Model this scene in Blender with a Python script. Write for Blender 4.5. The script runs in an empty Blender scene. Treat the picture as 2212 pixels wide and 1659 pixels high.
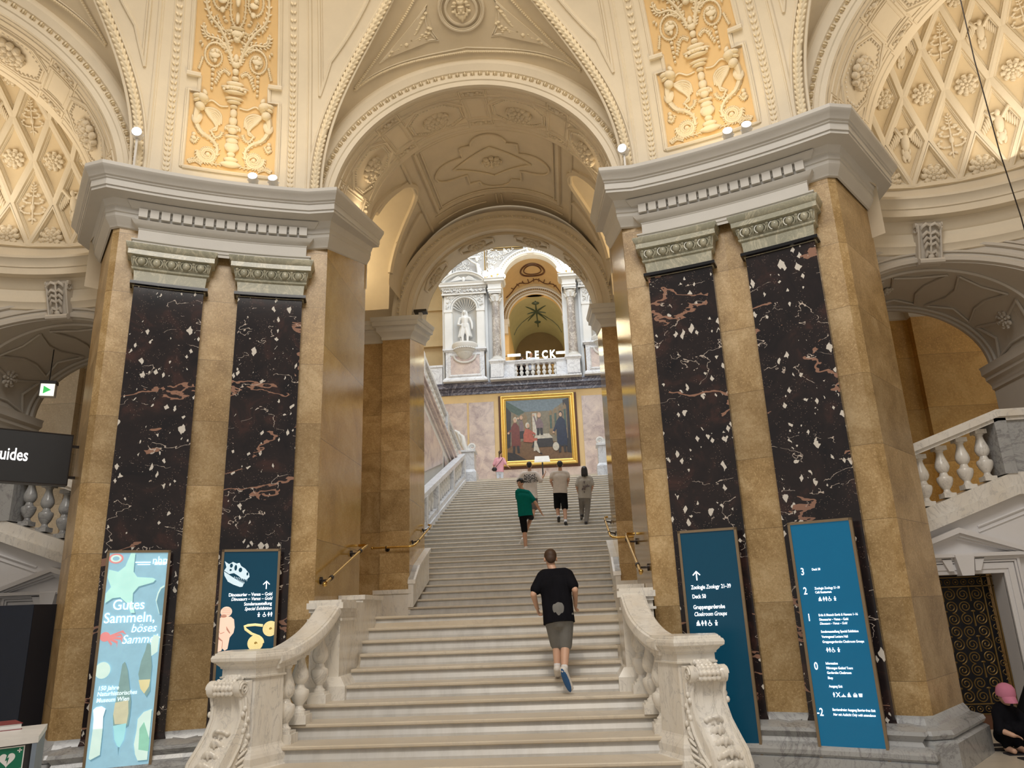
import bpy, bmesh, math, random
from math import pi, sin, cos, tan, atan2, sqrt, radians, hypot
from mathutils import Vector, Matrix, Quaternion, noise
random.seed(7)
S = bpy.context.scene
COL = S.collection
IMG_W, IMG_H = 2212, 1659

# ------------------------------------------------------------------ camera
CAM = Vector((1.0646, 0.0, 1.6479))
F_PX, PITCH, ROLL, YAW = 1629.45, .2929, .0380, .0632
fw = Vector((-sin(YAW)*cos(PITCH), cos(YAW)*cos(PITCH), sin(PITCH)))
rt = Vector((cos(YAW), sin(YAW), 0)); up = rt.cross(fw)
r2 = rt*cos(ROLL) + up*sin(ROLL)*-1
u2 = rt*sin(ROLL) + up*cos(ROLL)
cd = bpy.data.cameras.new('camera'); cam = bpy.data.objects.new('camera', cd); COL.objects.link(cam)
cd.sensor_fit = 'HORIZONTAL'; cd.sensor_width = 36; cd.lens = 36*F_PX/IMG_W; cd.clip_start = .05; cd.clip_end = 200
cam.matrix_world = Matrix(((r2.x, u2.x, -fw.x, CAM.x), (r2.y, u2.y, -fw.y, CAM.y), (r2.z, u2.z, -fw.z, CAM.z), (0, 0, 0, 1)))
S.camera = cam

# ------------------------------------------------------------------ world, exposure, large lights
S.view_settings.view_transform = 'Standard'; S.view_settings.look = 'None'
S.view_settings.exposure = 0.0; S.view_settings.gamma = 1; S.view_settings.use_curve_mapping = False
W = bpy.data.worlds.new('world'); S.world = W; W.use_nodes = True
bg = W.node_tree.nodes['Background']; bg.inputs[0].default_value = (1.0, .93, .84, 1); bg.inputs[1].default_value = .40

def light(name, kind, loc, power, color, size=1.0, target=None, size_y=None, spot=None, blend=.5):
    d = bpy.data.lights.new(name, kind); d.energy = power; d.color = color
    if kind == 'AREA':
        d.size = size
        if size_y: d.shape = 'RECTANGLE'; d.size_y = size_y
    elif kind in ('POINT', 'SPOT'): d.shadow_soft_size = size
    if kind == 'SPOT': d.spot_size = spot; d.spot_blend = blend
    o = bpy.data.objects.new(name, d); COL.objects.link(o); o.location = loc
    if target is not None:
        o.rotation_euler = (Vector(target) - Vector(loc)).to_track_quat('-Z', 'Y').to_euler()
    return o
WARM = (1, .80, .52); COOL = (.80, .90, 1.0); NEUT = (1, .95, .88)
# daylight falling into the stair hall from its high windows
light('hall_daylight', 'AREA', (0, 25, 24), 2000, COOL, 11, (0, 28, 8), 12)
light('hall_window_light', 'AREA', (0, 17.2, 16), 480, COOL, 8, (0, 34, 13), 5)
# light dropping through the round opening of the rotunda
light('rotunda_daylight', 'AREA', (0.5, -1.5, 13), 900, NEUT, 5, (0, 7, 2))
light('rotunda_ceiling_fill', 'AREA', (.3, 2.5, 9.6), 330, WARM, 4, (0, 4, 14))  # added warm fill facing up to keep the ceiling bright; no fixture hangs here

light('step_spotlight', 'SPOT', (.6, .6, 10.3), 620, (1, .84, .60), .12, (.1, 8.3, .5), spot=.62, blend=.35)
# ------------------------------------------------------------------ materials
MATS = {}
class N:
    def __init__(s, name):
        s.m = bpy.data.materials.new(name); s.m.use_nodes = True; s.t = s.m.node_tree
        s.b = s.t.nodes['Principled BSDF']; s.co = None
    def n(s, typ, ins=None, **kw):
        q = s.t.nodes.new(typ)
        for k, v in kw.items(): setattr(q, k, v)
        for k, v in (ins or {}).items():
            if hasattr(v, 'links') or isinstance(v, bpy.types.NodeSocket): s.t.links.new(v, q.inputs[k])
            else: q.inputs[k].default_value = v
        return q
    def obj(s, scale=(1, 1, 1), rot=(0, 0, 0), geo=False):
        src = s.n('ShaderNodeNewGeometry').outputs['Position'] if geo else s.n('ShaderNodeTexCoord').outputs['Object']
        return s.n('ShaderNodeMapping', {'Vector': src, 'Scale': scale, 'Rotation': rot}).outputs[0]
    def noise(s, vec, scale=5, detail=4, rough=.55, dist=0, out='Fac'):
        return s.n('ShaderNodeTexNoise', {'Vector': vec, 'Scale': scale, 'Detail': detail, 'Roughness': rough, 'Distortion': dist}).outputs[out]
    def ramp(s, fac, stops, mode='LINEAR'):
        r = s.n('ShaderNodeValToRGB', {'Fac': fac}); e = r.color_ramp; e.interpolation = mode
        while len(e.elements) < len(stops): e.elements.new(.5)
        for el, (p, c) in zip(e.elements, stops):
            el.position = p; el.color = (*c, 1) if len(c) == 3 else c
        return r.outputs[0]
    def mix(s, fac, a, b, mode='MIX'):
        q = s.n('ShaderNodeMix', data_type='RGBA', blend_type=mode)
        for i, v in ((0, fac), (6, a), (7, b)):
            if isinstance(v, bpy.types.NodeSocket): s.t.links.new(v, q.inputs[i])
            else: q.inputs[i].default_value = v if i == 0 else ((*v, 1) if len(v) == 3 else v)
        return q.outputs[2]
    def math(s, op, a, b=0, c=0):
        q = s.n('ShaderNodeMath', operation=op)
        for i, v in enumerate((a, b, c)):
            if isinstance(v, bpy.types.NodeSocket): s.t.links.new(v, q.inputs[i])
            else: q.inputs[i].default_value = v
        return q.outputs[0]
    def set(s, **kw):
        for k, v in kw.items():
            k = {'color': 'Base Color', 'rough': 'Roughness', 'metal': 'Metallic', 'emit': 'Emission Color', 'es': 'Emission Strength', 'coat': 'Coat Weight', 'spec': 'Specular IOR Level', 'alpha': 'Alpha', 'normal': 'Normal'}[k]
            if isinstance(v, bpy.types.NodeSocket): s.t.links.new(v, s.b.inputs[k])
            else: s.b.inputs[k].default_value = (*v, 1) if isinstance(v, tuple) and len(v) == 3 else v
        return s
    def bump(s, h, strength=.3, dist=.02):
        o = s.n('ShaderNodeBump', {'Height': h, 'Strength': strength, 'Distance': dist}).outputs[0]; s.t.links.new(o, s.b.inputs['Normal']); return s

def flat(name, col, rough=.5, metal=0, es=0, emit=None, var=.06, coat=0):
    if name in MATS: return MATS[name]
    q = N(name)
    f = q.noise(q.obj(), 9, 3)
    a = tuple(c*(1-var) for c in col); b = tuple(min(1, c*(1+var)) for c in col)
    q.set(color=q.ramp(f, [(.3, a), (.7, b)]), rough=rough, metal=metal, coat=coat)
    if rough >= .75: q.b.inputs['Specular IOR Level'].default_value = .12
    if es: q.set(emit=emit or col, es=es)
    MATS[name] = q.m; return q.m

def plaster(name, col, dirt=.12, rough=.7):
    q = N(name); v = q.obj(geo=True)
    f = q.noise(v, 1.3, 5, .6); g = q.noise(v, 30, 3)
    c = q.ramp(f, [(.25, tuple(x*(1-dirt) for x in col)), (.6, col), (.85, tuple(min(1, x*1.04) for x in col))])
    q.set(color=c, rough=rough).bump(g, .12, .01); MATS[name] = q.m; return q.m

def sandstone(name, dark, mid, light_, rough=.32, course=.82, joint=True, scale=1.0):
    q = N(name); v = q.obj(geo=True)
    sep = q.n('ShaderNodeSeparateXYZ', {0: v}).outputs
    row = q.math('FLOOR', q.math('DIVIDE', sep[2], course)); fr = q.math('FRACT', q.math('DIVIDE', sep[2], course))
    wn = q.n('ShaderNodeTexWhiteNoise', {'W': row}, noise_dimensions='1D').outputs[0]
    off = q.n('ShaderNodeCombineXYZ', {0: q.math('MULTIPLY', wn, 19), 1: q.math('MULTIPLY', wn, 7), 2: 0}).outputs[0]
    vv = q.n('ShaderNodeVectorMath', {0: v, 1: off}, operation='ADD').outputs[0]
    big = q.noise(vv, 1.6*scale, 6, .6, .8); fine = q.noise(vv, 26*scale, 5, .7, 1.2)
    vo = q.n('ShaderNodeTexVoronoi', {'Vector': vv, 'Scale': 60*scale}).outputs['Distance']
    f = q.math('ADD', q.math('MULTIPLY', big, .6), q.math('MULTIPLY', fine, .4))
    c = q.ramp(f, [(.36, dark), (.5, mid), (.63, light_)])
    c = q.mix(q.ramp(q.noise(vv, 55*scale, 3, .6), [(.55, (0, 0, 0)), (.72, (.55, .55, .55))]), c, tuple(min(1, x*1.35) for x in light_))
    tone = q.ramp(wn, [(0, (.84, .84, .84)), (1, (1.12, 1.12, 1.12))])
    c = q.mix(1.0, c, tone, 'MULTIPLY')
    if joint:
        j = q.math('LESS_THAN', fr, .008)
        c = q.mix(q.math('MULTIPLY', j, .6), c, tuple(x*.4 for x in dark))
    q.set(color=c, rough=rough).bump(fine, .06, .01); MATS[name] = q.m; return q.m

def marble(name, base, vein, rough=.3, scale=1.6, warm=None, amt=1.0):
    q = N(name); v = q.obj(geo=True, rot=(.3, .5, .4), scale=(1, 1, .45) if amt < 1 else (1, 1, 1))
    n1 = q.noise(v, scale, 7, .62, 1.6); a = q.math('ABSOLUTE', q.math('SUBTRACT', n1, .5))
    n2 = q.noise(v, scale*3.4, 6, .6, 2.2); b = q.math('ABSOLUTE', q.math('SUBTRACT', n2, .5))
    cl = q.noise(v, scale*.9, 3, .5)
    base2 = warm or tuple(x*.93 for x in base)
    c = q.ramp(cl, [(.3, base2), (.65, base)])
    gate = q.ramp(q.noise(v, scale*1.3, 3), [(.33, (0, 0, 0)), (.55, (1, 1, 1))]) if amt < 1 else (1, 1, 1)
    c = q.mix(q.mix(1.0, q.ramp(a, [(.0, (.75, .75, .75)), (.018, (.2, .2, .2)), (.045, (0, 0, 0))]), gate, 'MULTIPLY'), c, vein)
    c = q.mix(q.mix(1.0, q.ramp(b, [(.0, (.5*amt,)*3), (.02, (.0, .0, .0))]), gate, 'MULTIPLY'), c, vein)
    q.set(color=c, rough=rough); MATS[name] = q.m; return q.m

plaster('cream_plaster', (.80, .715, .57)); plaster('vault_plaster', (.76, .66, .50)); plaster('grey_plaster', (.66, .64, .60), .08, .6)
plaster('niche_grey', (.60, .555, .49), .08, .65); plaster('coffer_cream', (.85, .76, .60)); plaster('coffer_ground', (.82, .68, .46))
plaster('relief_ground', (.78, .555, .28)); plaster('relief_cream', (.86, .75, .55)); plaster('white_paint', (.78, .77, .78), .05, .5); plaster('brown_shadow_gap', (.30, .20, .11))
plaster('hall_white', (.72, .72, .71), .12, .55); plaster('relief_grey', (.42, .41, .40), .1, .6); plaster('hall_gold_plaster', (.80, .60, .32))
sandstone('pier_stone', (.27, .165, .06), (.43, .285, .125), (.60, .44, .24), .36)
sandstone('pier_stone_light', (.42, .29, .15), (.56, .41, .23), (.68, .53, .33), .5)
sandstone('polished_stone', (.34, .20, .045), (.46, .285, .075), (.56, .38, .13), .06, 1.3)
sandstone('orange_wall', (.46, .235, .045), (.60, .33, .075), (.72, .43, .13), .35, .95, True, .6)
sandstone('tan_wall', (.56, .43, .27), (.66, .53, .36), (.74, .62, .44), .4, .95, True, .6)
sandstone('speckled_pink', (.40, .31, .32), (.66, .55, .52), (.80, .68, .60), .25, 9, False, 1.4)
marble('white_marble', (.83, .805, .76), (.52, .50, .48), .26, 4.5, (.78, .73, .65), .55)
marble('stair_marble', (.68, .61, .51), (.54, .48, .40), .3, .9, (.56, .48, .37))
marble('pale_marble', (.76, .78, .82), (.42, .42, .46), .35, 1.3)
marble('grey_marble', (.42, .43, .44), (.2, .2, .21), .25, 1.3)
marble('capital_onyx', (.40, .39, .30), (.62, .58, .44), .22, 1.5, (.30, .30, .23))
marble('column_marble', (.40, .37, .35), (.80, .76, .72), .2, 2.2, (.24, .22, .21))
marble('blue_grey_marble', (.085, .085, .13), (.42, .42, .52), .2, 1.2)

def riser():
    q = N('stair_riser'); v = q.obj(scale=(3, 1, .8), geo=True)
    st = q.noise(v, 2.2, 5, .65); cl = q.noise(q.obj(geo=True), 2, 4)
    c = q.ramp(st, [(.25, (.42, .41, .395)), (.5, (.53, .52, .505)), (.75, (.60, .595, .585))]); c = q.mix(q.ramp(cl, [(.35, (0, 0, 0)), (.7, (.5, .5, .5))]), c, (.60, .565, .51))
    q.set(color=c, rough=.35); MATS['stair_riser'] = q.m
riser()
def breccia():
    q = N('dark_breccia'); v = q.obj(geo=True)
    c = q.ramp(q.noise(v, 2.2, 6, .65, .8), [(.3, (.012, .011, .014)), (.55, (.026, .019, .020)), (.75, (.075, .035, .030))])
    # small specks
    vs = q.n('ShaderNodeTexVoronoi', {'Vector': v, 'Scale': 42, 'Randomness': 1}); m = q.math('LESS_THAN', vs.outputs['Distance'], .16)
    sel = q.math('GREATER_THAN', q.noise(v, 5, 3), .5)
    c = q.mix(q.math('MULTIPLY', q.math('MULTIPLY', m, sel), .75), c, (.30, .22, .18))
    # white angular pebbles, clustered
    w = q.n('ShaderNodeVectorMath', {0: v, 1: q.n('ShaderNodeVectorMath', {0: q.noise(v, 9, 2, out='Color'), 'Scale': .07}, operation='SCALE').outputs[0]}, operation='ADD').outputs[0]
    for sc, th, pr in ((13, .34, .74), (7.5, .30, .88)):
        mp = q.n('ShaderNodeMapping', {'Vector': w, 'Scale': (1.35, 1.0, .8), 'Rotation': (.5, .7, .2)}).outputs[0]
        vo = q.n('ShaderNodeTexVoronoi', {'Vector': mp, 'Scale': sc}, distance='CHEBYCHEV')
        rnd = q.n('ShaderNodeSeparateColor', {0: vo.outputs['Color']}).outputs
        size = q.math('MULTIPLY', rnd[1], th)
        mk = q.math('LESS_THAN', vo.outputs['Distance'], size)
        keep = q.math('GREATER_THAN', rnd[0], pr)
        c = q.mix(q.math('MULTIPLY', mk, keep), c, (.74, .70, .64))
    # brown and white veins climbing to the right
    for rotv, sc, wd, col, off, zs in (((.0, .45, .0), .62, .0062, (.34, .19, .135), 0, 1.9), ((0, -.5, .3), 1.3, .0022, (.58, .50, .44), 3, 1.3)):
        mv = q.n('ShaderNodeMapping', {'Vector': v, 'Rotation': rotv, 'Scale': (.8, .8, zs), 'Location': (off, off, 0)}).outputs[0]
        nv = q.noise(mv, sc, 5, .52, .3)
        a = q.math('ABSOLUTE', q.math('SUBTRACT', nv, .5))
        mk = q.math('MULTIPLY', q.math('LESS_THAN', a, wd), q.math('GREATER_THAN', q.noise(v, 1.7+off, 3), .51))
        c = q.mix(mk, c, col)
    q.set(color=c, rough=.09); q.b.inputs['Specular IOR Level'].default_value = .42; MATS['dark_breccia'] = q.m
breccia()
flat('brass', (.62, .40, .12), .22, 1); flat('dark_iron', (.03, .022, .018), .4, .6); flat('gilt', (.80, .55, .16), .32, .75); flat('gilt_dull', (.22, .14, .045), .5, .6)
flat('bronze_frame', (.27, .20, .125), .42, .35); flat('black_gloss', (.006, .006, .008), .12); flat('black_plastic', (.02, .02, .022), .4)
flat('white_plastic', (.75, .74, .72), .35); flat('near_black', (.012, .013, .02), .5); flat('navy_panel', (.010, .016, .032), .45)
flat('steel_blue', (.20, .25, .32), .5); flat('dark_wood', (.12, .05, .025), .4)
flat('lamp_glow', (1, .97, .9), .4, 0, 14, (1, .96, .88)); flat('warm_bulb', (1, .95, .8), .4, 0, 12, (1, .93, .78)); flat('neon', (1, .97, .72), .4, 0, 5.5, (1, .95, .66))
flat('letter_white', (.9, .9, .9), .5, 0, 1.3, (1, 1, 1), 0); flat('letter_black', (.01, .01, .012), .6)
flat('sign_teal_dark', (.0, .050, .095), .22, 0, .07, (.0, .20, .42), .03); flat('sign_teal', (.0, .09, .18), .2, 0, .17, (.0, .36, .74), .03)

# ------------------------------------------------------------------ mesh toolkit
class MB:
    def __init__(s): s.v = []; s.f = []
    def add(s, vs, fs):
        o = len(s.v); s.v += [tuple(p) for p in vs]; s.f += [tuple(i+o for i in f) for f in fs]; return s
    def quad(s, a, b, c, d): return s.add((a, b, c, d), ((0, 1, 2, 3),))
    def box(s, x0, x1, y0, y1, z0, z1, M=None):
        vs = [(x, y, z) for x in (x0, x1) for y in (y0, y1) for z in (z0, z1)]
        if M is not None: vs = [tuple(M @ Vector(p)) for p in vs]
        return s.add(vs, ((0, 1, 3, 2), (4, 6, 7, 5), (0, 4, 5, 1), (2, 3, 7, 6), (0, 2, 6, 4), (1, 5, 7, 3)))
    def grid(s, rows, closed=False, caps=False):
        n = len(rows[0]); o = len(s.v)
        for r in rows: s.v += [tuple(p) for p in r]
        for i in range(len(rows)-1):
            for j in range(n-1+(1 if closed else 0)):
                a = o+i*n+j; b = o+i*n+(j+1) % n
                s.f.append((a, b, b+n, a+n))
        if caps:
            s.f.append(tuple(o+j for j in reversed(range(n)))); s.f.append(tuple(o+(len(rows)-1)*n+j for j in range(n)))
        return s
    def prism(s, poly, d):
        """poly: list of 3D points (planar), d: extrusion vector"""
        d = Vector(d); n = len(poly); a = [Vector(p) for p in poly]; b = [p+d for p in a]
        fs = [tuple(range(n)), tuple(range(2*n-1, n-1, -1))] + [(i, i+n, (i+1) % n+n, (i+1) % n) for i in range(n)]
        return s.add(a+b, fs)
    def lathe(s, prof, seg=20, M=None, ang=2*pi, start=0):
        rows = []
        for r, z in prof:
            row = []
            for k in range(seg if ang >= 2*pi-1e-6 else seg+1):
                t = start+ang*k/seg; p = Vector((r*cos(t), r*sin(t), z)); row.append(tuple(M @ p) if M is not None else tuple(p))
            rows.append(row)
        return s.grid(rows, ang >= 2*pi-1e-6, False)
    def tube(s, pts, rad, seg=8, caps=True, flat_=1.0, nrm=None):
        pts = [Vector(p) for p in pts]; n = len(pts)
        rads = rad if isinstance(rad, (list, tuple)) else [rad]*n
        T = [(pts[min(i+1, n-1)]-pts[max(i-1, 0)]).normalized() for i in range(n)]
        ref = Vector(nrm) if nrm is not None else (Vector((0, 0, 1)) if abs(T[0].z) < .9 else Vector((1, 0, 0)))
        rows = []
        for i in range(n):
            b = T[i].cross(ref)
            if b.length < 1e-5: b = T[i].orthogonal()
            b.normalize(); c = b.cross(T[i]).normalized()
            if nrm is None: ref = c
            rows.append([pts[i]+b*cos(2*pi*k/seg)*rads[i]+c*sin(2*pi*k/seg)*rads[i]*flat_ for k in range(seg)])
        return s.grid(rows, True, caps)
    def ell(s, c, r, seg=10, rings=6, M=None):
        rows = []
        for i in range(rings+1):
            t = pi*i/rings; rr = max(sin(t), .02)
            row = []
            for k in range(seg):
                p = Vector((r[0]*rr*cos(2*pi*k/seg), r[1]*rr*sin(2*pi*k/seg), -r[2]*cos(t)))
                if M is not None: p = M @ p
                row.append(p+Vector(c))
            rows.append(row)
        return s.grid(rows, True, True)
    def xf(s, M, start=0):
        for i in range(start, len(s.v)): s.v[i] = tuple(M @ Vector(s.v[i]))
        return s
    def build(s, name, mat, parent=None, smooth=None, mats=None, face_mats=None):
        me = bpy.data.meshes.new(name); me.from_pydata(s.v, [], s.f)
        bm = bmesh.new(); bm.from_mesh(me); bmesh.ops.recalc_face_normals(bm, faces=bm.faces)
        bm.to_mesh(me); bm.free()
        for m in (mats or [mat]): me.materials.append(MATS[m] if isinstance(m, str) else m)
        if face_mats:
            for p, k in zip(me.polygons, face_mats): p.material_index = k
        if smooth:
            me.polygons.foreach_set('use_smooth', [True]*len(me.polygons))
            try: me.set_sharp_from_angle(angle=radians(smooth))
            except Exception: pass
        o = bpy.data.objects.new(name, me); COL.objects.link(o)
        if parent is not None:
            o.parent = parent; o.matrix_parent_inverse = parent.matrix_world.inverted()
        return o

def empty(name, loc=(0, 0, 0), rz=0):
    o = bpy.data.objects.new(name, None); COL.objects.link(o); o.location = loc; o.rotation_euler = (0, 0, rz); o.empty_display_size = .1
    o.matrix_world = Matrix.Translation(loc) @ Matrix.Rotation(rz, 4, 'Z')
    return o
def tag(o, label=None, cat=None, group=None, kind=None):
    if label: o['label'] = label
    if cat: o['category'] = cat
    if group: o['group'] = group
    if kind: o['kind'] = kind
    return o
def struct(o): o['kind'] = 'structure'; return o
def reparent(o, p):
    o.parent = p; o.matrix_parent_inverse = p.matrix_world.inverted(); return o
def copy_tree(o, M, parent=None):
    c = o.copy(); COL.objects.link(c)
    if parent is None: c.matrix_world = M @ o.matrix_world
    else: c.parent = parent; c.matrix_parent_inverse = o.matrix_parent_inverse.copy()
    for ch in [q for q in bpy.data.objects if q.parent == o]: copy_tree(ch, M, c)
    return c

def sweep(path, prof, closed=False, mb=None, scale=None):
    """path: plan polyline [(x,y)] ; prof: [(out, z)], 'out' is to the right of travel. mitred."""
    mb = mb or MB(); P2 = [Vector((p[0], p[1])) for p in path]; n = len(P2); rows = []
    zs = [p[2] if len(p) > 2 else 0 for p in path]
    for i in range(n):
        if closed or 0 < i < n-1:
            d1 = (P2[i]-P2[i-1]).normalized(); d2 = (P2[(i+1) % n]-P2[i]).normalized()
        elif i == 0: d1 = d2 = (P2[1]-P2[0]).normalized()
        else: d1 = d2 = (P2[-1]-P2[-2]).normalized()
        n1 = Vector((d1.y, -d1.x)); n2 = Vector((d2.y, -d2.x)); m = n1+n2
        m = m/m.length_squared*2 if m.length > 1e-6 else n1
        if scale:
            s1, s2 = scale[max(0, i-1)], scale[min(i, n-2)]; det = n1.x*n2.y-n1.y*n2.x
            if abs(det) > .12: m = Vector(((s1*n2.y-s2*n1.y)/det, (s2*n1.x-s1*n2.x)/det))
            else: m = m*(s1+s2)/2
        rows.append([(P2[i].x+m.x*o, P2[i].y+m.y*o, z+zs[i]) for o, z in prof])
    if closed: rows.append(rows[0])
    mb.grid(rows)
    if not closed:
        k = len(prof); o = len(mb.v)
        mb.add(rows[0], [tuple(range(k))]); mb.add(rows[-1], [tuple(reversed(range(k)))])
    return mb

def arc_sweep(center, r, prof, a0=0, a1=pi, seg=48, M=None, mb=None, rise=1.0):
    """arch in the XZ plane about center (x,y,z): prof [(dr, dy)]"""
    mb = mb or MB(); rows = []
    for i in range(seg+1):
        t = a0+(a1-a0)*i/seg
        row = [Vector((center[0]-(r+dr)*cos(t), center[1]+dy, center[2]+(r+dr)*sin(t)*rise)) for dr, dy in prof]
        rows.append([M @ p for p in row] if M is not None else row)
    mb.grid(rows); return mb

def frame_loft(outline, inset, depth_vec, mb=None):
    """a raised moulding following a closed 3D outline; inset = function(point, amount)->point"""
    mb = mb or MB(); return mb

def text_mesh(body, size, mat, name='lettering', bold=0.0, shear=0, align='LEFT', extrude=.002):
    c = bpy.data.curves.new(name, 'FONT'); c.body = body; c.size = size; c.extrude = extrude; c.offset = bold*size; c.shear = shear; c.align_x = align; c.resolution_u = 3
    o = bpy.data.objects.new(name, c); COL.objects.link(o)
    dg = bpy.context.evaluated_depsgraph_get(); me = bpy.data.meshes.new_from_object(o.evaluated_get(dg))
    bpy.data.objects.remove(o); bpy.data.curves.remove(c)
    me.materials.clear(); me.materials.append(MATS[mat]); return me
def place_text(body, size, mat, M, parent, name='lettering', **kw):
    me = text_mesh(body, size, mat, name, **kw); me.transform(M)
    o = bpy.data.objects.new(name, me); COL.objects.link(o)
    if parent is not None: o.parent = parent; o.matrix_parent_inverse = parent.matrix_world.inverted()
    return o
def join_text(items, M, mat, parent, name='lettering'):
    """items: (body,size,x,y,kw) all in one lettering mesh"""
    mb = MB()
    for body, size, x, y, kw in items:
        me = text_mesh(body, size, mat, 't', **kw); k = len(mb.v)
        mb.add([(v.co.x+x, v.co.y+y, v.co.z) for v in me.vertices], [tuple(p.vertices) for p in me.polygons]); bpy.data.meshes.remove(me)
    mb.xf(M); return mb.build(name, mat, parent)

def blob_mesh(shapes, voxel, name, mat, parent=None, smooth_it=4, cuts=()):
    """shapes: ('c', p0, r0, p1, r1) tapered capsules and ('e', centre, radii[, matrix]) ellipsoids fused into ONE continuous surface"""
    mb = MB()
    for sh in shapes:
        if sh[0] == 'c':
            _, p0, r0, p1, r1 = sh; p0 = Vector(p0); p1 = Vector(p1); d = p1-p0; L = max(d.length, 1e-4)
            q = d.to_track_quat('Z', 'X').to_matrix(); rows = []
            prof = [(r0*sin(t), -r0*cos(t)) for t in (.15, .5, .9, 1.3)]+[(r0+(r1-r0)*k/3, L*k/3) for k in range(4)]+[(r1*cos(t), L+r1*sin(t)) for t in (.35, .8, 1.2, 1.5)]
            for r, z in prof: rows.append([p0+q @ Vector((r*cos(2*pi*k/12), r*sin(2*pi*k/12), z)) for k in range(12)])
            mb.grid(rows, True, True)
        else:
            M = sh[3] if len(sh) > 3 else None
            mb.ell(sh[1], sh[2], 14, 10, M)
    o = mb.build(name, mat, None)
    m = o.modifiers.new('r', 'REMESH'); m.mode = 'VOXEL'; m.voxel_size = voxel; m.use_smooth_shade = True
    if smooth_it:
        m2 = o.modifiers.new('s', 'SMOOTH'); m2.factor = .5; m2.iterations = smooth_it
    dg = bpy.context.evaluated_depsgraph_get(); dg.update()
    me = bpy.data.meshes.new_from_object(o.evaluated_get(dg)); me.name = name
    o.modifiers.clear(); old = o.data; o.data = me; bpy.data.meshes.remove(old)
    if cuts:
        bm = bmesh.new(); bm.from_mesh(me)
        for co, no in cuts:
            g = bmesh.ops.bisect_plane(bm, geom=bm.verts[:]+bm.edges[:]+bm.faces[:], plane_co=co, plane_no=no, clear_outer=True)
            ed = [e for e in g['geom_cut'] if isinstance(e, bmesh.types.BMEdge)]
            if ed: bmesh.ops.holes_fill(bm, edges=ed)
        bm.to_mesh(me); bm.free()
    me.materials.clear(); me.materials.append(MATS[mat] if isinstance(mat, str) else mat)
    me.polygons.foreach_set('use_smooth', [True]*len(me.polygons))
    if cuts: me.set_sharp_from_angle(angle=radians(50))
    if parent is not None: o.parent = parent; o.matrix_parent_inverse = parent.matrix_world.inverted()
    return o
def ray(px, py):
    dx, dy = px-IMG_W/2, IMG_H/2-py; return (fw*F_PX+r2*dx+u2*dy).normalized()
def at(px, py, Y):
    """the point of the place seen at a pixel of the photograph at distance Y along the stair axis"""
    d = ray(px, py); return CAM+d*((Y-CAM.y)/d.y)
SIDES = ((-1, 'left'), (1, 'right'))
MIR = Matrix.Scale(-1, 4, (1, 0, 0))
# ================================================================== THE PLACE: rotunda, passage, stair hall
YC = .90                                   # rotunda centre (0, YC)
def rp(phi, r, z): p = radians(phi); return (r*sin(p), YC+r*cos(p), z)
def cove_r(z): return 8.62-(3.3-sqrt(max(0, 3.3**2-(z-7.2)**2)))
def both(mbf, name, mat, smooth=None, structure=True, **kw):
    """build a mesh on the right and its mirror image on the left"""
    out = []
    for s, side in SIDES:
        mb = mbf()
        if s < 0: mb.xf(MIR)
        o = mb.build(name.replace('SIDE', side), mat, None, smooth, **kw)
        if structure: struct(o)
        out.append(o)
    return out

# ---- floor
mb = MB(); mb.quad((-14, -6, 0), (14, -6, 0), (14, 16, 0), (-14, 16, 0)); struct(mb.build('floor', 'stair_marble'))

# ---- staircase
def stepY(k): return 7.6058+k*.3901 if k <= 9 else 15.0163+(k-10)*.4592
def stepZ(k): return .30+.15*k
stair = tag(empty('staircase', (0, 7.2, 0)), 'broad white and grey marble staircase climbing under the central arch to the painting', 'staircase')
def step_mb(y0, y1, z, hw, rise=.15, hwr=None):
    hwr = hwr or hw; mb = MB()
    prof = [(y1, z-rise), (y0+.006, z-rise), (y0+.010, z-rise+.025), (y0+.034, z-.080), (y0+.036, z-.045), (y0+.022, z-.040), (y0+.004, z-.036), (y0-.003, z-.028), (y0-.003, z-.010), (y0+.006, z), (y1, z)]
    mb.prism([(-hw, y, q) for y, q in prof], (hw+hwr, 0, 0))
    nf = len(mb.f); fm = [0]*nf
    for i in (2, 3, 4, 5, 6): fm[i] = 1
    return mb, fm
for k in range(-1, 45):
    y0 = stepY(k); y1 = stepY(k+1)+.06; z = stepZ(k)
    hw = 2.14 if k < 1 else (2.10 if k < 4 else (1.62 if k < 7 else 2.06)); hwr = hw
    if k == 9: hw = hwr = 2.06; y1 = 15.06
    if k >= 10: hw = hwr = 2.06 if y0 < 16.6 else 2.92
    if k == 44: continue
    m_, fm_ = step_mb(y0, y1, z, hw, .15, hwr); m_.build('step', None, stair, None, ['stair_marble', 'stair_riser'], fm_)
# solid mass under the flights so nothing floats
mb = MB()
mb.prism([(-2.02, 7.45, 0), (-2.02, 11.2, 0), (-2.02, 11.2, 1.6), (-2.02, 11.0, 1.45), (-2.02, 7.66, .16)], (4.04, 0, 0)); mb.box(-2.02, 2.02, 11.0, 15.2, 0, 1.49)
mb.prism([(-2.02, 15.1, 0), (-2.02, 30.2, 0), (-2.02, 30.2, 6.55), (-2.02, 15.15, 1.62)], (4.04, 0, 0)); mb.build('stair_core', 'stair_marble', stair)
# side pavement of the middle landing and the upper landing
def f():
    mb = MB(); mb.box(2.0, 4.38, 11.45, 15.1, 1.2, 1.65); return mb
both(f, 'floor_passage_SIDE', 'stair_marble')
mb = MB(); mb.box(-14, 14, 30.62, 34.2, 6.6, 6.9); struct(mb.build('floor_upper_landing', 'stair_marble'))

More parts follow.
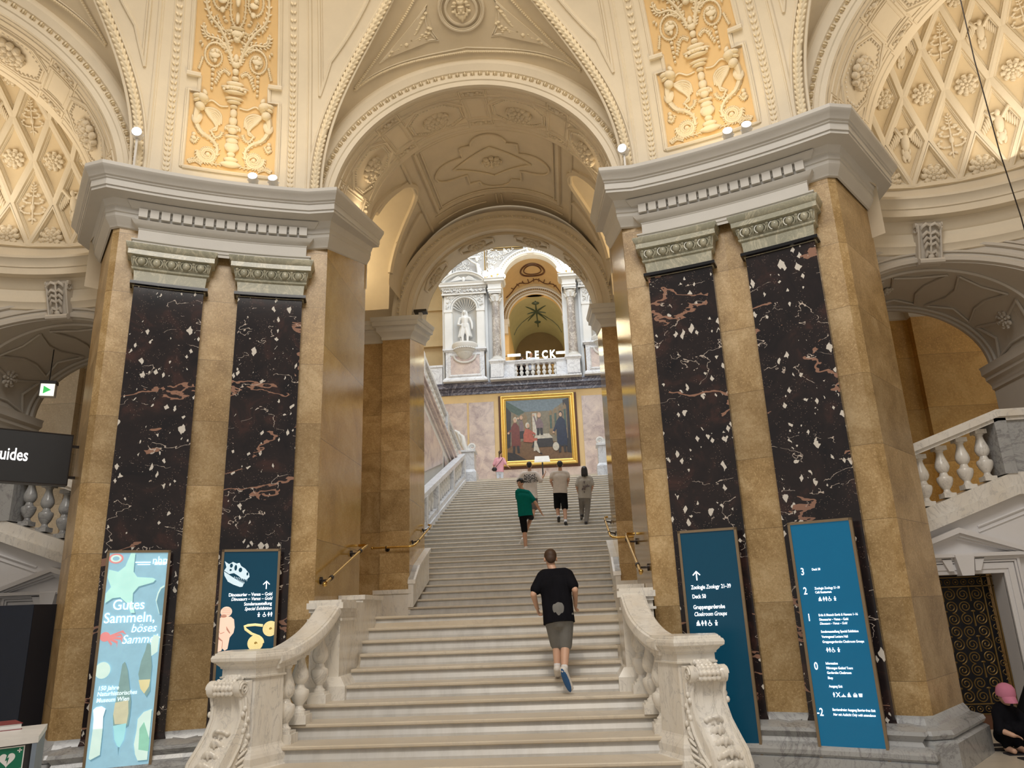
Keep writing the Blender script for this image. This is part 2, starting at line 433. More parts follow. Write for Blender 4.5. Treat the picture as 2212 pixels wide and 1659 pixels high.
# ---- piers of the rotunda (solid block, mouldings and pilasters are parts)
def pier_outline():
    pts = [(2.06, 11.45), (2.06, 9.42)]
    for i in range(9): q = rp(13.6+(30.9-13.6)*i/8, 8.79, 0); pts.append((q[0], q[1]))
    pts += [(4.62, 8.47), (5.36, 9.40), (5.36, 11.45)]
    out = []
    for p in pts:
        if not out or hypot(p[0]-out[-1][0], p[1]-out[-1][1]) > .02: out.append(p)
    return out
PIER = {}
def rev(path): return list(reversed(path))
for s, side in SIDES:
    lab = {'left': 'tall stone pier left of the staircase with two dark breccia pilasters', 'right': 'tall stone pier right of the staircase with two dark breccia pilasters'}[side]
    root = tag(empty('pier', (3.6*s, 9.3, 0)), lab, 'pier', 'stone piers flanking the staircase')
    PIER[side] = root
    def fin(mb): return mb.xf(MIR) if s < 0 else mb
    out = pier_outline(); n = len(out)
    # front and outer faces (rough), passage face (polished)
    mb = MB(); fr = out[1:]
    mb.grid([[(x, y, .4) for x, y in fr], [(x, y, 7.0) for x, y in fr]])
    fin(mb).build('pier_body', 'pier_stone', root)
    mb = MB(); mb.grid([[(2.06, 11.45, .4), (2.06, 9.42, .4)], [(2.06, 11.45, 7.55), (2.06, 9.42, 7.0)]]); mb.quad((2.06, 11.45, .4), (5.36, 11.45, .4), (5.36, 11.45, 7.6), (2.06, 11.45, 7.6))
    fin(mb).build('polished_flank', 'polished_stone', root)
    # marble base following the outline
    bp = [(0, 0), (.20, 0), (.20, .27), (.17, .29), (.14, .30), (.16, .31), (.18, .345), (.16, .385), (.10, .40), (.05, .42), (.03, .46), (.0, .50)]
    path = [(2.06, 9.5)]+[p for p in out[1:-1]]+[(5.36, 10.4)]
    fin(sweep(path, bp)).build('plinth', 'grey_marble', root, 30)
    # three pieces of wall strip: bevel bottoms of the stone strips
    for i, (a0, a1) in enumerate(((15.6, 21.05), (23.85, 29.3))):
        pil = tag(empty('pilaster', (s*rp((a0+a1)/2, 8.68, 0)[0], rp((a0+a1)/2, 8.68, 0)[1], .4)), None)
        reparent(pil, root)
        arc = lambda r, z, e=0: [rp(a0-e+(a1-a0+2*e)*k/6, r, z) for k in range(7)]
        mb = MB(); mb.grid([arc(8.80, .42), arc(8.68, .42), arc(8.68, 5.86), arc(8.80, 5.86)])
        for a in (a0, a1): mb.quad(rp(a, 8.80, .42), rp(a, 8.68, .42), rp(a, 8.68, 5.86), rp(a, 8.80, 5.86))
        mb.grid([arc(8.68, .50, .0), arc(8.67, .47, .05), arc(8.655, .45, .1), arc(8.655, .42, .1)])
        fin(mb).build('shaft', 'dark_breccia', pil)
        # attic base under each pilaster
        pp = [(rp(a0-.55+(a1-a0+1.1)*k/6, 8.66, 0)[0], rp(a0-.55+(a1-a0+1.1)*k/6, 8.66, 0)[1]) for k in range(7)]
        e0 = rp(a0-.55, 8.85, 0)[:2]; e1 = rp(a1+.55, 8.85, 0)[:2]
        fin(sweep([e0]+pp+[e1], [(0, 0), (.27, 0), (.27, .12), (.24, .13), (.27, .16), (.27, .2), (.24, .235), (.17, .26), (.15, .30), (.17, .33), (.20, .36), (.19, .395), (.12, .42), (.0, .44)])).build('base', 'grey_marble', pil, 30)
        # capital: necking, bead, egg-and-dart echinus, abacus
        def ring(r, e, z):
            e *= .72; return [rp(a0-e+(a1-a0+2*e)*k/8, r, z) for k in range(9)]
        prof = [(8.80, 0, 5.80), (8.66, .15, 5.80), (8.63, .35, 5.815), (8.63, .35, 5.845), (8.66, .15, 5.86), (8.66, .1, 5.87), (8.655, .2, 6.00), (8.63, .45, 6.015), (8.625, .5, 6.04), (8.645, .3, 6.05), (8.635, .45, 6.06), (8.62, .55, 6.11), (8.605, .65, 6.165), (8.60, .7, 6.175), (8.55, 1.0, 6.185), (8.55, 1.0, 6.25), (8.535, 1.1, 6.26), (8.51, 1.3, 6.31), (8.51, 1.3, 6.33), (8.80, 1.3, 6.33)]
        mb = MB(); rows = []
        for r, e, z in prof:
            row = ring(r, e, z); row = [rp(a0-e*.72, 8.82, z)]+row+[rp(a1+e*.72, 8.82, z)]; rows.append(row)
        mb.grid(rows); mb2 = mb
        cap = fin(mb).build('capital', 'capital_onyx', pil, 30)
        mb = MB(); rows = []
        for r, e, z in ((8.655, .2, 5.80), (8.62, .45, 5.81), (8.62, .45, 5.85), (8.655, .2, 5.862)):
            rows.append([rp(a0-e*.72, 8.82, z)]+ring(r, e, z)+[rp(a1+e*.72, 8.82, z)])
        mb.grid(rows); fin(mb).build('astragal', 'black_gloss', pil, 30)
        mb = MB(); ne = 5
        for j in range(ne):
            a = a0-.2+(a1-a0+.4)*(j+.5)/ne; c = rp(a, 8.607, 6.115); M = Matrix.Rotation(-radians(a), 3, 'Z')
            mb.ell(c, (.050, .045, .058), 12, 8, M)
            for q in (-1, 1):
                pts = [rp(a+q*(.12+.34*sin(t)), 8.592+.01*(1-sin(t)), 6.165-.10*(1-cos(t))/2*1.1) for t in [k*pi/10 for k in range(0, 10)]]
                mb.tube(pts, .009, 5)
        for j in range(ne+1):
            a = a0-.2+(a1-a0+.4)*j/ne; mb.tube([rp(a, 8.585, 6.165), rp(a, 8.60, 6.06)], [.016, .005], 5); mb.ell(rp(a, 8.585, 6.15), (.022, .02, .018), 6, 4)
        fin(mb).build('egg_moulding', 'capital_onyx', cap, 40)

    # ---- entablature: concave architrave, frieze, dentils, projecting cornice; rakes up along the passage
    ent = tag(empty('entablature', (3.4*s, 9.0, 6.33)), {'left': 'concave grey plaster entablature with dentils on the left pier', 'right': 'concave grey plaster entablature with dentils on the right pier'}[side], 'cornice', 'entablatures of the rotunda')
    def arcrow(a, b, r, z, k=14): return [rp(a+(b-a)*j/k, r, z) for j in range(k+1)]
    prof = [(8.665, 0, 6.33), (8.665, 0, 6.37), (8.65, .1, 6.375), (8.65, .1, 6.41), (8.63, .2, 6.42), (8.63, .2, 6.44), (8.70, -.25, 6.45), (8.70, -.25, 6.60), (8.69, -.2, 6.61), (8.69, -.2, 6.625), (8.66, 0, 6.635), (8.625, .2, 6.665), (8.60, .4, 6.70), (8.66, .1, 6.705), (8.66, .1, 6.845), (8.60, .45, 6.85), (8.575, .6, 6.875), (8.54, .8, 6.915), (8.54, .8, 6.93)]
    mb = MB(); rows = []
    for r, e, z in prof:
        rows.append([rp(15.2-e, 8.85, z)]+arcrow(15.2-e, 29.7+e, r, z)+[rp(29.7+e, 8.85, z)])
    mb.grid(rows); fin(mb).build('frieze', 'grey_plaster', ent, 30)
    mb = MB(); nd = 16
    for j in range(nd):
        a = 15.75+(29.2-15.75)*j/(nd-1)
        M = Matrix.Translation(Vector(rp(a, 8.60, 0))) @ Matrix.Rotation(-radians(a), 4, 'Z')
        mb.box(-.052, .052, -.03, .12, 6.725, 6.845, M)
    fin(mb).build('dentil_row', 'grey_plaster', ent)
    # cornice path: passage end -> front corner -> concave front -> outer corner -> back
    lipA = 13.6; lipB = 31.0
    path = [(2.06, 11.47, .74), (2.06, 9.40, 0)]+[(*rp(lipA+(lipB-lipA)*j/14, 8.79, 0)[:2], 0) for j in range(15)]+[(4.64, 8.46, 0), (5.38, 9.40, 0), (5.38, 10.9, 0)]
    pth = []
    for p in path:
        if not pth or hypot(p[0]-pth[-1][0], p[1]-pth[-1][1]) > .05: pth.append(p)
    cp = [(0, 6.62), (.03, 6.63), (.05, 6.66), (.11, 6.71), (.13, 6.74), (.13, 6.78), (.15, 6.79), (.15, 6.86), (.17, 6.87), (.20, 6.92), (.22, 6.94), (.43, 6.945), (.43, 6.985), (.45, 6.985), (.45, 7.07), (.47, 7.075), (.475, 7.09), (.50, 7.10), (.52, 7.125), (.555, 7.155), (.58, 7.175), (.59, 7.19), (.59, 7.235), (.0, 7.26)]
    fin(sweep(pth, cp, scale=[.5]+[1.0]*(len(pth)-4)+[.7, .7])).build('cornice', 'grey_plaster', ent, 25)

# ---- rotunda ceiling: pier panels on the cove, sails above the arches
def cv(phi, z, out=0):
    """point on the cove; out = distance towards the room"""
    r = cove_r(z); dz = .01; t = Vector((cove_r(z+dz)-r, dz)).normalized(); return rp(phi, r-out*t.y, z+out*t.x)
def gar(t):
    """garland groin of the arch on the axis, t in -1..1 (left foot .. apex .. right foot): (phi, z)"""
    z = 7.35+3.15*(1-abs(t)**1.6) if abs(t) < 1 else 7.35
    u = (z-7.35)/3.15
    return (14.9*(1-u**2.5)*(1 if t >= 0 else -1), z)
def rotZ(deg): return Matrix.Translation((0, YC, 0)) @ Matrix.Rotation(-radians(deg), 4, 'Z') @ Matrix.Translation((0, -YC, 0))
ARCH_R, ARCH_Y, ARCH_Z, ARCH_RISE = 2.04, 9.45, 7.22, .955
def arch_pt(t, dr=0, y=ARCH_Y, z0=ARCH_Z):
    """t -1..1 around the arch face (right positive)"""
    a = pi/2*(1-t); r = ARCH_R+dr
    return Vector((r*cos(a), y, z0+r*sin(a)*ARCH_RISE))
TS = [-1+2*i/72 for i in range(73)]
def sail_pt(t, v, lift=0):
    """v 0 at the arch rim, 1 at the garland"""
    A = arch_pt(t, .42, 9.36); ph, z = gar(t); G = Vector(cv(ph, z))
    p = A.lerp(G, v); bow = .10*sin(pi*v)
    d = Vector((0, -.75, -.66)); return p-d*bow*.6+d*lift
def cove_panel(M):
    """pendentive between two garlands, centred on phi=22.5 in arch coordinates"""
    mb = MB(); rows = []
    for i in range(33):
        z = 7.2+3.2*i/32
        u = max(0, (z-7.35)/3.15); e = 14.9*(1-min(1, u)**2.5) if z > 7.35 else 14.9
        rows.append([Vector(cv(e+(45-2*e)*k/20, z)) for k in range(21)])
    mb.grid(rows); return mb.xf(M)
# panels: between arches at -45,0,45 degrees (three piers each way so reflections and side views stay closed)
for d in (-90, -45, 0, 45):
    struct(cove_panel(rotZ(d)).build('ceiling_pendentive', 'cream_plaster', None, 40))
for d in (-45, 0, 45):
    mb = MB(); mb.grid([[sail_pt(t, v/10) for t in TS] for v in range(11)]); mb.xf(rotZ(d)); struct(mb.build('ceiling_sail', 'vault_plaster', None, 40))
# ring closing the cove towards the round opening
mb = MB(); rows = []
for r, z in ((6.15, 10.38), (6.0, 10.42), (5.6, 10.40), (5.6, 10.5), (5.3, 10.5), (5.3, 11.6), (5.5, 11.6)):
    rows.append([rp(-115+230*k/60, r, z) for k in range(61)])
mb.grid(rows); struct(mb.build('ceiling_ring', 'cream_plaster', None, 30))

# garlands and archivolts (one per arch)
def garland(d):
    M = rotZ(d); g = []
    mb = MB(); pts = []
    for i in range(141):
        t = -1+2*i/140; ph, z = gar(t); pts.append(Vector(cv(ph, z, .015)))
    mb.tube(pts, .045, 8)
    o = mb.xf(M).build('garland_core', 'relief_cream', None, 50)
    root = empty('garland', tuple(M @ pts[70])); reparent(o, root)
    mb = MB(); L = 0; nxt = 0
    for i in range(1, len(pts)):
        seg = (pts[i]-pts[i-1]); L += seg.length
        if L >= nxt:
            nxt += .075; T = seg.normalized(); c = pts[i]; nrm = Vector((0, YC, 7.6))-c; nrm = (nrm-T*nrm.dot(T)).normalized(); sd = T.cross(nrm)
            for q in (-1, 0, 1):
                b = c+sd*q*.035+nrm*(.035 if q == 0 else .015); R = Matrix((T, sd, nrm)).transposed()
                mb.ell(b, (.045, .020, .018), 6, 4, R @ Matrix.Rotation(q*.45*(1 if i < 71 else -1), 3, 'Z'))
    mb.xf(M).build('leaf_cluster', 'relief_cream', root, 60)
    mb = MB()
    for off in (-.012, .012):
        mb.tube([Vector(cv(gar(-1+2*i/90)[0]*(1+off*3.2), gar(-1+2*i/90)[1]+off*2.2, .008)) for i in range(91)], .02, 6)
    mb.xf(M).build('border_moulding', 'cream_plaster', root, 50)
    return root
GL = {-45: ('leaf and rope garland of plaster arching over the left niche', 'garland'), 0: ('leaf and rope garland of plaster arching over the central arch', 'garland'), 45: ('leaf and rope garland of plaster arching over the right niche', 'garland')}
for d in (-45, 0, 45): tag(garland(d), GL[d][0], 'garland', 'plaster garlands of the rotunda')

def archivolt(d):
    """raised mouldings around the arch with a leaf band, plus the triangle fillet on the sail"""
    M = rotZ(d)
    prof = [(0, .02), (0, -.04), (.07, -.05), (.08, -.07), (.13, -.075), (.145, -.06), (.215, -.055), (.225, -.085), (.25, -.10), (.30, -.13), (.315, -.14), (.36, -.14), (.375, -.11), (.45, -.10), (.46, .1)]
    mb = arc_sweep((0, 9.45, ARCH_Z), ARCH_R, prof, 0, pi, 72, None, None, ARCH_RISE)
    o = mb.xf(M).build('archivolt', 'cream_plaster', None, 30)
    mb = MB(); nn = 62
    for j in range(nn):
        a = pi*(j+.5)/nn; c = Vector((-(ARCH_R+.18)*cos(a), 9.375, ARCH_Z+(ARCH_R+.18)*sin(a)*ARCH_RISE)); T = Vector((sin(a), 0, cos(a)*ARCH_RISE)).normalized(); nr = Vector((-cos(a), 0, sin(a))); R = Matrix((T, Vector((0, 1, 0)), nr)).transposed()
        mb.ell(c, (.018, .035, .030), 6, 4, R)
        for q in (-1, 1): mb.ell(c+T*q*.026, (.009, .03, .028), 5, 4, R)
    mb.xf(M).build('leaf_band', 'relief_cream', o, 50)
    return o
for d, l in ((-45, 'moulded plaster archivolt of the left niche arch'), (0, 'moulded plaster archivolt of the central staircase arch'), (45, 'moulded plaster archivolt of the right niche arch')):
    tag(archivolt(d), l, 'arch moulding', 'archivolts of the rotunda')

# ---- soffit bands of the three arches (the central one climbs with the stair)
def soffit(d, y0, y1, zslope, name):
    M = rotZ(d); mb = MB(); rows = []
    for j in range(9):
        y = y0+(y1-y0)*j/8; rows.append([arch_pt(t, 0, y, ARCH_Z+zslope*(y-9.45)) for t in TS])
    mb.grid(rows)
    # feet: vertical continuation down to the cornice
    for s in (-1, 1): mb.quad((s*ARCH_R, y0, ARCH_Z+zslope*(y0-9.45)), (s*ARCH_R, y1, ARCH_Z+zslope*(y1-9.45)), (s*ARCH_R, y1, 6.9+zslope*(y1-9.45)), (s*ARCH_R, y0, 6.9))
    struct(mb.xf(M).build(name, 'vault_plaster', None, 40))
soffit(0, 9.45, 11.45, .345, 'ceiling_arch_band'); soffit(45, 9.45, 10.66, 0, 'ceiling_niche_band'); soffit(-45, 9.45, 10.66, 0, 'ceiling_niche_band')
# closing faces at the back of each band
def band_back(d, y, z0, r1, hi):
    mb = MB(); mb.grid([[arch_pt(t, 0, y, z0) for t in TS], [arch_pt(t, r1, y, z0) for t in TS]]); mb.quad((-ARCH_R, y, z0), (-ARCH_R-r1, y, z0), (-ARCH_R-r1, y, z0-1), (-ARCH_R, y, z0-1)); mb.quad((ARCH_R, y, z0), (ARCH_R+r1, y, z0), (ARCH_R+r1, y, z0-1), (ARCH_R, y, z0-1))
    struct(mb.xf(rotZ(d)).build('ceiling_band_end', 'vault_plaster'))
band_back(0, 11.45, ARCH_Z+.69, 1.4, 0); band_back(45, 10.66, ARCH_Z, 1.6, 0); band_back(-45, 10.66, ARCH_Z, 1.6, 0)

# ---- rampant barrel vault over the passage with side openings
VR = 2.26
def vz(y): return 7.84+.12*(y-11.6)
def vault_pt(a, y, lift=0): return Vector((-(VR-lift)*cos(a), y, vz(y)+(VR-lift)*sin(a)))
mb = MB(); rows = []
A0 = radians(52)
for j in range(13):
    y = 11.4+(15.3-11.4)*j/12; rows.append([vault_pt(A0+(pi-2*A0)*k/30, y) for k in range(31)])
mb.grid(rows)
# flanks with an oval opening each side (x as a function of height; hole left open)
def flank(s):
    m = MB(); ny, na = 26, 16
    def inside(y, z): return ((y-12.95)/1.02)**2+((z-(8.15+.12*(y-12)))/1.42)**2 < 1 or (abs(y-12.95) < 1.02 and z < 8.1)
    P = [[vault_pt(A0*k/na, 11.4+3.9*j/ny) for k in range(na+1)] for j in range(ny+1)]
    for j in range(ny):
        for k in range(na):
            c = (P[j][k]+P[j+1][k+1])/2
            if not inside(c.y, c.z): m.quad(P[j][k], P[j+1][k], P[j+1][k+1], P[j][k+1])
    # rim of the opening, 1 m deep lunette
    rim = []
    for i in range(41):
        t = pi*i/40; y = 12.95-1.02*cos(t); z = 8.15+.12*(y-12)+1.42*sin(t); zz = max(0, z-vz(y)); x = sqrt(max(.01, VR**2-min(zz, VR)**2)); rim.append((-x, y, z))
    rim = [(-VR, 11.93, 7.4)]+rim+[(-VR, 13.97, 7.6)]
    m.grid([rim, [(x-.25, y, z+.0) for x, y, z in rim], [(-3.9, y, z) for x, y, z in rim]])
    m.tube([(x+.01, y, z) for x, y, z in rim[1:-1]], .06, 6)
    if s > 0: m.xf(MIR)
    return m
struct(mb.build('ceiling_barrel_vault', 'vault_plaster', None, 40))
for s in (-1, 1): struct(flank(s).build('ceiling_vault_flank', 'vault_plaster', None, 40))
# rib network, quatrefoil and lozenge on the vault
def vp(x, y, lift=.02): a = atan2(sqrt(max(0, VR**2-x*x)), -x); return vault_pt(a, y, lift)
mb = MB()
def vline(pts, w=.045, lift=.02, closed=False):
    P = [];
    for i in range(len(pts)-1):
        n = max(2, int(hypot(pts[i+1][0]-pts[i][0], pts[i+1][1]-pts[i][1])/.12))
        for k in range(n): P.append(vp(pts[i][0]+(pts[i+1][0]-pts[i][0])*k/n, pts[i][1]+(pts[i+1][1]-pts[i][1])*k/n, lift))
    P.append(vp(*pts[-1], lift)); mb.tube(P, w, 6)
for o, w in ((0, .05), (.1, .02)): vline([(-1.32+o, 11.75+o), (1.32-o, 11.75+o), (1.32-o, 14.45-o), (-1.32+o, 14.45-o), (-1.32+o, 11.75+o)], w)
vline([(-1.55, 11.5), (-1.55, 15.1)], .03); vline([(1.55, 11.5), (1.55, 15.1)], .03)
for q in (-1, 1):
    vline([(q*1.6, 12.5), (q*2.1, 12.15)], .06); vline([(q*1.6, 13.9), (q*2.1, 14.3)], .06)
    vline([(q*.06, 14.6), (q*.06, 15.1)], .025); vline([(q*.3, 14.62), (q*1.4, 14.62)], .02); vline([(q*.3, 14.95), (q*1.4, 14.95)], .02)
quat = []
for cx, cy, a0 in ((0, 12.35, pi), (.78, 13.1, pi/2), (0, 13.85, 0), (-.78, 13.1, -pi/2)):
    for k in range(9):
        a = a0-pi*k/8 if True else 0; quat.append((cx+.34*cos(a), cy-.34*sin(a)*.9))
vline([(-.55, 12.35), (-.34, 12.35)]+[(-.34*cos(pi*k/10), 12.35-.34*sin(pi*k/10)) for k in range(11)]+[(.55, 12.35), (.55, 12.72), (.78, 12.72)]+[(.78+.36*sin(pi*k/10), 13.1-.38*cos(pi*k/10)) for k in range(11)]+[(.55, 13.48), (.55, 13.9), (.34, 13.9)]+[(.34*cos(pi*k/10), 13.9+.34*sin(pi*k/10)) for k in range(11)]+[(-.55, 13.9), (-.55, 13.48), (-.78, 13.48)]+[(-.78-.36*sin(pi*k/10), 13.1+.38*cos(pi*k/10)) for k in range(11)]+[(-.55, 12.72), (-.55, 12.35)], .025)
vline([(-.78, 13.1), (0, 12.5), (.78, 13.1), (0, 13.72), (-.78, 13.1)], .022)
struct(mb.build('trim_vault_ribs', 'vault_plaster', None, 50))

# ---- far arch at the head of the passage
FA_Y0, FA_Y1, FA_R, FA_Z = 15.1, 16.75, 2.02, 7.80
mb = MB(); rows = []
for j in range(5):
    y = FA_Y0+(FA_Y1-FA_Y0)*j/4; rows.append([Vector((-FA_R*cos(pi*k/48), y, FA_Z+.27*(y-FA_Y0)+FA_R*sin(pi*k/48))) for k in range(49)])
mb.grid(rows); struct(mb.build('ceiling_far_arch_soffit', 'vault_plaster', None, 40))
mb = MB()
for y, zz in ((FA_Y0+.24, FA_Z), (FA_Y1+.02, FA_Z+.44)):       # wall planes around the arch
    rows = [[Vector((-FA_R*cos(pi*k/48), y, zz+FA_R*sin(pi*k/48))) for k in range(49)]]
    rows.append([Vector((max(-9, min(9, -9*cos(pi*k/48)*1.42)), y, min(13 if y > 16 else 11, zz+9*sin(pi*k/48)*1.42))) for k in range(49)])
    mb.grid(rows)
    for s in (-1, 1): mb.quad((s*(FA_R+.1), y, 1.3), (s*4.38, y, 1.3), (s*4.38, y, zz), (s*(FA_R+.1), y, zz)) if y < 16 else mb.quad((s*3.3, y, 7.5), (s*9, y, 7.5), (s*9, y, zz), (s*3.3, y, zz))
struct(mb.build('wall_far_arch', 'vault_plaster'))
prof = [(0, .02), (0, -.04), (.05, -.05), (.06, -.07), (.10, -.07), (.12, -.05), (.22, -.045), (.235, -.075), (.27, -.08), (.28, -.06), (.34, -.055), (.36, -.09), (.42, -.10), (.44, .02)]
fa = tag(arc_sweep((0, FA_Y0, FA_Z), FA_R, prof, 0, pi, 64).build('archivolt', 'cream_plaster', None, 30), 'moulded archivolt of the smaller far arch with egg band', 'arch moulding')
mb = MB()
for j in range(70):
    a = pi*(j+.5)/70; mb.ell((-(FA_R+.29)*cos(a), FA_Y0-.085, FA_Z+(FA_R+.29)*sin(a)), (.028, .02, .02), 6, 4)
mb.build('egg_band', 'relief_cream', fa, 50)
# far piers with imposts
for s, side in SIDES:
    root = tag(empty('far_pier', (2.5*s, 15.9, 1.6)), 'ochre stone pier with white impost carrying the far arch, on the %s of the stairs' % side, 'pier', 'piers of the far arch')
    mb = MB(); x0, x1 = 2.06, 2.66
    mb.quad((x0, 15.12, 1.6), (x1, 15.12, 1.6), (x1, 15.12, 7.4), (x0, 15.12, 7.4)); mb.quad((x1, 15.12, 1.6), (x1, 15.3, 1.6), (x1, 15.3, 7.4), (x1, 15.12, 7.4)); mb.quad((x1, 15.3, 1.6), (4.2, 15.3, 1.6), (4.2, 15.3, 7.4), (x1, 15.3, 7.4))
    (mb.xf(MIR) if s < 0 else mb).build('front_face', 'pier_stone', root)
    mb = MB(); mb.quad((x0, 15.12, 1.6), (x0, 16.75, 1.6), (x0, 16.75, 7.9), (x0, 15.12, 7.4)); mb.quad((x0, 16.75, 1.6), (4.2, 16.75, 1.6), (4.2, 16.75, 7.9), (x0, 16.75, 7.9))
    (mb.xf(MIR) if s < 0 else mb).build('polished_flank', 'polished_stone', root)
    ip = [(0, 7.36), (.02, 7.37), (.02, 7.42), (.05, 7.47), (.11, 7.52), (.12, 7.56), (.12, 7.60), (.14, 7.62), (.19, 7.63), (.19, 7.72), (.21, 7.73), (.23, 7.79), (.23, 7.82), (0, 7.83)]
    mb = sweep([(2.06, 16.9, .47), (2.06, 15.12, 0), (2.66, 15.12, 0), (2.66, 15.3, 0), (4.2, 15.3, 0)], ip)
    (mb.xf(MIR) if s < 0 else mb).build('impost', 'hall_white', root, 30)
    mb = MB(); mb.box(2.02, 2.72, 15.03, 15.2, 1.62, 2.12); mb.box(2.0, 2.76, 15.0, 15.2, 2.06, 2.14)
    (mb.xf(MIR) if s < 0 else mb).build('plinth', 'white_marble', root)
    # raking marble skirting beside the upper flight
    mb = MB(); mb.prism([(2.06, 15.0, 1.8), (2.06, 16.75, 2.36), (2.06, 16.75, 2.9), (2.06, 15.5, 2.62), (2.06, 15.02, 2.32)], (-.10, 0, 0)); mb.prism([(2.07, 15.02, 2.32), (2.07, 15.5, 2.62), (2.07, 16.75, 3.05), (2.07, 16.75, 2.97), (2.07, 15.5, 2.54), (2.07, 15.0, 2.24)], (-.15, 0, 0))
    (mb.xf(MIR) if s < 0 else mb).build('skirting', 'white_marble', root)
# passage cross walls seen through the side openings
def f():
    mb = MB(); mb.quad((4.38, 11.46, 1.2), (4.38, 15.3, 1.2), (4.38, 15.3, 11), (4.38, 11.46, 11)); mb.quad((2.3, 11.46, 10.9), (4.38, 11.46, 10.9), (4.38, 15.3, 10.9), (2.3, 15.3, 10.9)); mb.quad((3.4, 15.25, 7.6), (4.38, 15.25, 7.6), (4.38, 15.25, 11), (3.4, 15.25, 11)); return mb
both(f, 'wall_passage_SIDE', 'cream_plaster')

# ---- niches left and right of the piers
NC = (6.2, 7.1); NR = 3.08
def np_(deg, r, z): a = radians(deg); return (NC[0]+r*cos(a), NC[1]+r*sin(a), z)   # deg from +X
OX, OW, OZ, ORISE = 6.42, 1.5, 5.08, 1.07           # arched opening in the niche wall, seen in plan at x = OX
def oz(x):
    q = (x-OX)/OW; return OZ+ORISE*sqrt(1-q*q) if abs(q) < 1 else None
def f_wall():
    mb = MB(); a0, a1, n = -38, 128, 166
    def P(a, z): return np_(a, NR, z)
    edges = [a0+(a1-a0)*k/n for k in range(n+1)]
    for k in range(n):
        p0, p1 = edges[k], edges[k+1]; xm = np_((p0+p1)/2, NR, 0)[0]; yy = np_((p0+p1)/2, NR, 0)[1]
        if yy > NC[1]+2.2 and oz(xm) is not None:
            za = oz(np_(p0, NR, 0)[0]) or OZ; zb = oz(np_(p1, NR, 0)[0]) or OZ
            mb.quad(P(p0, za), P(p1, zb), P(p1, 6.6), P(p0, 6.6))
        else: mb.quad(P(p0, 0), P(p1, 0), P(p1, 6.6), P(p0, 6.6))
    return mb
both(f_wall, 'wall_niche_SIDE', 'niche_grey')
def f_reveal():
    mb = MB(); rows = []
    xs = [OX-OW*cos(pi*k/40) for k in range(41)]
    def yw(x): return NC[1]+sqrt(max(.1, NR**2-(x-NC[0])**2))
    for v in (0, .12, .9, 1):
        rows.append([(x, yw(x)+(11.95-yw(x))*v, OZ+ORISE*sin(pi*k/40)) for k, x in enumerate(xs)])
    mb.grid(rows)
    for x in (OX-OW, OX+OW): mb.quad((x, yw(x), 0), (x, 11.95, 0), (x, 11.95, OZ), (x, yw(x), OZ))
    # far rim face and wall beyond
    rows = [[(x, 11.95, OZ+ORISE*sin(pi*k/40)) for k, x in enumerate(xs)], [(x, 11.95, 7.5) for x in xs]]; mb.grid(rows)
    return mb
both(f_reveal, 'ceiling_niche_arch_SIDE', 'niche_grey', 40)
def f_frame():
    """moulding round the opening on the curved wall, imposts, panel lines on the soffit"""
    mb = MB()
    def yw(x): return NC[1]+sqrt(max(.1, NR**2-(x-NC[0])**2))
    for dr, w in ((.06, .05), (.17, .02), (.30, .035), (.36, .02)):
        pts = [];
        for k in range(49):
            a = pi*k/48; x = OX-(OW+dr)*cos(a); pts.append((x, yw(x)-.015, OZ+(ORISE+dr)*sin(a)))
        mb.tube(pts, w, 6)
    xs = lambda a, ins: (OX-(OW-.02)*cos(a), OZ+(ORISE-.02)*sin(a))
    for y in (10.35, 11.72): mb.tube([(OX-(OW-.015)*cos(pi*k/40), y, OZ+(ORISE-.015)*sin(pi*k/40)) for k in range(41)], .03, 6)
    for y in (11.83,): mb.tube([(OX-(OW-.01)*cos(pi*k/40), y, OZ+(ORISE-.01)*sin(pi*k/40)) for k in range(41)], .05, 6)
    for a0 in range(0, 180, 36):       # coffer frames alternating lozenge and cross panels
        A = radians(a0+3); B = radians(a0+33)
        def q(a, y): return (OX-(OW-.015)*cos(a), y, OZ+(ORISE-.015)*sin(a))
        m = (A+B)/2
        mb.tube([q(A, 10.5), q(m, 10.62), q(B, 10.5)], .02, 5); mb.tube([q(A, 11.6), q(m, 11.45), q(B, 11.6)], .02, 5)
        mb.tube([q(A, 10.5), q(A+.1, 10.9), q(A+.1, 11.2), q(A, 11.6)], .02, 5); mb.tube([q(B, 10.5), q(B-.1, 10.9), q(B-.1, 11.2), q(B, 11.6)], .02, 5)
    for x in (OX-OW, OX+OW):
        sg = 1 if x > OX else -1
        pth = [(x, 11.95), (x, yw(x)-.02), (x+sg*.3, yw(x+sg*.3)-.02)]
        if sg < 0: pth = pth[::-1]; 
        pr = [(0, 4.70), (.03, 4.72), (.03, 4.78), (.07, 4.83), (.10, 4.86), (.10, 4.91), (.15, 4.95), (.15, 5.02), (.17, 5.07), (0, 5.08)]
        m2 = sweep(pth if sg < 0 else pth, [(o*(1 if sg > 0 else 1), z) for o, z in pr])
        mb.add(m2.v, m2.f)
    return mb
both(f_frame, 'trim_niche_arch_SIDE', 'niche_grey', 40)
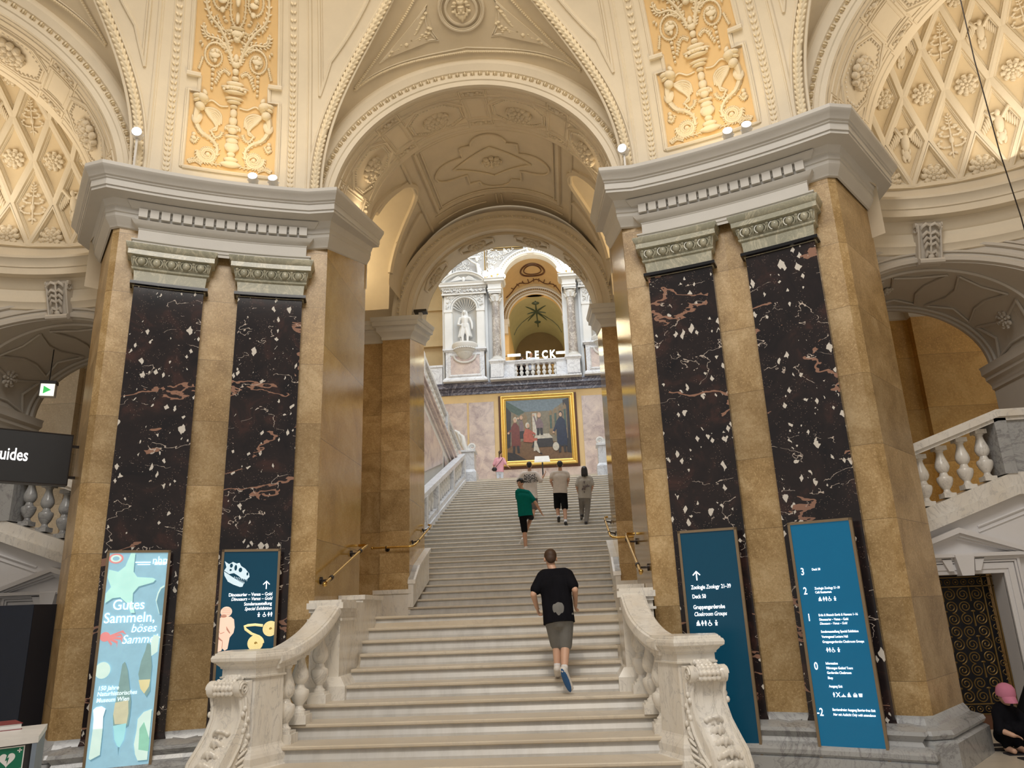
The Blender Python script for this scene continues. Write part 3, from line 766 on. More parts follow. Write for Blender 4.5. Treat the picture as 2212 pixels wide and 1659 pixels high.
# niche cornice and attic band
def f_corn():
    mb = MB()
    prof = [(.0, 6.30), (.03, 6.31), (.05, 6.36), (.09, 6.40), (.09, 6.46), (.06, 6.47), (.06, 6.60), (.09, 6.62), (.12, 6.68), (.16, 6.72), (.16, 6.755), (.30, 6.76), (.30, 6.86), (.32, 6.87), (.32, 6.90), (.36, 6.97), (.39, 6.99), (.39, 7.03), (.12, 7.05), (.10, 7.06), (.10, 7.30), (.14, 7.32), (.14, 7.35), (.06, 7.36)]
    rows = [[np_(-38+166*k/80, NR-o, z) for k in range(81)] for o, z in prof]
    mb.grid(rows); return mb
both(f_corn, 'trim_niche_cornice_SIDE', 'cream_plaster', 30)
# coffered half dome: a network of raised lozenge ribs over ochre ground
NZ0, NRD = 7.30, 3.02
def nd(a, e, lift=0): return Vector((NC[0]+(NRD-lift)*cos(a)*cos(e), NC[1]+(NRD-lift)*sin(a)*cos(e), NZ0+(NRD-lift)*sin(e)*1.12))
def f_dome():
    mb = MB(); mb.grid([[nd(radians(-40+170*k/60), radians(88*j/24)) for k in range(61)] for j in range(25)]); return mb
both(f_dome, 'ceiling_niche_SIDE', 'coffer_ground', 40)
NL = 30                                              # lozenges around the full circle
def lat(j): # elevation of lattice level j, shrinking upwards so that the lozenges stay similar
    e = 0.0
    for q in range(j): e += 1.02*(2*pi/NL)*max(.3, cos(e))
    return e
LEV = [lat(j) for j in range(26)]
LEV = [e for e in LEV if e < 1.45]
def loz(i, j):
    """corners of the lozenge centred on level j"""
    w = 2*pi/NL; ac = radians(45)+(i+(j % 2)*.5)*w
    return [(ac, LEV[j-1]) if j > 0 else None, (ac+w/2, LEV[j]), (ac, LEV[j+1]), (ac-w/2, LEV[j])], ac
def f_ribs():
    mb = MB(); w = 2*pi/NL
    for j in range(0, len(LEV)-1):
        for i in range(-6, 7):
            cs, ac = loz(i, j)
            if not (radians(-38) < ac < radians(126)): continue
            cc = (ac, LEV[j])
            pts = [c for c in cs if c]
            if len(pts) == 3: pts = [cs[1], cs[2], cs[3]]
            n = len(pts)
            def sc(p, k): return (cc[0]+(p[0]-cc[0])*k, cc[1]+(p[1]-cc[1])*k) if len(pts) == 4 else (ac+(p[0]-ac)*k, LEV[0]+.012*(1/k-1)*8+(p[1]-LEV[0])*k*.98)
            R = [[nd(*sc(p, k), l) for p in pts] for k, l in ((1.0, .075), (.845, .075), (.80, .03), (.76, .03), (.74, .012), (.72, .012), (.70, 0))]
            def dens(row):     # subdivide edges so that they follow the sphere
                return row
            mb.grid([r+[r[0]] for r in R])
    return mb
both(f_ribs, 'trim_niche_coffers_SIDE', 'coffer_cream')
# ================================================================== STAIR HALL beyond the far arch
XC = .07
def T(x=0, y=0, z=0): return Matrix.Translation((x, y, z))
BAL_PROF = [(.072, 0), (.072, .045), (.058, .055), (.045, .075), (.042, .10), (.052, .115), (.085, .17), (.105, .235), (.108, .275), (.10, .30), (.075, .315), (.06, .33), (.052, .36), (.05, .375), (.062, .385), (.085, .42), (.098, .47), (.09, .53), (.068, .60), (.052, .66), (.046, .71), (.058, .725), (.06, .745), (.075, .755), (.075, .80)]
def baluster_mb(x, y, z, h=.8, sc=1.0, seg=16, plinth=True):
    mb = MB(); mb.lathe([(r*sc, q*h/.8) for r, q in BAL_PROF], seg, T(x, y, z))
    if plinth: mb.box(x-.085*sc, x+.085*sc, y-.085*sc, y+.085*sc, z-.03, z+.05*h); mb.box(x-.08*sc, x+.08*sc, y-.08*sc, y+.08*sc, z+h-.05, z+h+.01)
    return mb

# walls of the hall
mb = MB()
mb.quad((-7.2, 34, 6.9), (7.4, 34, 6.9), (7.4, 34, 12.0), (-7.2, 34, 12.0)); struct(mb.build('wall_back', 'hall_gold_plaster'))
def f():
    mb = MB(); mb.quad((7.0, 16.8, 1), (7.0, 34, 1), (7.0, 34, 24), (7.0, 16.8, 24)); return mb
both(f, 'wall_hall_SIDE', 'hall_gold_plaster')
mb = MB(); mb.quad((-7, 16.8, 23.8), (7, 16.8, 23.8), (7, 19.3, 23.8), (-7, 19.3, 23.8)); struct(mb.build('ceiling_hall', 'hall_white'))
# speckled stone panels on the landing wall
wp = tag(empty('wall_panelling', (XC, 33.98, 6.9)), 'pink speckled marble panelling of the landing wall around the painting', 'panelling')
mb = MB()
for x0, x1, z0, z1 in ((-4.9, -3.25, 7.3, 11.1), (-3.15, -1.98, 7.3, 11.1), (2.12, 3.3, 7.3, 11.15), (3.4, 4.9, 7.3, 11.15), (-1.9, 2.05, 7.0, 7.85)):
    mb.box(x0, x1, 33.95, 34.0, z0, z1)
mb.build('panel', 'speckled_pink', wp)
mb = MB(); mb.box(-7, 7.2, 33.9, 34, 6.9, 7.18); mb.box(-7, 7.2, 33.93, 34, 7.18, 7.24); mb.build('skirting', 'pale_marble', wp)
cb = tag(empty('cornice_band', (XC, 33.9, 11.5)), 'dark blue veined marble string course under the upper gallery', 'cornice')
sweep([(-6.9, 34.0), (7.1, 34.0)], [(0, 11.50), (.05, 11.50), (.05, 11.62), (.10, 11.64), (.13, 11.72), (.13, 11.76), (.28, 11.78), (.28, 11.90), (.33, 11.95), (.33, 12.0), (0, 12.02)]).build('moulding', 'blue_grey_marble', cb, 30)

# painting (generic company of gentlemen in a panelled cabinet room)
pt = tag(empty('painting', (XC, 33.85, 7.95)), 'large gold framed group portrait hanging over the upper landing', 'painting')
x0, x1, z0, z1 = -1.66, 1.78, 7.98, 11.32
def rect_frame(x0, x1, z0, z1, y, prof, mat, name, parent):
    """prof: (inset, outward) from the outer edge"""
    rows = []
    for i, o in prof: rows.append([(x0+i, y-o, z0+i), (x1-i, y-o, z0+i), (x1-i, y-o, z1-i), (x0+i, y-o, z1-i), (x0+i, y-o, z0+i)])
    return MB().grid(rows).build(name, mat, parent)
rect_frame(x0, x1, z0, z1, 33.95, [(0, 0), (0, .10), (.03, .15), (.06, .15), (.09, .11), (.12, .10), (.15, .12), (.18, .12), (.21, .07), (.24, .06), (.26, .03)], 'gilt', 'frame', pt)
cx0, cx1, cz0, cz1 = x0+.25, x1-.25, z0+.25, z1-.25
for nm, c in (('paint_ceiling', (.16, .21, .25)), ('paint_wall', (.21, .185, .13)), ('paint_floor', (.17, .095, .045)), ('paint_dark', (.035, .03, .03)), ('paint_wood', (.24, .17, .09)), ('paint_maroon', (.17, .045, .035)), ('paint_red', (.42, .11, .07)), ('paint_navy', (.02, .028, .06)), ('paint_mauve', (.20, .14, .15)), ('paint_skin', (.55, .36, .25)), ('paint_pale', (.55, .52, .45)), ('paint_green', (.07, .11, .09))):
    flat(nm, c, .35, 0, 0, None, .18)
def PX(u, v, d=0): return (cx0+(cx1-cx0)*u, 33.90-d, cz0+(cz1-cz0)*v)
cv_mb = []; cv_m = []; names = ['paint_wall', 'paint_ceiling', 'paint_floor', 'paint_dark', 'paint_wood', 'paint_maroon', 'paint_red', 'paint_navy', 'paint_mauve', 'paint_skin', 'paint_pale', 'paint_green']
pm = MB(); fm = []; dep = [0]
def shape(pts, m):
    dep[0] += .0006; pm.add([PX(u, v, dep[0]) for u, v in pts], [tuple(range(len(pts)))]); fm.append(names.index(m))
def oval(u, v, a, b, m, n=16, rot=0): shape([(u+a*cos(2*pi*k/n)*cos(rot)-b*sin(2*pi*k/n)*sin(rot), v+a*cos(2*pi*k/n)*sin(rot)+b*sin(2*pi*k/n)*cos(rot)) for k in range(n)], m)
shape([(0, 0), (1, 0), (1, 1), (0, 1)], 'paint_wall'); shape([(0, 1), (1, 1), (.72, .80), (.30, .80)], 'paint_ceiling'); shape([(0, 1), (.30, .80), (.20, .74), (0, .86)], 'paint_green')
shape([(0, 0), (1, 0), (1, .18), (.62, .34), (.3, .34), (0, .22)], 'paint_floor'); shape([(0, 0), (.3, 0), (.12, .12), (0, .14)], 'paint_dark')
shape([(.93, .1), (1, .08), (1, 1), (.90, .97)], 'paint_dark'); shape([(0, .2), (.05, .22), (.08, .8), (0, .9)], 'paint_dark')
for k in range(4):
    u = .67+.075*k; shape([(u, .40-.02*k), (u+.06, .39-.02*k), (u+.06, .76+.035*k), (u+.03, .82+.035*k), (u, .74+.035*k)], 'paint_wood'); shape([(u+.012, .50), (u+.048, .50), (u+.048, .73+.03*k), (u+.012, .72+.03*k)], 'paint_green')
for u in (.10, .26): shape([(u, .36), (u+.07, .36), (u+.07, .72), (u+.035, .78), (u, .72)], 'paint_wood')
shape([(.39, .36), (.50, .36), (.50, .80), (.39, .80)], 'paint_wood'); shape([(.41, .40), (.48, .40), (.48, .77), (.41, .77)], 'paint_pale')
shape([(.38, .20), (.74, .20), (.70, .37), (.45, .38)], 'paint_dark'); shape([(.42, .34), (.72, .345), (.66, .42), (.46, .42)], 'paint_pale')
for u, v0, v1, w, m, hair in ((.14, .12, .62, .075, 'paint_maroon', 'paint_pale'), (.24, .36, .66, .035, 'paint_mauve', 'paint_wood'), (.52, .40, .68, .06, 'paint_mauve', 'paint_skin'), (.86, .10, .68, .085, 'paint_navy', 'paint_dark')):
    shape([(u-w*.9, v0+.10), (u+w*.9, v0+.10), (u+w*1.0, v0+.3*(v1-v0)+.1), (u+w*.75, v1-.06), (u+w*.2, v1), (u-w*.35, v1), (u-w*.9, v1-.07)], m)
    for q in (-1, 1): shape([(u+q*w*.5-.018, v0), (u+q*w*.5+.018, v0), (u+q*w*.4+.02, v0+.12), (u+q*w*.4-.02, v0+.12)], 'paint_dark')
    oval(u, v1+.055, .030, .045, hair); oval(u-.004, v1+.045, .024, .036, 'paint_skin')
    shape([(u-w, v1-.1), (u-w*.5, v1-.12), (u-w*1.3, v0+.34), (u-w*1.6, v0+.35)], m); oval(u-w*1.5, v0+.335, .018, .018, 'paint_skin')
shape([(.26, .30), (.40, .28), (.42, .38), (.36, .50), (.30, .52), (.26, .42)], 'paint_red'); shape([(.36, .30), (.47, .29), (.48, .35), (.38, .36)], 'paint_red'); shape([(.41, .14), (.44, .14), (.47, .31), (.43, .31)], 'paint_pale'); shape([(.44, .16), (.50, .10), (.51, .12), (.46, .30)], 'paint_pale'); shape([(.49, .10), (.55, .08), (.53, .11)], 'paint_dark')
oval(.33, .57, .032, .05, 'paint_pale'); oval(.34, .56, .022, .036, 'paint_skin'); shape([(.34, .46), (.45, .40), (.45, .43), (.36, .50)], 'paint_red'); oval(.76, .20, .05, .07, 'paint_pale')
pm.build('canvas', None, pt, None, names, fm)
rect_frame(x0-.10, x1+.10, z0-.14, z1+.02, 34.0, [(0, 0), (0, .05), (.10, .06), (.10, 0)], 'dark_wood', 'backing_border', pt)
MT = Matrix.Translation((XC-.32, 33.88, 11.37)) @ Matrix.Rotation(pi/2, 4, 'X')
place_text('KAISER FRANZ I', .085, 'gilt_dull', MT, pt, 'lettering', bold=.01)

# gallery facade
gal = tag(empty('gallery_facade', (XC, 34.0, 12.0)), 'ornate white gallery wall with a tall open arch above the painting', 'gallery')
def fs(x, m=None): return XC+x
# spandrel wall with arch opening
AR, AZ = 1.42, 17.12
mb = MB(); rows = [[(XC-AR*cos(pi*k/36), 34.0, AZ+AR*sin(pi*k/36)) for k in range(37)], [(XC-max(-1, min(1, 1.42*cos(pi*k/36)))*2.35, 34.0, AZ+min(2.0, 2.9*sin(pi*k/36))) for k in range(37)]]
mb.grid(rows)
for s in (-1, 1):
    mb.quad((XC+s*AR, 34, 12), (XC+s*2.35, 34, 12), (XC+s*2.35, 34, AZ), (XC+s*AR, 34, AZ))
mb.box(XC-2.4, XC+2.4, 33.9, 34.3, 19.1, 19.35); mb.quad((XC-6, 34, 19.3), (XC+6, 34, 19.3), (XC+6, 34, 24), (XC-6, 34, 24))
for s in (-1, 1): mb.quad((XC+s*4.25, 34.1, 16.3), (XC+s*2.3, 34.1, 16.3), (XC+s*2.3, 34.1, 19.3), (XC+s*4.25, 34.1, 19.3))
mb.build('wall', 'hall_white', gal)
mb = arc_sweep((XC, 34.0, AZ), AR, [(0, .4), (0, -.10), (.05, -.12), (.06, -.16), (.14, -.16), (.15, -.13), (.24, -.13), (.25, -.18), (.32, -.19), (.34, -.14), (.36, 0)], 0, pi, 40); mb.build('archivolt', 'hall_white', gal, 30)
mb = MB()
for j in range(44): a = pi*(j+.5)/44; mb.ell((XC-(AR+.20)*cos(a), 33.86, AZ+(AR+.20)*sin(a)), (.035, .03, .03), 6, 4)
mb.build('bead_row', 'relief_grey', gal, 60)
mb = MB(); mb.prism([(XC-.16, 33.75, 18.55), (XC+.16, 33.75, 18.55), (XC+.22, 33.75, 19.05), (XC-.22, 33.75, 19.05)], (0, .3, 0)); mb.ell((XC, 33.72, 18.82), (.12, .10, .16)); mb.ell((XC-.17, 33.76, 18.98), (.07, .07, .07)); mb.ell((XC+.17, 33.76, 18.98), (.07, .07, .07)); mb.box(XC-.26, XC+.26, 33.68, 34, 19.05, 19.12); mb.build('keystone', 'hall_white', gal, 50)
def foliage(n, x0, x1, z0, z1, y, seed, size=.09, keep=lambda x, z: True):
    rnd = random.Random(seed); mb = MB(); k = 0; t = 0
    while k < n and t < n*6:
        t += 1; x = rnd.uniform(x0, x1); z = rnd.uniform(z0, z1)
        if not keep(x, z): continue
        k += 1; a = rnd.uniform(0, 2*pi); r = size*rnd.uniform(.5, 1.1); h = rnd.choice((-1, 1)); pts = []
        for i in range(9):
            u = i/8; rr = r*(1-.75*u); pts.append((x+rr*cos(a+h*u*4.6), y-.02-.03*u, z+rr*sin(a+h*u*4.6)))
        mb.tube(pts, [.012+.014*(1-i/8) for i in range(9)], 5)
        mb.ell((x, y-.04, z), (.025, .02, .025), 6, 4)
    return mb
def sp(x, z): return hypot(x-XC, z-AZ) > AR+.48
m1 = foliage(46, XC-2.2, XC-.6, 17.3, 18.95, 33.98, 3, .13, sp); m2 = foliage(46, XC+.6, XC+2.2, 17.3, 18.95, 33.98, 4, .13, sp)
mb = MB()
for s in (-1, 1): mb.add([(XC+s*2.15, 33.975, 17.3), (XC+s*2.15, 33.975, 18.9), (XC+s*.55, 33.975, 18.9)]+[(XC+s*(AR+.42)*sin(t), 33.975, AZ+(AR+.42)*cos(t)) for t in (.25, .45, .65, .85, 1.05, 1.25, 1.45)], [tuple(range(10))])
mb.build('spandrel_ground', 'relief_grey', gal)
m1.build('spandrel_relief', 'hall_white', gal, 60); m2.build('spandrel_relief', 'hall_white', gal, 60)
mb = MB()
for s in (-1, 1):
    for w, o in ((.05, 0), (.03, .1)):
        pts = [(XC+s*(2.28-o), 33.96, 17.15), (XC+s*(2.28-o), 33.96, 19.02-o), (XC+s*.35, 33.96, 19.02-o)]
        mb.tube(pts, w, 5)
mb.build('panel_moulding', 'gilt_dull', gal)
# room beyond the arch
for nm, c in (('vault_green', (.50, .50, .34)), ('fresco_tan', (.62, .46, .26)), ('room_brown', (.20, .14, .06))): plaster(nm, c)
mb = MB()
rr = lambda R, y, z: [(XC-R*cos(pi*k/30), y, z+R*sin(pi*k/30)) for k in range(31)]
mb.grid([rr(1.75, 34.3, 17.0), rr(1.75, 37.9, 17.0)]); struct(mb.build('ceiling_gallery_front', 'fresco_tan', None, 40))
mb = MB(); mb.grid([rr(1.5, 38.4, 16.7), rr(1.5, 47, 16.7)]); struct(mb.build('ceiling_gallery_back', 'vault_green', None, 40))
mb = MB(); mb.grid([rr(1.5, 38.0, 16.7), rr(3.2, 38.0, 16.7)]); mb.grid([rr(1.5, 38.0, 16.7), rr(1.5, 38.4, 16.7)])
for s in (-1, 1):
    mb.quad((XC+s*1.75, 34.3, 12), (XC+s*1.75, 38, 12), (XC+s*1.75, 38, 17), (XC+s*1.75, 34.3, 17)); mb.quad((XC+s*1.5, 38, 12), (XC+s*3.2, 38, 12), (XC+s*3.2, 38, 16.7), (XC+s*1.5, 38, 16.7)); mb.quad((XC+s*1.5, 38, 12), (XC+s*1.5, 47, 12), (XC+s*1.5, 47, 16.7), (XC+s*1.5, 38, 16.7))
struct(mb.build('wall_gallery_room', 'hall_gold_plaster'))
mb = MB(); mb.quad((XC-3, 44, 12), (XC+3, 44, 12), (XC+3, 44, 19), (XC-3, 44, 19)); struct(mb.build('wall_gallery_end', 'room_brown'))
mb = MB(); mb.quad((-6, 34, 12.02), (6, 34, 12.02), (6, 47, 12.02), (-6, 47, 12.02)); struct(mb.build('floor_gallery', 'dark_wood'))
ar2 = MB()
for dr, w, n_ in ((.0, .05, 0), (.14, .04, 0), (.34, .07, 0)): ar2.tube([(XC-(1.5+dr)*cos(pi*k/40), 37.95, 16.7+(1.5+dr)*sin(pi*k/40)) for k in range(41)], w, 6)
for s in (-1, 1): ar2.box(XC+s*1.72-.3, XC+s*1.72+.3, 37.7, 38.1, 16.4, 16.7); ar2.box(XC+s*1.72-.22, XC+s*1.72+.22, 37.75, 38.1, 15.9, 16.4)
ar2.build('inner_arch', 'hall_white', gal, 40)
ar3 = MB()
for j in range(48): a = pi*(j+.5)/48; ar3.ell((XC-1.74*cos(a), 37.92, 16.7+1.74*sin(a)), (.03, .03, .03), 6, 4)
for j in (0, 1, 2): ar3.box(XC-.5+.12*j, XC+.5-.12*j, 38.15, 38.2+.02*j, 18.13-.02, 18.19)
ar3.build('inner_arch_beads', 'dark_wood', gal, 60)
ar3 = MB()
for R_, w in ((1.1, .06), (1.3, .04)): ar3.tube([(XC-R_*cos(pi*k/30), 43.9, 15.2+R_*sin(pi*k/30)) for k in range(31)], w, 5)
for s in (-1, 1): ar3.box(XC+s*.75-.03, XC+s*.75+.03, 43.85, 43.95, 12, 15.9)
ar3.box(XC-.75, XC+.75, 43.85, 43.95, 15.2, 15.28); ar3.box(XC-.55, XC+.55, 43.85, 43.95, 14.7, 14.76)
ar3.build('end_wall_arch', 'hall_gold_plaster', gal, 40)
# side loggias left and right of the facade
def f():
    mb = MB(); mb.quad((4.2, 37.5, 12), (12, 37.5, 12), (12, 37.5, 22), (4.2, 37.5, 22)); mb.box(4.2, 12, 37.2, 37.5, 15.2, 15.5); mb.box(4.2, 12, 37.35, 37.5, 17.3, 17.5); return mb
both(f, 'wall_loggia_SIDE', 'hall_gold_plaster')
for s, nm in SIDES:
    lg = tag(empty('loggia_parapet', (s*4.9, 33.8, 12.02)), 'plain pale marble parapet with dark counter behind, %s of the statue niche' % nm, 'parapet', 'parapets beside the niches')
    mb = MB(); mb.box(4.35, 7.0, 33.7, 33.95, 12.02, 12.85); mb.box(4.33, 7.0, 33.66, 34.0, 12.85, 12.95); (mb.xf(MIR) if s < 0 else mb).build('parapet', 'pale_marble', lg)
    mb = MB(); mb.box(4.3, 7.2, 36.6, 37.2, 12.02, 13.55); (mb.xf(MIR) if s < 0 else mb).build('counter', 'dark_wood', lg)
# painted ceiling ornaments
mb = MB(); mb.tube([(XC+.62*cos(2*pi*k/30), 36.1+.75*sin(2*pi*k/30), 17.0+sqrt(1.73**2-(.62*cos(2*pi*k/30))**2)-.01) for k in range(31)], .05, 5)
mb.tube([(XC+.45*cos(2*pi*k/30), 36.1+.55*sin(2*pi*k/30), 17.0+sqrt(1.73**2-(.45*cos(2*pi*k/30))**2)-.01) for k in range(31)], .03, 5)
for q in range(9):
    x = -1.2+2.4*q/8; mb.tube([(XC+x, 37.2, 17+sqrt(1.73**2-x*x)), (XC+x*.9, 37.6, 17+sqrt(1.73**2-x*x*.81))], .025, 5)
mb.tube([(XC-1.5+3*k/20, 37.5+.2*sin(k), 17+sqrt(1.72**2-(1.5-3*k/20)**2)) for k in range(21)], .025, 5)
mb.build('fresco_ornament', 'dark_wood', gal)
mb = MB()
def g2(x, y): return (XC+x, y, 16.7+sqrt(max(.01, 1.48**2-x*x)))
for q in range(8):
    a = pi*q/4; L = .55 if q % 2 == 0 else .8
    mb.tube([g2(L*u*cos(a), 40.6+L*2.0*u*sin(a)) for u in (0, .3, .6, .85, 1)], [.03, .055, .04, .03, .01], 5)
for x in (-1, 1): mb.tube([g2(x*u, 40.6+.2*sin(u*3)+u*.8) for u in (0, .3, .6, .9, 1.2, 1.4)], .02, 4)
mb.tube([g2(0, y) for y in (39, 40, 41, 42, 43)], .035, 5); mb.ell(g2(0, 42.2), (.2, .2, .06)); mb.ell(g2(0, 39.3), (.22, .2, .06))
mb.build('ceiling_star_ornament', 'paint_green', gal)

# columns with entablature blocks and globe lamps
def column():
    root = empty('column', (0, 0, 0))
    mb = MB(); mb.lathe([(.215, 0.0), (.215, .05), (.20, 1.0), (.185, 2.2), (.175, 2.78)], 20, T(0, 0, .24)); mb.build('shaft', 'column_marble', root, 40)
    mb = MB(); mb.box(-.30, .30, -.30, .30, 0, .08); mb.lathe([(.29, .08), (.30, .12), (.28, .155), (.24, .165), (.235, .185), (.25, .20), (.25, .22), (.215, .24)], 20); mb.build('base', 'hall_white', root, 30)
    mb = MB(); mb.lathe([(.18, 3.02), (.20, 3.04), (.19, 3.06), (.20, 3.12), (.24, 3.25), (.27, 3.36)], 20)
    for k in range(8):
        a = 2*pi*k/8; mb.tube([(.19*cos(a), .19*sin(a), 3.06), (.24*cos(a), .24*sin(a), 3.17), (.31*cos(a), .31*sin(a), 3.25), (.28*cos(a), .28*sin(a), 3.22)], [.05, .05, .035, .012], 5)
    for k in range(4):
        a = pi/4+pi/2*k; mb.tube([(.28*cos(a)+.06*cos(a)*cos(t)*(1-t/9), .28*sin(a)+.06*sin(a)*cos(t)*(1-t/9), 3.33+.06*sin(t)*(1-t/9)) for t in [j*.7 for j in range(9)]], .022, 5)
    mb.box(-.30, .30, -.30, .30, 3.40, 3.46); mb.build('capital', 'hall_white', root, 50)
    return root
c0 = column(); c0.location = (XC-1.78, 33.62, 12.93)
bpy.context.view_layer.update()
tag(c0, 'grey and white veined marble column left of the upper arch', 'column', 'columns of the gallery arch')
c1 = copy_tree(c0, T(3.60, 0, 0)); c1['label'] = 'grey and white veined marble column right of the upper arch'
for s, nm in ((-1, 'left'), (1, 'right')):
    mb = MB(); x = XC+s*1.79
    pth = [(x-.32, 34.0), (x-.32, 33.30), (x+.32, 33.30), (x+.32, 34.0)]
    m = sweep(pth, [(0, 16.40), (.0, 16.52), (.03, 16.53), (.03, 16.58), (.0, 16.59), (0, 16.80), (.05, 16.83), (.05, 16.88), (.16, 16.90), (.16, 16.98), (.2, 17.03), (.2, 17.06), (-.25, 17.08)])
    e = m.build('entablature_block', 'hall_white', None, 30); tag(e, 'white moulded entablature block carrying the %s column lamps' % nm, 'entablature')
    for k, (dx, dy, dz) in enumerate(((-.42, .0, .16), (-.10, -.25, .10), (.20, -.25, .16), (.42, .05, -.02))):
        lp = tag(empty('globe_lamp', (x+dx*1.0, 33.35+dy, 17.2+dz)), '%s globe lamp on the %s column of the gallery' % (('leftmost', 'second', 'third', 'rightmost')[k], nm), 'lamp', 'globe lamps beside the gallery arch')
        MB().lathe([(.001, .14), (.07, .126), (.12, .07), (.14, 0), (.12, -.07), (.07, -.12), (.02, -.14)], 14, T(x+dx, 33.35+dy, 17.22+dz)).build('globe', 'warm_bulb', lp, 60)
        MB().lathe([(.02, -.1), (.02, -.16), (.05, -.17), (.05, -.2)], 8, T(x+dx, 33.35+dy, 17.22+dz)).tube([(x+dx, 33.35+dy, 17.05+dz), (x+dx*.4, 33.45, 17.06)], .02, 6).build('holder', 'brass', lp)
light('gallery_lamp_light', 'POINT', (XC, 33.0, 17.6), 22, (1, .82, .5), .3)
light('gallery_room_light', 'POINT', (XC, 37.0, 15.5), 60, (1, .80, .5), .5)
light('gallery_far_light', 'POINT', (XC, 41.5, 14.6), 60, (1, .86, .5), .5)

# statue niches (left one in full view, right one partly hidden)
sw = None
def aedicule(s):
    nm = 'left' if s < 0 else 'right'; cx = XC+s*3.30
    root = tag(empty('statue_niche', (cx, 33.8, 12.05)), 'white shell niche with pediment and carved bowl bracket %s of the gallery arch' % nm, 'niche', 'statue niches of the gallery')
    mb = MB(); x0, x1 = cx-.98, cx+.98; nx0, nx1, nz0, nz1 = cx-.58, cx+.58, 13.86, 15.70; Y = 33.60
    mb.quad((x0, Y, 13.6), (nx0, Y, 13.6), (nx0, Y, nz1), (x0, Y, nz1)); mb.quad((nx1, Y, 13.6), (x1, Y, 13.6), (x1, Y, nz1), (nx1, Y, nz1)); mb.quad((nx0, Y, 13.6), (nx1, Y, 13.6), (nx1, Y, nz0), (nx0, Y, nz0))
    mb.grid([[(cx-.58*cos(pi*k/24), Y, nz1+.58*sin(pi*k/24)) for k in range(25)], [(cx-.98*max(-1, min(1, 1.5*cos(pi*k/24))), Y, nz1+min(.75, 1.2*sin(pi*k/24))) for k in range(25)]])
    mb.quad((x0, Y, 12), (x0, 34, 12), (x0, 34, 16.5), (x0, Y, 16.5)); mb.quad((x1, Y, 12), (x1, 34, 12), (x1, 34, 16.5), (x1, Y, 16.5))
    mb.quad((x0-.12, Y+.2, 12), (x0, Y+.2, 12), (x0, Y+.2, 16.5), (x0-.12, Y+.2, 16.5)); mb.quad((x1+.12, Y+.2, 12), (x1, Y+.2, 12), (x1, Y+.2, 16.5), (x1+.12, Y+.2, 16.5))
    mb.build('body', 'hall_white', root)
    mb = MB(); mb.grid([[(cx-.58*cos(pi*k/16), Y+.5*sin(pi*k/16), z) for k in range(17)] for z in (nz0, nz1)]); mb.add([(cx-.58*cos(pi*k/16), Y+.5*sin(pi*k/16), nz0) for k in range(17)], [tuple(range(17))])
    mb.build('niche_recess', 'grey_plaster', root, 40)
    mb = MB(); n = 20; rows = []
    for j in range(9):
        e = pi/2*j/8; rows.append([(cx-.58*cos(pi*k/n)*cos(e)*(1), Y+.5*sin(pi*k/n)*cos(e)*1.0+.0, nz1+.58*sin(e)) for k in range(n+1)])
    mb.grid(rows)
    for k in range(1, 12):
        a = pi*k/12; mb.tube([(cx, Y+.42, nz1-.02), (cx-.40*cos(a), Y+.28, nz1+.40*sin(a)), (cx-.56*cos(a), Y+.04, nz1+.56*sin(a))], [.01, .03, .045], 5)
    mb.build('shell', 'hall_white', root, 50)
    mb = MB()
    for s2 in (-1, 1): mb.box(cx+s2*.78-.17, cx+s2*.78+.17, Y-.07, Y, 13.65, 15.55); mb.box(cx+s2*.78-.2, cx+s2*.78+.2, Y-.1, Y, 15.55, 15.68)
    for w, dr in ((.04, .04), (.03, .14)): mb.tube([(cx-(.58+dr)*cos(pi*k/24), Y-.04, nz1+(.58+dr)*sin(pi*k/24)) for k in range(25)], w, 6)
    mb.build('jamb_and_arch_moulding', 'hall_white', root, 40)
    foliage(40, cx-.9, cx+.9, 15.8, 16.45, Y, 11+s, .10, lambda x, z: hypot(x-cx, z-nz1) > .78).build('spandrel_scrolls', 'hall_white', root, 60)
    m = sweep([(cx-1.06, 34.0), (cx-1.06, Y-.1), (cx+1.06, Y-.1), (cx+1.06, 34.0)], [(0, 16.42), (.03, 16.44), (.03, 16.50), (0, 16.51), (0, 16.72), (.04, 16.74), (.04, 16.82), (.14, 16.85), (.14, 16.93), (.18, 16.98), (.20, 17.03), (-.3, 17.05)])
    m.build('entablature', 'hall_white', root, 30)
    mb = MB()
    for j in range(24): mb.box(cx-1.03+2.0*j/23, cx-1.03+2.0*j/23+.045, Y-.17, Y-.1, 16.75, 16.82)
    foliage(30, cx-1.0, cx+1.0, 16.55, 16.68, Y-.09, 21+s, .06).xf(T()) ; mb.build('dentil_row', 'hall_white', root)
    MB().quad((cx-1.02, Y-.103, 16.52), (cx+1.02, Y-.103, 16.52), (cx+1.02, Y-.103, 16.72), (cx-1.02, Y-.103, 16.72)).quad((cx-1.0, 34.04, 17.6), (cx+1.0, 34.04, 17.6), (cx+1.0, 34.04, 18.95), (cx-1.0, 34.04, 18.95)).build('frieze_ground', 'relief_grey', root)
    foliage(34, cx-1.0, cx+1.0, 16.56, 16.68, Y-.11, 21+s, .07).build('frieze_scrolls', 'hall_white', root, 60)
    mb = MB(); R_ = 1.45; zc = 17.05-R_+.56
    arc = lambda r, y: [(cx+r*sin(t), y, zc+r*cos(t)) for t in [(-.86+1.72*k/20) for k in range(21)]]
    mb.grid([arc(R_, 33.9), arc(R_, 33.30), arc(R_-.05, 33.28), arc(R_-.07, 33.36), arc(R_-.14, 33.38), arc(R_-.16, 33.48), arc(R_-.16, 33.9)]); mb.quad((cx-1.1, 33.55, 17.04), (cx+1.1, 33.55, 17.04), (cx+.8, 33.55, 17.45), (cx-.8, 33.55, 17.45))
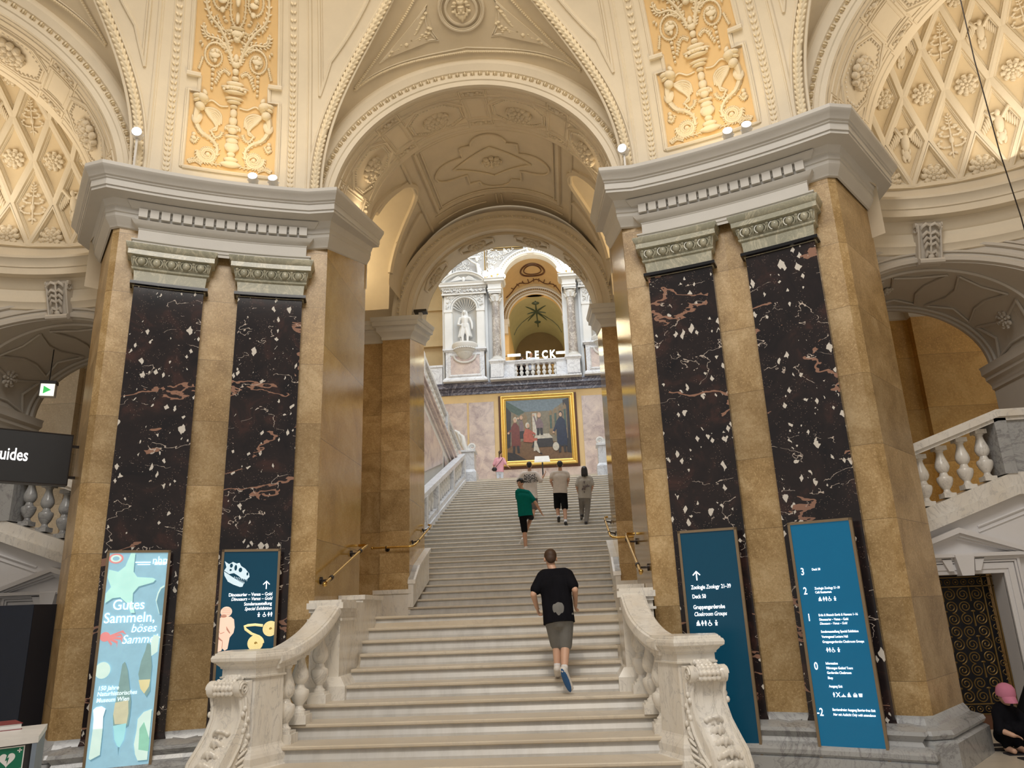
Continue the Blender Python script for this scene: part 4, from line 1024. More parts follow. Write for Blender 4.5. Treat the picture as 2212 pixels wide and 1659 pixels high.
    mb.ell((cx, 33.46, 17.22), (.09, .07, .13))
    for s2 in (-1, 1):
        for q in range(6): mb.tube([(cx+s2*.07, 33.47, 17.22), (cx+s2*(.25+.07*q), 33.44, 17.36-.045*q), (cx+s2*(.48+.03*q), 33.46, 17.30-.05*q)], [.04, .035, .01], 5)
    mb.build('pediment', 'hall_white', root, 30)
    # pedestal with inset marble panel and bowl bracket
    mb = MB(); mb.box(cx-.92, cx+.92, Y-.12, 34, 12.22, 13.50); mb.box(cx-1.05, cx+1.05, Y-.22, 34, 12.02, 12.10); mb.prism([(cx-1.05, Y-.22, 12.1), (cx+1.05, Y-.22, 12.1), (cx+.92, Y-.12, 12.24), (cx-.92, Y-.12, 12.24)], (0, .3, 0)); mb.box(cx-.98, cx+.98, Y-.18, 34, 13.50, 13.56); mb.box(cx-1.04, cx+1.04, Y-.24, 34, 13.56, 13.64)
    mb.build('pedestal', 'pale_marble', root)
    rect_frame(cx-.78, cx+.78, 12.27, 13.38, Y-.12, [(0, 0), (0, .03), (.05, .04), (.09, .01), (.10, .005)], 'pale_marble', 'panel_frame', root)
    mb = MB(); mb.quad((cx-.68, Y-.126, 12.37), (cx+.68, Y-.126, 12.37), (cx+.68, Y-.126, 13.28), (cx-.68, Y-.126, 13.28)); mb.build('inset_panel', 'speckled_pink', root)
    mb = MB(); mb.lathe([(.01, 12.98), (.05, 13.0), (.04, 13.05), (.10, 13.09), (.22, 13.16), (.36, 13.30), (.42, 13.42), (.40, 13.44), (.50, 13.50), (.56, 13.62), (.60, 13.70), (.60, 13.76), (.62, 13.80), (.60, 13.86), (.02, 13.87)], 24, T(cx, Y-.02, 0))
    for k in range(16):
        a = pi+pi*(k+.5)/16; mb.tube([(cx+.40*cos(a), Y-.02+.40*sin(a), 13.38), (cx+.25*cos(a), Y-.02+.25*sin(a), 13.20)], [.035, .012], 5); mb.ell((cx+.56*cos(a), Y-.02+.56*sin(a), 13.57), (.05, .05, .04), 6, 4)
    mb.tube([(cx-.52*cos(pi*k/16), Y-.16, 13.30-.36*sin(pi*k/16)) for k in range(17)], .05, 6)
    mb.build('bowl_bracket', 'hall_white', root, 50)
    mb = MB(); rows = foliage(36, cx-.85, cx+.85, 17.75, 18.9, 34.05, 31+s, .17); mb.add(rows.v, rows.f)
    for q in (-.75, .75): mb.tube([(cx+q, 33.9, 17.5), (cx+q*.95, 33.85, 17.9), (cx+q*.85, 33.85, 18.2)], [.10, .11, .07], 7); mb.ell((cx+q*.85, 33.82, 18.4), (.09, .09, .11)); mb.tube([(cx+q*.86, 33.85, 18.15), (cx+q*.5, 33.8, 18.3), (cx+q*.2, 33.8, 18.55)], [.05, .045, .03], 6)
    mb.tube([(cx-.8, 34.0, 18.62), (cx+.8, 34.0, 18.62)], .05, 6); mb.build('upper_relief', 'hall_white', root, 60)
    return root, cx
for s in (-1, 1):
    root, cx = aedicule(s)
    y = 33.72; z = 13.87
    sh = [('c', (cx-.11, y-.10, z+.07), .05, (cx-.12, y-.04, z+.55), .072), ('c', (cx+.13, y-.18, z+.07), .05, (cx+.13, y-.08, z+.55), .072), ('c', (cx-.12, y-.04, z+.5), .085, (cx-.05, y, z+.95), .12), ('c', (cx+.13, y-.08, z+.5), .085, (cx+.05, y, z+.95), .12),
          ('c', (cx, y, z+.95), .15, (cx, y-.01, z+1.35), .17), ('e', (cx, y, z+1.40), (.24, .13, .12)), ('c', (cx, y, z+1.45), .06, (cx, y, z+1.58), .055), ('e', (cx-.02, y-.03, z+1.70), (.08, .10, .12)), ('e', (cx-.03, y-.13, z+1.69), (.018, .03, .03)), ('e', (cx-.01, y+.03, z+1.74), (.11, .10, .10)), ('c', (cx-.10, y+.02, z+1.70), .05, (cx-.13, y, z+1.48), .045), ('c', (cx+.09, y+.02, z+1.70), .05, (cx+.13, y, z+1.48), .045),
          ('c', (cx-.23, y, z+1.40), .075, (cx-.33, y+.0, z+1.10), .065), ('c', (cx-.33, y, z+1.10), .062, (cx-.20, y-.17, z+1.0), .045), ('e', (cx-.17, y-.20, z+1.0), (.05, .04, .05)), ('c', (cx+.23, y, z+1.40), .075, (cx+.34, y-.02, z+1.12), .065), ('c', (cx+.34, y-.02, z+1.12), .06, (cx+.36, y-.12, z+.86), .045), ('e', (cx+.36, y-.14, z+.80), (.035, .04, .06)),
          ('e', (cx-.11, y-.16, z+.04), (.055, .12, .04)), ('e', (cx+.14, y-.25, z+.04), (.055, .12, .04)), ('c', (cx-.22, y+.08, z+.02), .06, (cx-.20, y+.08, z+.45), .08), ('e', (cx, y-.06, z+.005), (.36, .27, .028)), ('c', (cx, y-.17, z+1.36), .035, (cx-.01, y-.16, z+1.15), .02)]
    for k in range(13):
        a = -.75+k*(pi+1.5)/12; sh.append(('c', (cx+.16*cos(a), y+.11*sin(a), z+1.08), .055, (cx+.30*cos(a)+.012*(-1)**k, y+.02+.17*sin(a), z+.46), .042+.012*(k % 2)))
    o = blob_mesh(sh, .016, 'statue', 'hall_white', None, 2)
    tag(o, 'white marble statue of a man in a long coat in the %s gallery niche' % ('left' if s < 0 else 'right'), 'statue', 'statues of the gallery')
# gallery balustrade
gb = tag(empty('gallery_balustrade', (XC, 33.6, 12.02)), 'pale marble gallery balustrade with seven balusters gaps under the glowing sign', 'balustrade')
mb = MB()
for s in (-1, 1): mb.box(XC+s*1.48-.50, XC+s*1.48+.50, 33.55, 33.85, 12.12, 12.78) ; mb.box(XC+s*1.78-.30, XC+s*1.78+.30, 33.32, 33.9, 12.1, 12.82)
mb.box(XC-2.1, XC+2.1, 33.5, 33.95, 12.02, 12.14); mb.box(XC-2.12, XC+2.12, 33.30, 34, 11.98, 12.06)
mb.build('pedestal', 'pale_marble', gb)
sweep([(XC-2.1, 33.95), (XC-2.1, 33.32), (XC-1.45, 33.32), (XC-1.45, 33.55), (XC+1.45, 33.55), (XC+1.45, 33.32), (XC+2.1, 33.32), (XC+2.1, 33.95)], [(-.35, 12.76), (0, 12.76), (.02, 12.79), (.02, 12.82), (.06, 12.85), (.07, 12.90), (.05, 12.93), (-.35, 12.93)]).build('rail', 'pale_marble', gb, 30)
for k in range(8):
    baluster_mb(XC-.93+1.86*k/7, 33.68, 12.14, .64, .95, 12).build('baluster', 'hall_white', gb, 40)
# glowing DECK sign
dk = tag(empty('neon_sign', (XC+.05, 36.0, 14.0)), 'glowing white DECK letters with a light bar at each side', 'sign')
k_ = 36.0/34.0
me = join_text([('D', .56, -.66, 0, dict(bold=.022, extrude=.02)), ('E', .56, -.09, 0, dict(bold=.022, extrude=.02)), ('C', .56, .38, 0, dict(bold=.022, extrude=.02)), ('K', .56, .88, 0, dict(bold=.022, extrude=.02))], Matrix.Translation((XC-.02, 36.0, 13.80)) @ Matrix.Scale(.78, 4, (1, 0, 0)) @ Matrix.Rotation(pi/2, 4, 'X'), 'neon', dk, 'lettering')
for x0_, x1_ in ((-1.45, -.80), (1.0, 1.62)):
    MB().box(XC+x0_, XC+x1_, 35.96, 36.04, 13.98, 14.09).build('light_bar', 'neon', dk)
mb = MB(); mb.box(XC-1.6, XC+1.6, 36.03, 36.07, 14.02, 14.04); mb.box(XC-1.6, XC-1.57, 35.98, 36.1, 12.02, 14.05); mb.box(XC+1.57, XC+1.6, 35.98, 36.1, 12.02, 14.05); mb.build('support_rail', 'dark_iron', dk)

# balustrades of the wide flight, landing pedestals, side flights
def ramp_panel(mb, x, y0, z0, y1, z1, t): pass
for s, nm in SIDES:
    X = -3.02
    root = tag(empty('stair_balustrade', (s*3.02, 25, 5.6)), 'white carved openwork balustrade along the %s edge of the upper flight' % nm, 'balustrade', 'carved balustrades of the upper flight')
    def fin(mb): return mb.xf(MIR) if s > 0 else mb
    z = lambda y: .30+.15*(10+(y-15.0163)/.4592)         # nosing line
    ya, yb = 17.2, 30.3
    mb = MB(); mb.prism([(X+.12, ya, z(ya)-.7), (X+.12, yb, z(yb)-.7), (X+.12, yb, z(yb)+.26), (X+.12, ya, z(ya)+.26)], (-.26, 0, 0)); mb.prism([(X+.16, ya, z(ya)-.7), (X+.16, yb, z(yb)-.7), (X+.16, yb, z(yb)+.10), (X+.16, ya, z(ya)+.10)], (-.34, 0, 0)); fin(mb).build('curb', 'pale_marble', root)
    mb = MB(); mb.prism([(X+.14, ya, z(ya)+.98), (X+.14, yb, z(yb)+.98), (X+.14, yb, z(yb)+1.13), (X+.14, ya, z(ya)+1.13)], (-.28, 0, 0)); mb.prism([(X+.10, ya, z(ya)+.92), (X+.10, yb, z(yb)+.92), (X+.10, yb, z(yb)+.99), (X+.10, ya, z(ya)+.99)], (-.20, 0, 0)); fin(mb).build('handrail', 'pale_marble', root)
    ped = [17.3, 19.6, 21.6, 23.6, 27.0, 30.1]
    for y in ped:
        fin(MB().prism([(X+.15, y-.15, z(y-.15)+.2), (X+.15, y+.15, z(y+.15)+.2), (X+.15, y+.15, z(y+.15)+1.0), (X+.15, y-.15, z(y-.15)+1.0)], (-.30, 0, 0))).build('post', 'pale_marble', root)
    for i in range(len(ped)-1):
        y0, y1 = ped[i]+.2, ped[i+1]-.2; m = MB(); n = max(3, int((y1-y0)/.42))
        for j in range(n):
            yc = y0+(y1-y0)*(j+.5)/n; zc = z(yc)+.6; sl = .15/.4592
            for q in (-1, 1):
                pts = [];
                for k in range(13):
                    t = k/12; pts.append((X, yc+q*(.17*sin(pi*t)+.02), zc-.32+.64*t+sl*q*.17*sin(pi*t)))
                m.tube(pts, .028, 5)
            m.tube([(X, yc, zc-.33), (X, yc, zc+.33)], .02, 5); m.ell((X, yc, zc), (.05, .07, .09)); m.ell((X, yc, zc+.26), (.04, .06, .05)); m.ell((X, yc, zc-.26), (.04, .06, .05))
        fin(m).build('openwork_panel', 'hall_white', root, 50)
    # pedestal with volute on the landing
    pd = tag(empty('landing_pedestal', (s*2.78, 30.95, 6.9)), 'pale marble pedestal with a carved volute ending the %s balustrade at the landing' % nm, 'pedestal', 'volute pedestals at the landing')
    mb = MB(); x0, x1 = -3.05, -2.55
    mb.box(x0, x1, 30.55, 31.2, 6.9, 8.05); mb.box(x0-.08, x1+.08, 30.47, 31.28, 6.6, 7.2); mb.prism([(x0-.08, 30.47, 7.2), (x1+.08, 30.47, 7.2), (x1, 30.55, 7.32), (x0, 30.55, 7.32)], (0, .6, 0)); mb.box(x0-.06, x1+.06, 30.49, 31.26, 8.05, 8.13); fin(mb).build('block', 'pale_marble', pd)
    mb = MB(); body = []
    for k in range(30):
        t = k/29; a = -pi/2+t*3.4*pi; r = .17*(1-t*.8); body.append((-2.66-.0+r*cos(a)*-1, 30.85, 8.30+r*sin(a)))
    mb.tube(body, [.06-.03*k/29 for k in range(30)], 7)
    mb.tube([(-2.70, 30.85, 8.14), (-2.95, 30.85, 8.22), (-3.12, 30.85, 8.55), (-3.25, 30.85, 8.95), (-3.4, 30.85, 9.05)], [.07, .09, .10, .10, .06], 8)
    mb.tube([(-2.9, 30.8, 8.15), (-3.02, 30.78, 8.45), (-3.05, 30.8, 8.75), (-3.2, 30.8, 8.9)], [.09, .13, .10, .05], 8)
    fin(mb).build('volute', 'hall_white', pd, 50)
    # returning side flight with its own balustrade
    sf = tag(empty('side_flight', (s*3.9, 24, 9)), 'returning %s flight of stairs rising behind the white balustrade' % nm, 'stairs', 'side flights of the stair hall')
    P0 = Vector((-3.20, 30.4, 8.22)); P1 = Vector((-3.52, 24.4, 10.1)); D = (P1-P0)/(P0.y-P1.y)
    def sfp(y, dz=0, dx=0): p = P0+D*(30.4-y); return (p.x+dx, y, p.z+dz)
    ye = 17.0
    mb = MB(); mb.quad(sfp(30.4, -2.6), sfp(ye, -8), sfp(ye, -1.15), sfp(30.4, -1.15)); fin(mb).build('spandrel_wall', 'hall_white', sf)
    mb = MB()
    for a, b in ((30.0, 27.6), (27.3, 22.6), (22.3, 18)): mb.quad(sfp(a, -2.2, .03), sfp(b, -3.9 if b > 25 else -5.0, .03), sfp(b, -1.75, .03), sfp(a, -1.75, .03))
    fin(mb).build('spandrel_panel', 'speckled_pink', sf)
    mb = MB()
    for dz, h, w in ((-1.45, .10, .06), (-1.15, .18, .12), (-.98, .10, .18)): mb.prism([sfp(30.4, dz, w), sfp(ye, dz, w), sfp(ye, dz+h, w), sfp(30.4, dz+h, w)], (-.3, 0, 0))
    fin(mb).build('string', 'speckled_pink', sf)
    mb = MB(); mb.prism([sfp(30.4, -.12, .12), sfp(ye, -.12, .12), sfp(ye, .02, .12), sfp(30.4, .02, .12)], (-.26, 0, 0)); mb.prism([sfp(30.4, -.85, .1), sfp(ye, -.85, .1), sfp(ye, -.75, .1), sfp(30.4, -.75, .1)], (-.22, 0, 0)); fin(mb).build('handrail', 'pale_marble', sf)
    mb = MB(); y = 30.2
    while y > ye+.2:
        p = sfp(y, -.78); m = baluster_mb(p[0], p[1], p[2], .68, .8, 8, False); mb.add(m.v, m.f); y -= .32
    fin(mb).build('baluster_row', 'hall_white', sf, 50)
    for y in (27.9, 24.0, 20.0): fin(MB().prism([sfp(y+.16, -.8, .14), sfp(y-.16, -.8, .14), sfp(y-.16, .02, .14), sfp(y+.16, .02, .14)], (-.28, 0, 0))).build('post', 'pale_marble', sf)
# info stand in front of the painting
st = tag(empty('info_lectern', (.22, 31.9, 6.9)), 'small white tilted information board on a dark post below the painting', 'sign')
MB().box(.19, .25, 31.88, 31.94, 6.9, 7.72).build('post', 'black_plastic', st)
MB().add([(-.12, 31.8, 7.72), (.56, 31.8, 7.72), (.50, 32.05, 8.02), (-.10, 32.05, 8.02), (-.12, 31.82, 7.70), (.56, 31.82, 7.70), (.50, 32.07, 8.0), (-.10, 32.07, 8.0)], [(0, 1, 2, 3), (4, 5, 6, 7), (0, 1, 5, 4), (1, 2, 6, 5), (2, 3, 7, 6), (3, 0, 4, 7)]).build('board', 'white_plastic', st)
# small camera on the left impost
cm = tag(empty('security_camera', (-2.0, 15.3, 7.9)), 'small camera on the left impost of the far arch', 'camera')
MB().box(-1.98, -1.70, 15.10, 15.3, 7.98, 8.03).build('housing', 'black_plastic', cm); MB().box(-1.88, -1.80, 15.15, 15.25, 7.83, 7.98).build('bracket', 'white_plastic', cm)
# ================================================================== ORNAMENT of the rotunda
def rosette_mb(R=.2, petals=9, inner=7, h=.05):
    """rosette in the XZ plane facing -Y"""
    mb = MB()
    for ring, n, r0, L, w, dy in ((0, petals, .62, .36, .23, -.35), (1, inner, .34, .22, .15, -.75)):
        for k in range(n):
            a = 2*pi*(k+.5*ring)/n; M = Matrix.Rotation(-a, 3, 'Y')
            mb.ell((R*r0*cos(a), h*dy, R*r0*sin(a)), (R*L, h*.75, R*w), 7, 5, M)
            mb.ell((R*(r0+L*.62)*cos(a), h*(dy-.35), R*(r0+L*.62)*sin(a)), (R*.10, h*.55, R*w*.9), 6, 4, M)
    mb.ell((0, -h*.9, 0), (R*.17, h*.7, R*.17), 8, 6); mb.ell((0, -h*1.5, 0), (R*.08, h*.4, R*.08), 6, 4)
    return mb
def bird_mb(s=1.0):
    mb = MB(); E = lambda c, r, rot=0: mb.ell((c[0]*s, c[1]*s, c[2]*s), (r[0]*s, r[1]*s, r[2]*s), 8, 6, Matrix.Rotation(rot, 3, 'Y'))
    E((0, -.02, .02), (.055, .04, .12)); E((.0, -.04, .15), (.035, .04, .045)); E((.045, -.05, .155), (.025, .015, .012)); E((0, -.02, -.14), (.045, .02, .06))
    for q in (-1, 1):
        mb.tube([(q*.04*s, -.02*s, .08*s), (q*.12*s, -.05*s, .19*s), (q*.17*s, -.03*s, .14*s)], [.03*s, .03*s, .02*s], 6)
        for k in range(6): E((q*(.075+.019*k), -.025, .10-.028*k+.01), (.014, .018, .085-.006*k), q*(.10+.02*k))
        E((q*.03, -.02, -.19), (.018, .012, .05), q*.3); E((q*.04, -.02, -.10), (.016, .02, .04), 0)
    return mb
def plant_mb(s=1.0):
    mb = MB(); mb.tube([(0, -.01*s, -.26*s), (0, -.03*s, 0), (0, -.01*s, .28*s)], [.010*s, .014*s, .005*s], 5)
    for q in (-1, 1):
        for z0, L, c in ((-.12, .14, 1), (.02, .11, .9), (.12, .07, .7)):
            pts = [((q*(L*.15+L*sin(t*.9)*.9))*s, -.025*s, (z0+L*(1-cos(t))*.55-.02*t)*s) for t in [k*.32 for k in range(9)]]
            mb.tube(pts, [.016*s*(1-k/12) for k in range(9)], 5)
            for k in (2, 4, 6, 8): mb.ell(pts[k], (.022*s, .014*s, .018*s), 6, 4)
        for z0 in (.18, .22, .26): mb.ell((q*.022*s, -.02*s, z0*s), (.022*s, .012*s, .012*s), 6, 4, Matrix.Rotation(-q*.7, 3, 'Y'))
        mb.ell((q*.03*s, -.02*s, -.20*s), (.03*s, .015*s, .018*s), 6, 4, Matrix.Rotation(q*.7, 3, 'Y'))
    mb.ell((0, -.03*s, -.04*s), (.03*s, .02*s, .045*s)); mb.ell((0, -.02*s, .29*s), (.012*s, .01*s, .02*s), 5, 4)
    return mb
def frame_matrix(c, nrm, upv):
    n = Vector(nrm).normalized(); u = Vector(upv); u = (u-n*u.dot(n)).normalized(); x = u.cross(n)*-1
    return Matrix(((x.x, -n.x, u.x, c[0]), (x.y, -n.y, u.y, c[1]), (x.z, -n.z, u.z, c[2]), (0, 0, 0, 1)))
PROTO = {}
def stamp(kind, name, M, parent, mat='coffer_cream'):
    me = PROTO.get((kind, mat))
    if me is None:
        mb = {'rosette': lambda: rosette_mb(.15, 9, 7, .045), 'big_rosette': lambda: rosette_mb(.235, 12, 8, .075), 'small_rosette': lambda: rosette_mb(.17, 8, 6, .04), 'bird': bird_mb, 'plant': plant_mb, 'half': lambda: rosette_mb(.15, 9, 7, .045)}[kind]()
        o = mb.build(name, mat, None, 60); me = o.data; bpy.data.objects.remove(o); PROTO[(kind, mat)] = me
    o = bpy.data.objects.new(name, me); COL.objects.link(o); o.parent = parent; o.matrix_parent_inverse = parent.matrix_world.inverted(); o.matrix_basis = M
    return o
# coffer ornaments of the two niche half domes
for s, nm in SIDES:
    root = tag(empty('dome_relief', (s*NC[0], NC[1], NZ0)), 'rosettes, birds and plants modelled in the lozenge coffers of the %s niche dome' % nm, 'relief', 'coffer reliefs of the niche domes')
    for j in range(0, 9):
        for i in range(-6, 7):
            _, ac = loz(i, j)
            if not (radians(-4) < ac < radians(112)): continue
            e = LEV[j]; sc_ = max(.35, cos(e)); c = nd(ac, e+(.055 if j == 0 else 0), .015); n = (Vector((NC[0], NC[1], NZ0+.3*sin(e)))-c)
            kind = 'rosette' if j % 2 == 0 else ('bird' if i % 2 else 'plant')
            M = frame_matrix(c, n, (0, 0, 1)) @ Matrix.Scale(sc_*1.22, 4)
            if s < 0: M = MIR @ M
            stamp(kind, {'rosette': 'rosette', 'bird': 'bird_relief', 'plant': 'plant_relief'}[kind], M, root)
# coffers of the arch bands
def SPt(th, y, lift, d=0):
    a = th; zsl = .345 if d == 0 else 0; r = ARCH_R-lift
    return Vector((r*sin(a), y, ARCH_Z+zsl*(y-9.45)+r*cos(a)*ARCH_RISE))
def band_ornament(d, ya, yb, label):
    M = rotZ(d); ym = (ya+yb)/2; root = empty('arch_coffering', tuple(M @ SPt(0, ym, 0, d))); tag(root, label, 'coffering', 'coffered arch bands of the rotunda'); H = (yb-ya)/2
    frames = MB(); dent = MB(); panels = MB()
    def line(pts, w, mb=frames, lift=.0, closed=True):
        P = []; pts = pts+[pts[0]] if closed else pts
        for i in range(len(pts)-1):
            n = max(1, int(abs(pts[i+1][0]-pts[i][0])/.05))
            for k in range(n): P.append(SPt(pts[i][0]+(pts[i+1][0]-pts[i][0])*k/n, pts[i][1]+(pts[i+1][1]-pts[i][1])*k/n, lift, d))
        P.append(SPt(*pts[-1], lift, d)); mb.tube(P, w, 6)
    per = radians(39.5)
    for q in (-2.5, -1.5, -.5, .5, 1.5, 2.5):
        c = q*per
        if abs(c) > radians(85): continue
        wa, hy = radians(13.5), H*.60
        oc = lambda k: [(c-wa*k, ym-hy*.45*k), (c-wa*.5*k, ym-hy*k), (c+wa*.5*k, ym-hy*k), (c+wa*k, ym-hy*.45*k), (c+wa*k, ym+hy*.45*k), (c+wa*.5*k, ym+hy*k), (c-wa*.5*k, ym+hy*k), (c-wa*k, ym+hy*.45*k)]
        line(oc(1.04), .028); line(oc(.93), .018)
        # dentil edge
        o8 = oc(.86)
        for i in range(8):
            p, r_ = o8[i], o8[(i+1) % 8]; L = hypot((r_[0]-p[0])*ARCH_R, r_[1]-p[1]); n = max(2, int(L/.055))
            for k in range(n):
                t = (k+.5)/n; x = p[0]+(r_[0]-p[0])*t; y = p[1]+(r_[1]-p[1])*t; b = SPt(x, y, .012, d); dent.ell(b, (.018, .018, .018), 5, 4)
        for sg in (-1, 1):
            e0 = ym+sg*H*.72; e1 = ym+sg*H*.92
            line([(c-wa, min(e0, e1)), (c+wa, min(e0, e1)), (c+wa, max(e0, e1)), (c-wa, max(e0, e1))], .014)
            for s2 in (-1, 1): line([(c+s2*wa*1.0, ym+sg*hy*.62), (c+s2*wa*1.0, ym+sg*hy*1.0), (c+s2*wa*.62, ym+sg*hy*1.0)], .012)
        if abs(c) < radians(72):
            b = SPt(c, ym, .01, d); n = (Vector((0, ym, ARCH_Z+(.345*(ym-9.45) if d == 0 else 0)))-b)
            stamp('big_rosette', 'rosette', M @ (frame_matrix(b, n, (0, -1, 0))), root, 'vault_plaster')
    for q in (-2, -1, 0, 1, 2):
        c = q*per; wa = radians(5.4)
        for a0, a1, orn in ((-.92, -.66, 1), (-.56, .40, 0), (.52, .78, 1)):
            y0, y1 = ym+a0*H, ym+a1*H
            line([(c-wa, y0), (c+wa, y0), (c+wa, y1), (c-wa, y1)], .018); line([(c-wa*.72, y0+.04), (c+wa*.72, y0+.04), (c+wa*.72, y1-.04), (c-wa*.72, y1-.04)], .010)
            if orn:
                for k in range(7): panels.ell(SPt(c-wa*.7+wa*1.4*k/6, (y0+y1)/2+.03*sin(k*2.2), .01, d), (.03, .03, .02), 6, 4)
                panels.ell(SPt(c, (y0+y1)/2, .02, d), (.045, .045, .03), 7, 5)
    frames.xf(M).build('coffer_frame', 'vault_plaster', root, 50); dent.xf(M).build('dentil_row', 'cream_plaster', root, 60); panels.xf(M).build('scroll_panel', 'vault_plaster', root, 60)
band_ornament(0, 9.5, 11.4, 'coffered soffit with large rosettes under the central staircase arch')
band_ornament(45, 9.5, 10.6, 'coffered soffit with large rosettes under the right niche arch'); band_ornament(-45, 9.5, 10.6, 'coffered soffit with large rosettes under the left niche arch')
# vault centre rosette and niche soffit rosettes
b = vp(0, 13.08, .02); vr = tag(empty('vault_rosette', tuple(b)), 'single round rosette at the centre of the passage vault', 'rosette'); stamp('small_rosette', 'petals', frame_matrix(b, (0, 0, -1), (0, -1, 0)) @ Matrix.Scale(1.25, 4), vr, 'vault_plaster')
for j, (q, y) in enumerate(((-.95, 16.0), (-.33, 16.0), (.33, 16.0), (.95, 16.0))):
    a = q; c = Vector((FA_R*sin(a), y-.1, FA_Z+.27*.8+FA_R*cos(a)-.01)); r_ = tag(empty('far_arch_rosette', tuple(c)), ('lowest rosette on the left in the far arch soffit', 'upper left rosette in the far arch soffit', 'upper right rosette in the far arch soffit', 'lowest rosette on the right in the far arch soffit')[j], 'rosette', 'rosettes of the far arch'); stamp('big_rosette', 'petals', frame_matrix(c, Vector((0, y, FA_Z+.2))-c, (0, -1, 0)), r_, 'vault_plaster')
    mb = MB(); fr = []
    for u, v in ((-.20, -.2), (-.1, -.38), (.1, -.38), (.20, -.2), (.20, .2), (.1, .38), (-.1, .38), (-.20, .2), (-.20, -.2)): fr.append((FA_R*.995*sin(a+u), y-.1+v, FA_Z+.2+.27*v+FA_R*.995*cos(a+u)))
    mb.tube(fr, .03, 5); mb.build('coffer_frame', 'vault_plaster', r_, 50)
for s, nm in SIDES:
    for th, y, w_ in ((radians(26), 11.0, 'lower'), (radians(103), 11.0, 'upper')):
        c = Vector((OX+(OW-.02)*cos(th), y, OZ+(ORISE-.02)*sin(th))); M = frame_matrix(c, Vector((OX, y, OZ))-c, (0, -1, 0))
        if s < 0: M = MIR @ M; c = MIR @ c
        r_ = tag(empty('soffit_rosette', tuple(c)), '%s rosette under the arched opening of the %s niche' % (w_, nm), 'rosette', 'rosettes of the niche openings'); stamp('small_rosette', 'petals', M @ Matrix.Scale(.92, 4), r_, 'niche_grey')
    # keystone console with acanthus leaf
    cx_, cy_ = OX-.02, NC[1]+sqrt(NR**2-(OX-.02-NC[0])**2)
    ks = tag(empty('keystone_console', (s*cx_, cy_, 6.4)), 'carved acanthus keystone console over the opening of the %s niche' % nm, 'console', 'keystone consoles of the niches')
    mb = MB(); pr = []
    for k in range(15): t = k/14; pr.append((cy_-.06-.16*(1-t)**1.5-.03*sin(t*pi), 6.66-.52*t))
    mb.prism([(cx_-.16, cy_+.02, 6.68), (cx_-.16, cy_-.25, 6.68)]+[(cx_-.16, y-.0, z) for y, z in pr]+[(cx_-.16, cy_+.02, 6.12)], (.32, 0, 0))
    for q in (-1, 1):
        pts = [(cx_+q*.165, cy_-.17+.07*cos(t)*(1-t/12), 6.60+.07*sin(t)*(1-t/12)) for t in [k*.8 for k in range(12)]]; mb.tube(pts, .014, 5)
        mb.tube([(cx_+q*.15, y-.015, z) for y, z in pr], .018, 5)
    mb.tube([(cx_-.17, cy_-.10, 6.15), (cx_+.17, cy_-.10, 6.15)], [.045, .045], 8); mb.tube([(cx_-.19, cy_-.20, 6.66), (cx_+.19, cy_-.20, 6.66)], .035, 8)
    (mb.xf(MIR) if s < 0 else mb).build('block', 'niche_grey', ks, 40)
    mb = MB()
    for k in range(5):
        t = .12+.17*k; i = int(t*14); y, z = pr[i]
        for q in (-1, 1): mb.tube([(cx_, y-.03, z), (cx_+q*.06, y-.055, z+.02), (cx_+q*(.115-.012*k), y-.04, z-.02), (cx_+q*(.12-.012*k), y-.025, z-.05)], [.02, .028, .024, .008], 6)
    mb.tube([(cx_, y-.035, z) for y, z in pr[1:]], .016, 6); mb.ell((cx_, pr[-1][0]-.05, 6.22), (.05, .03, .05))
    (mb.xf(MIR) if s < 0 else mb).build('acanthus_leaf', 'niche_grey', ks, 60)

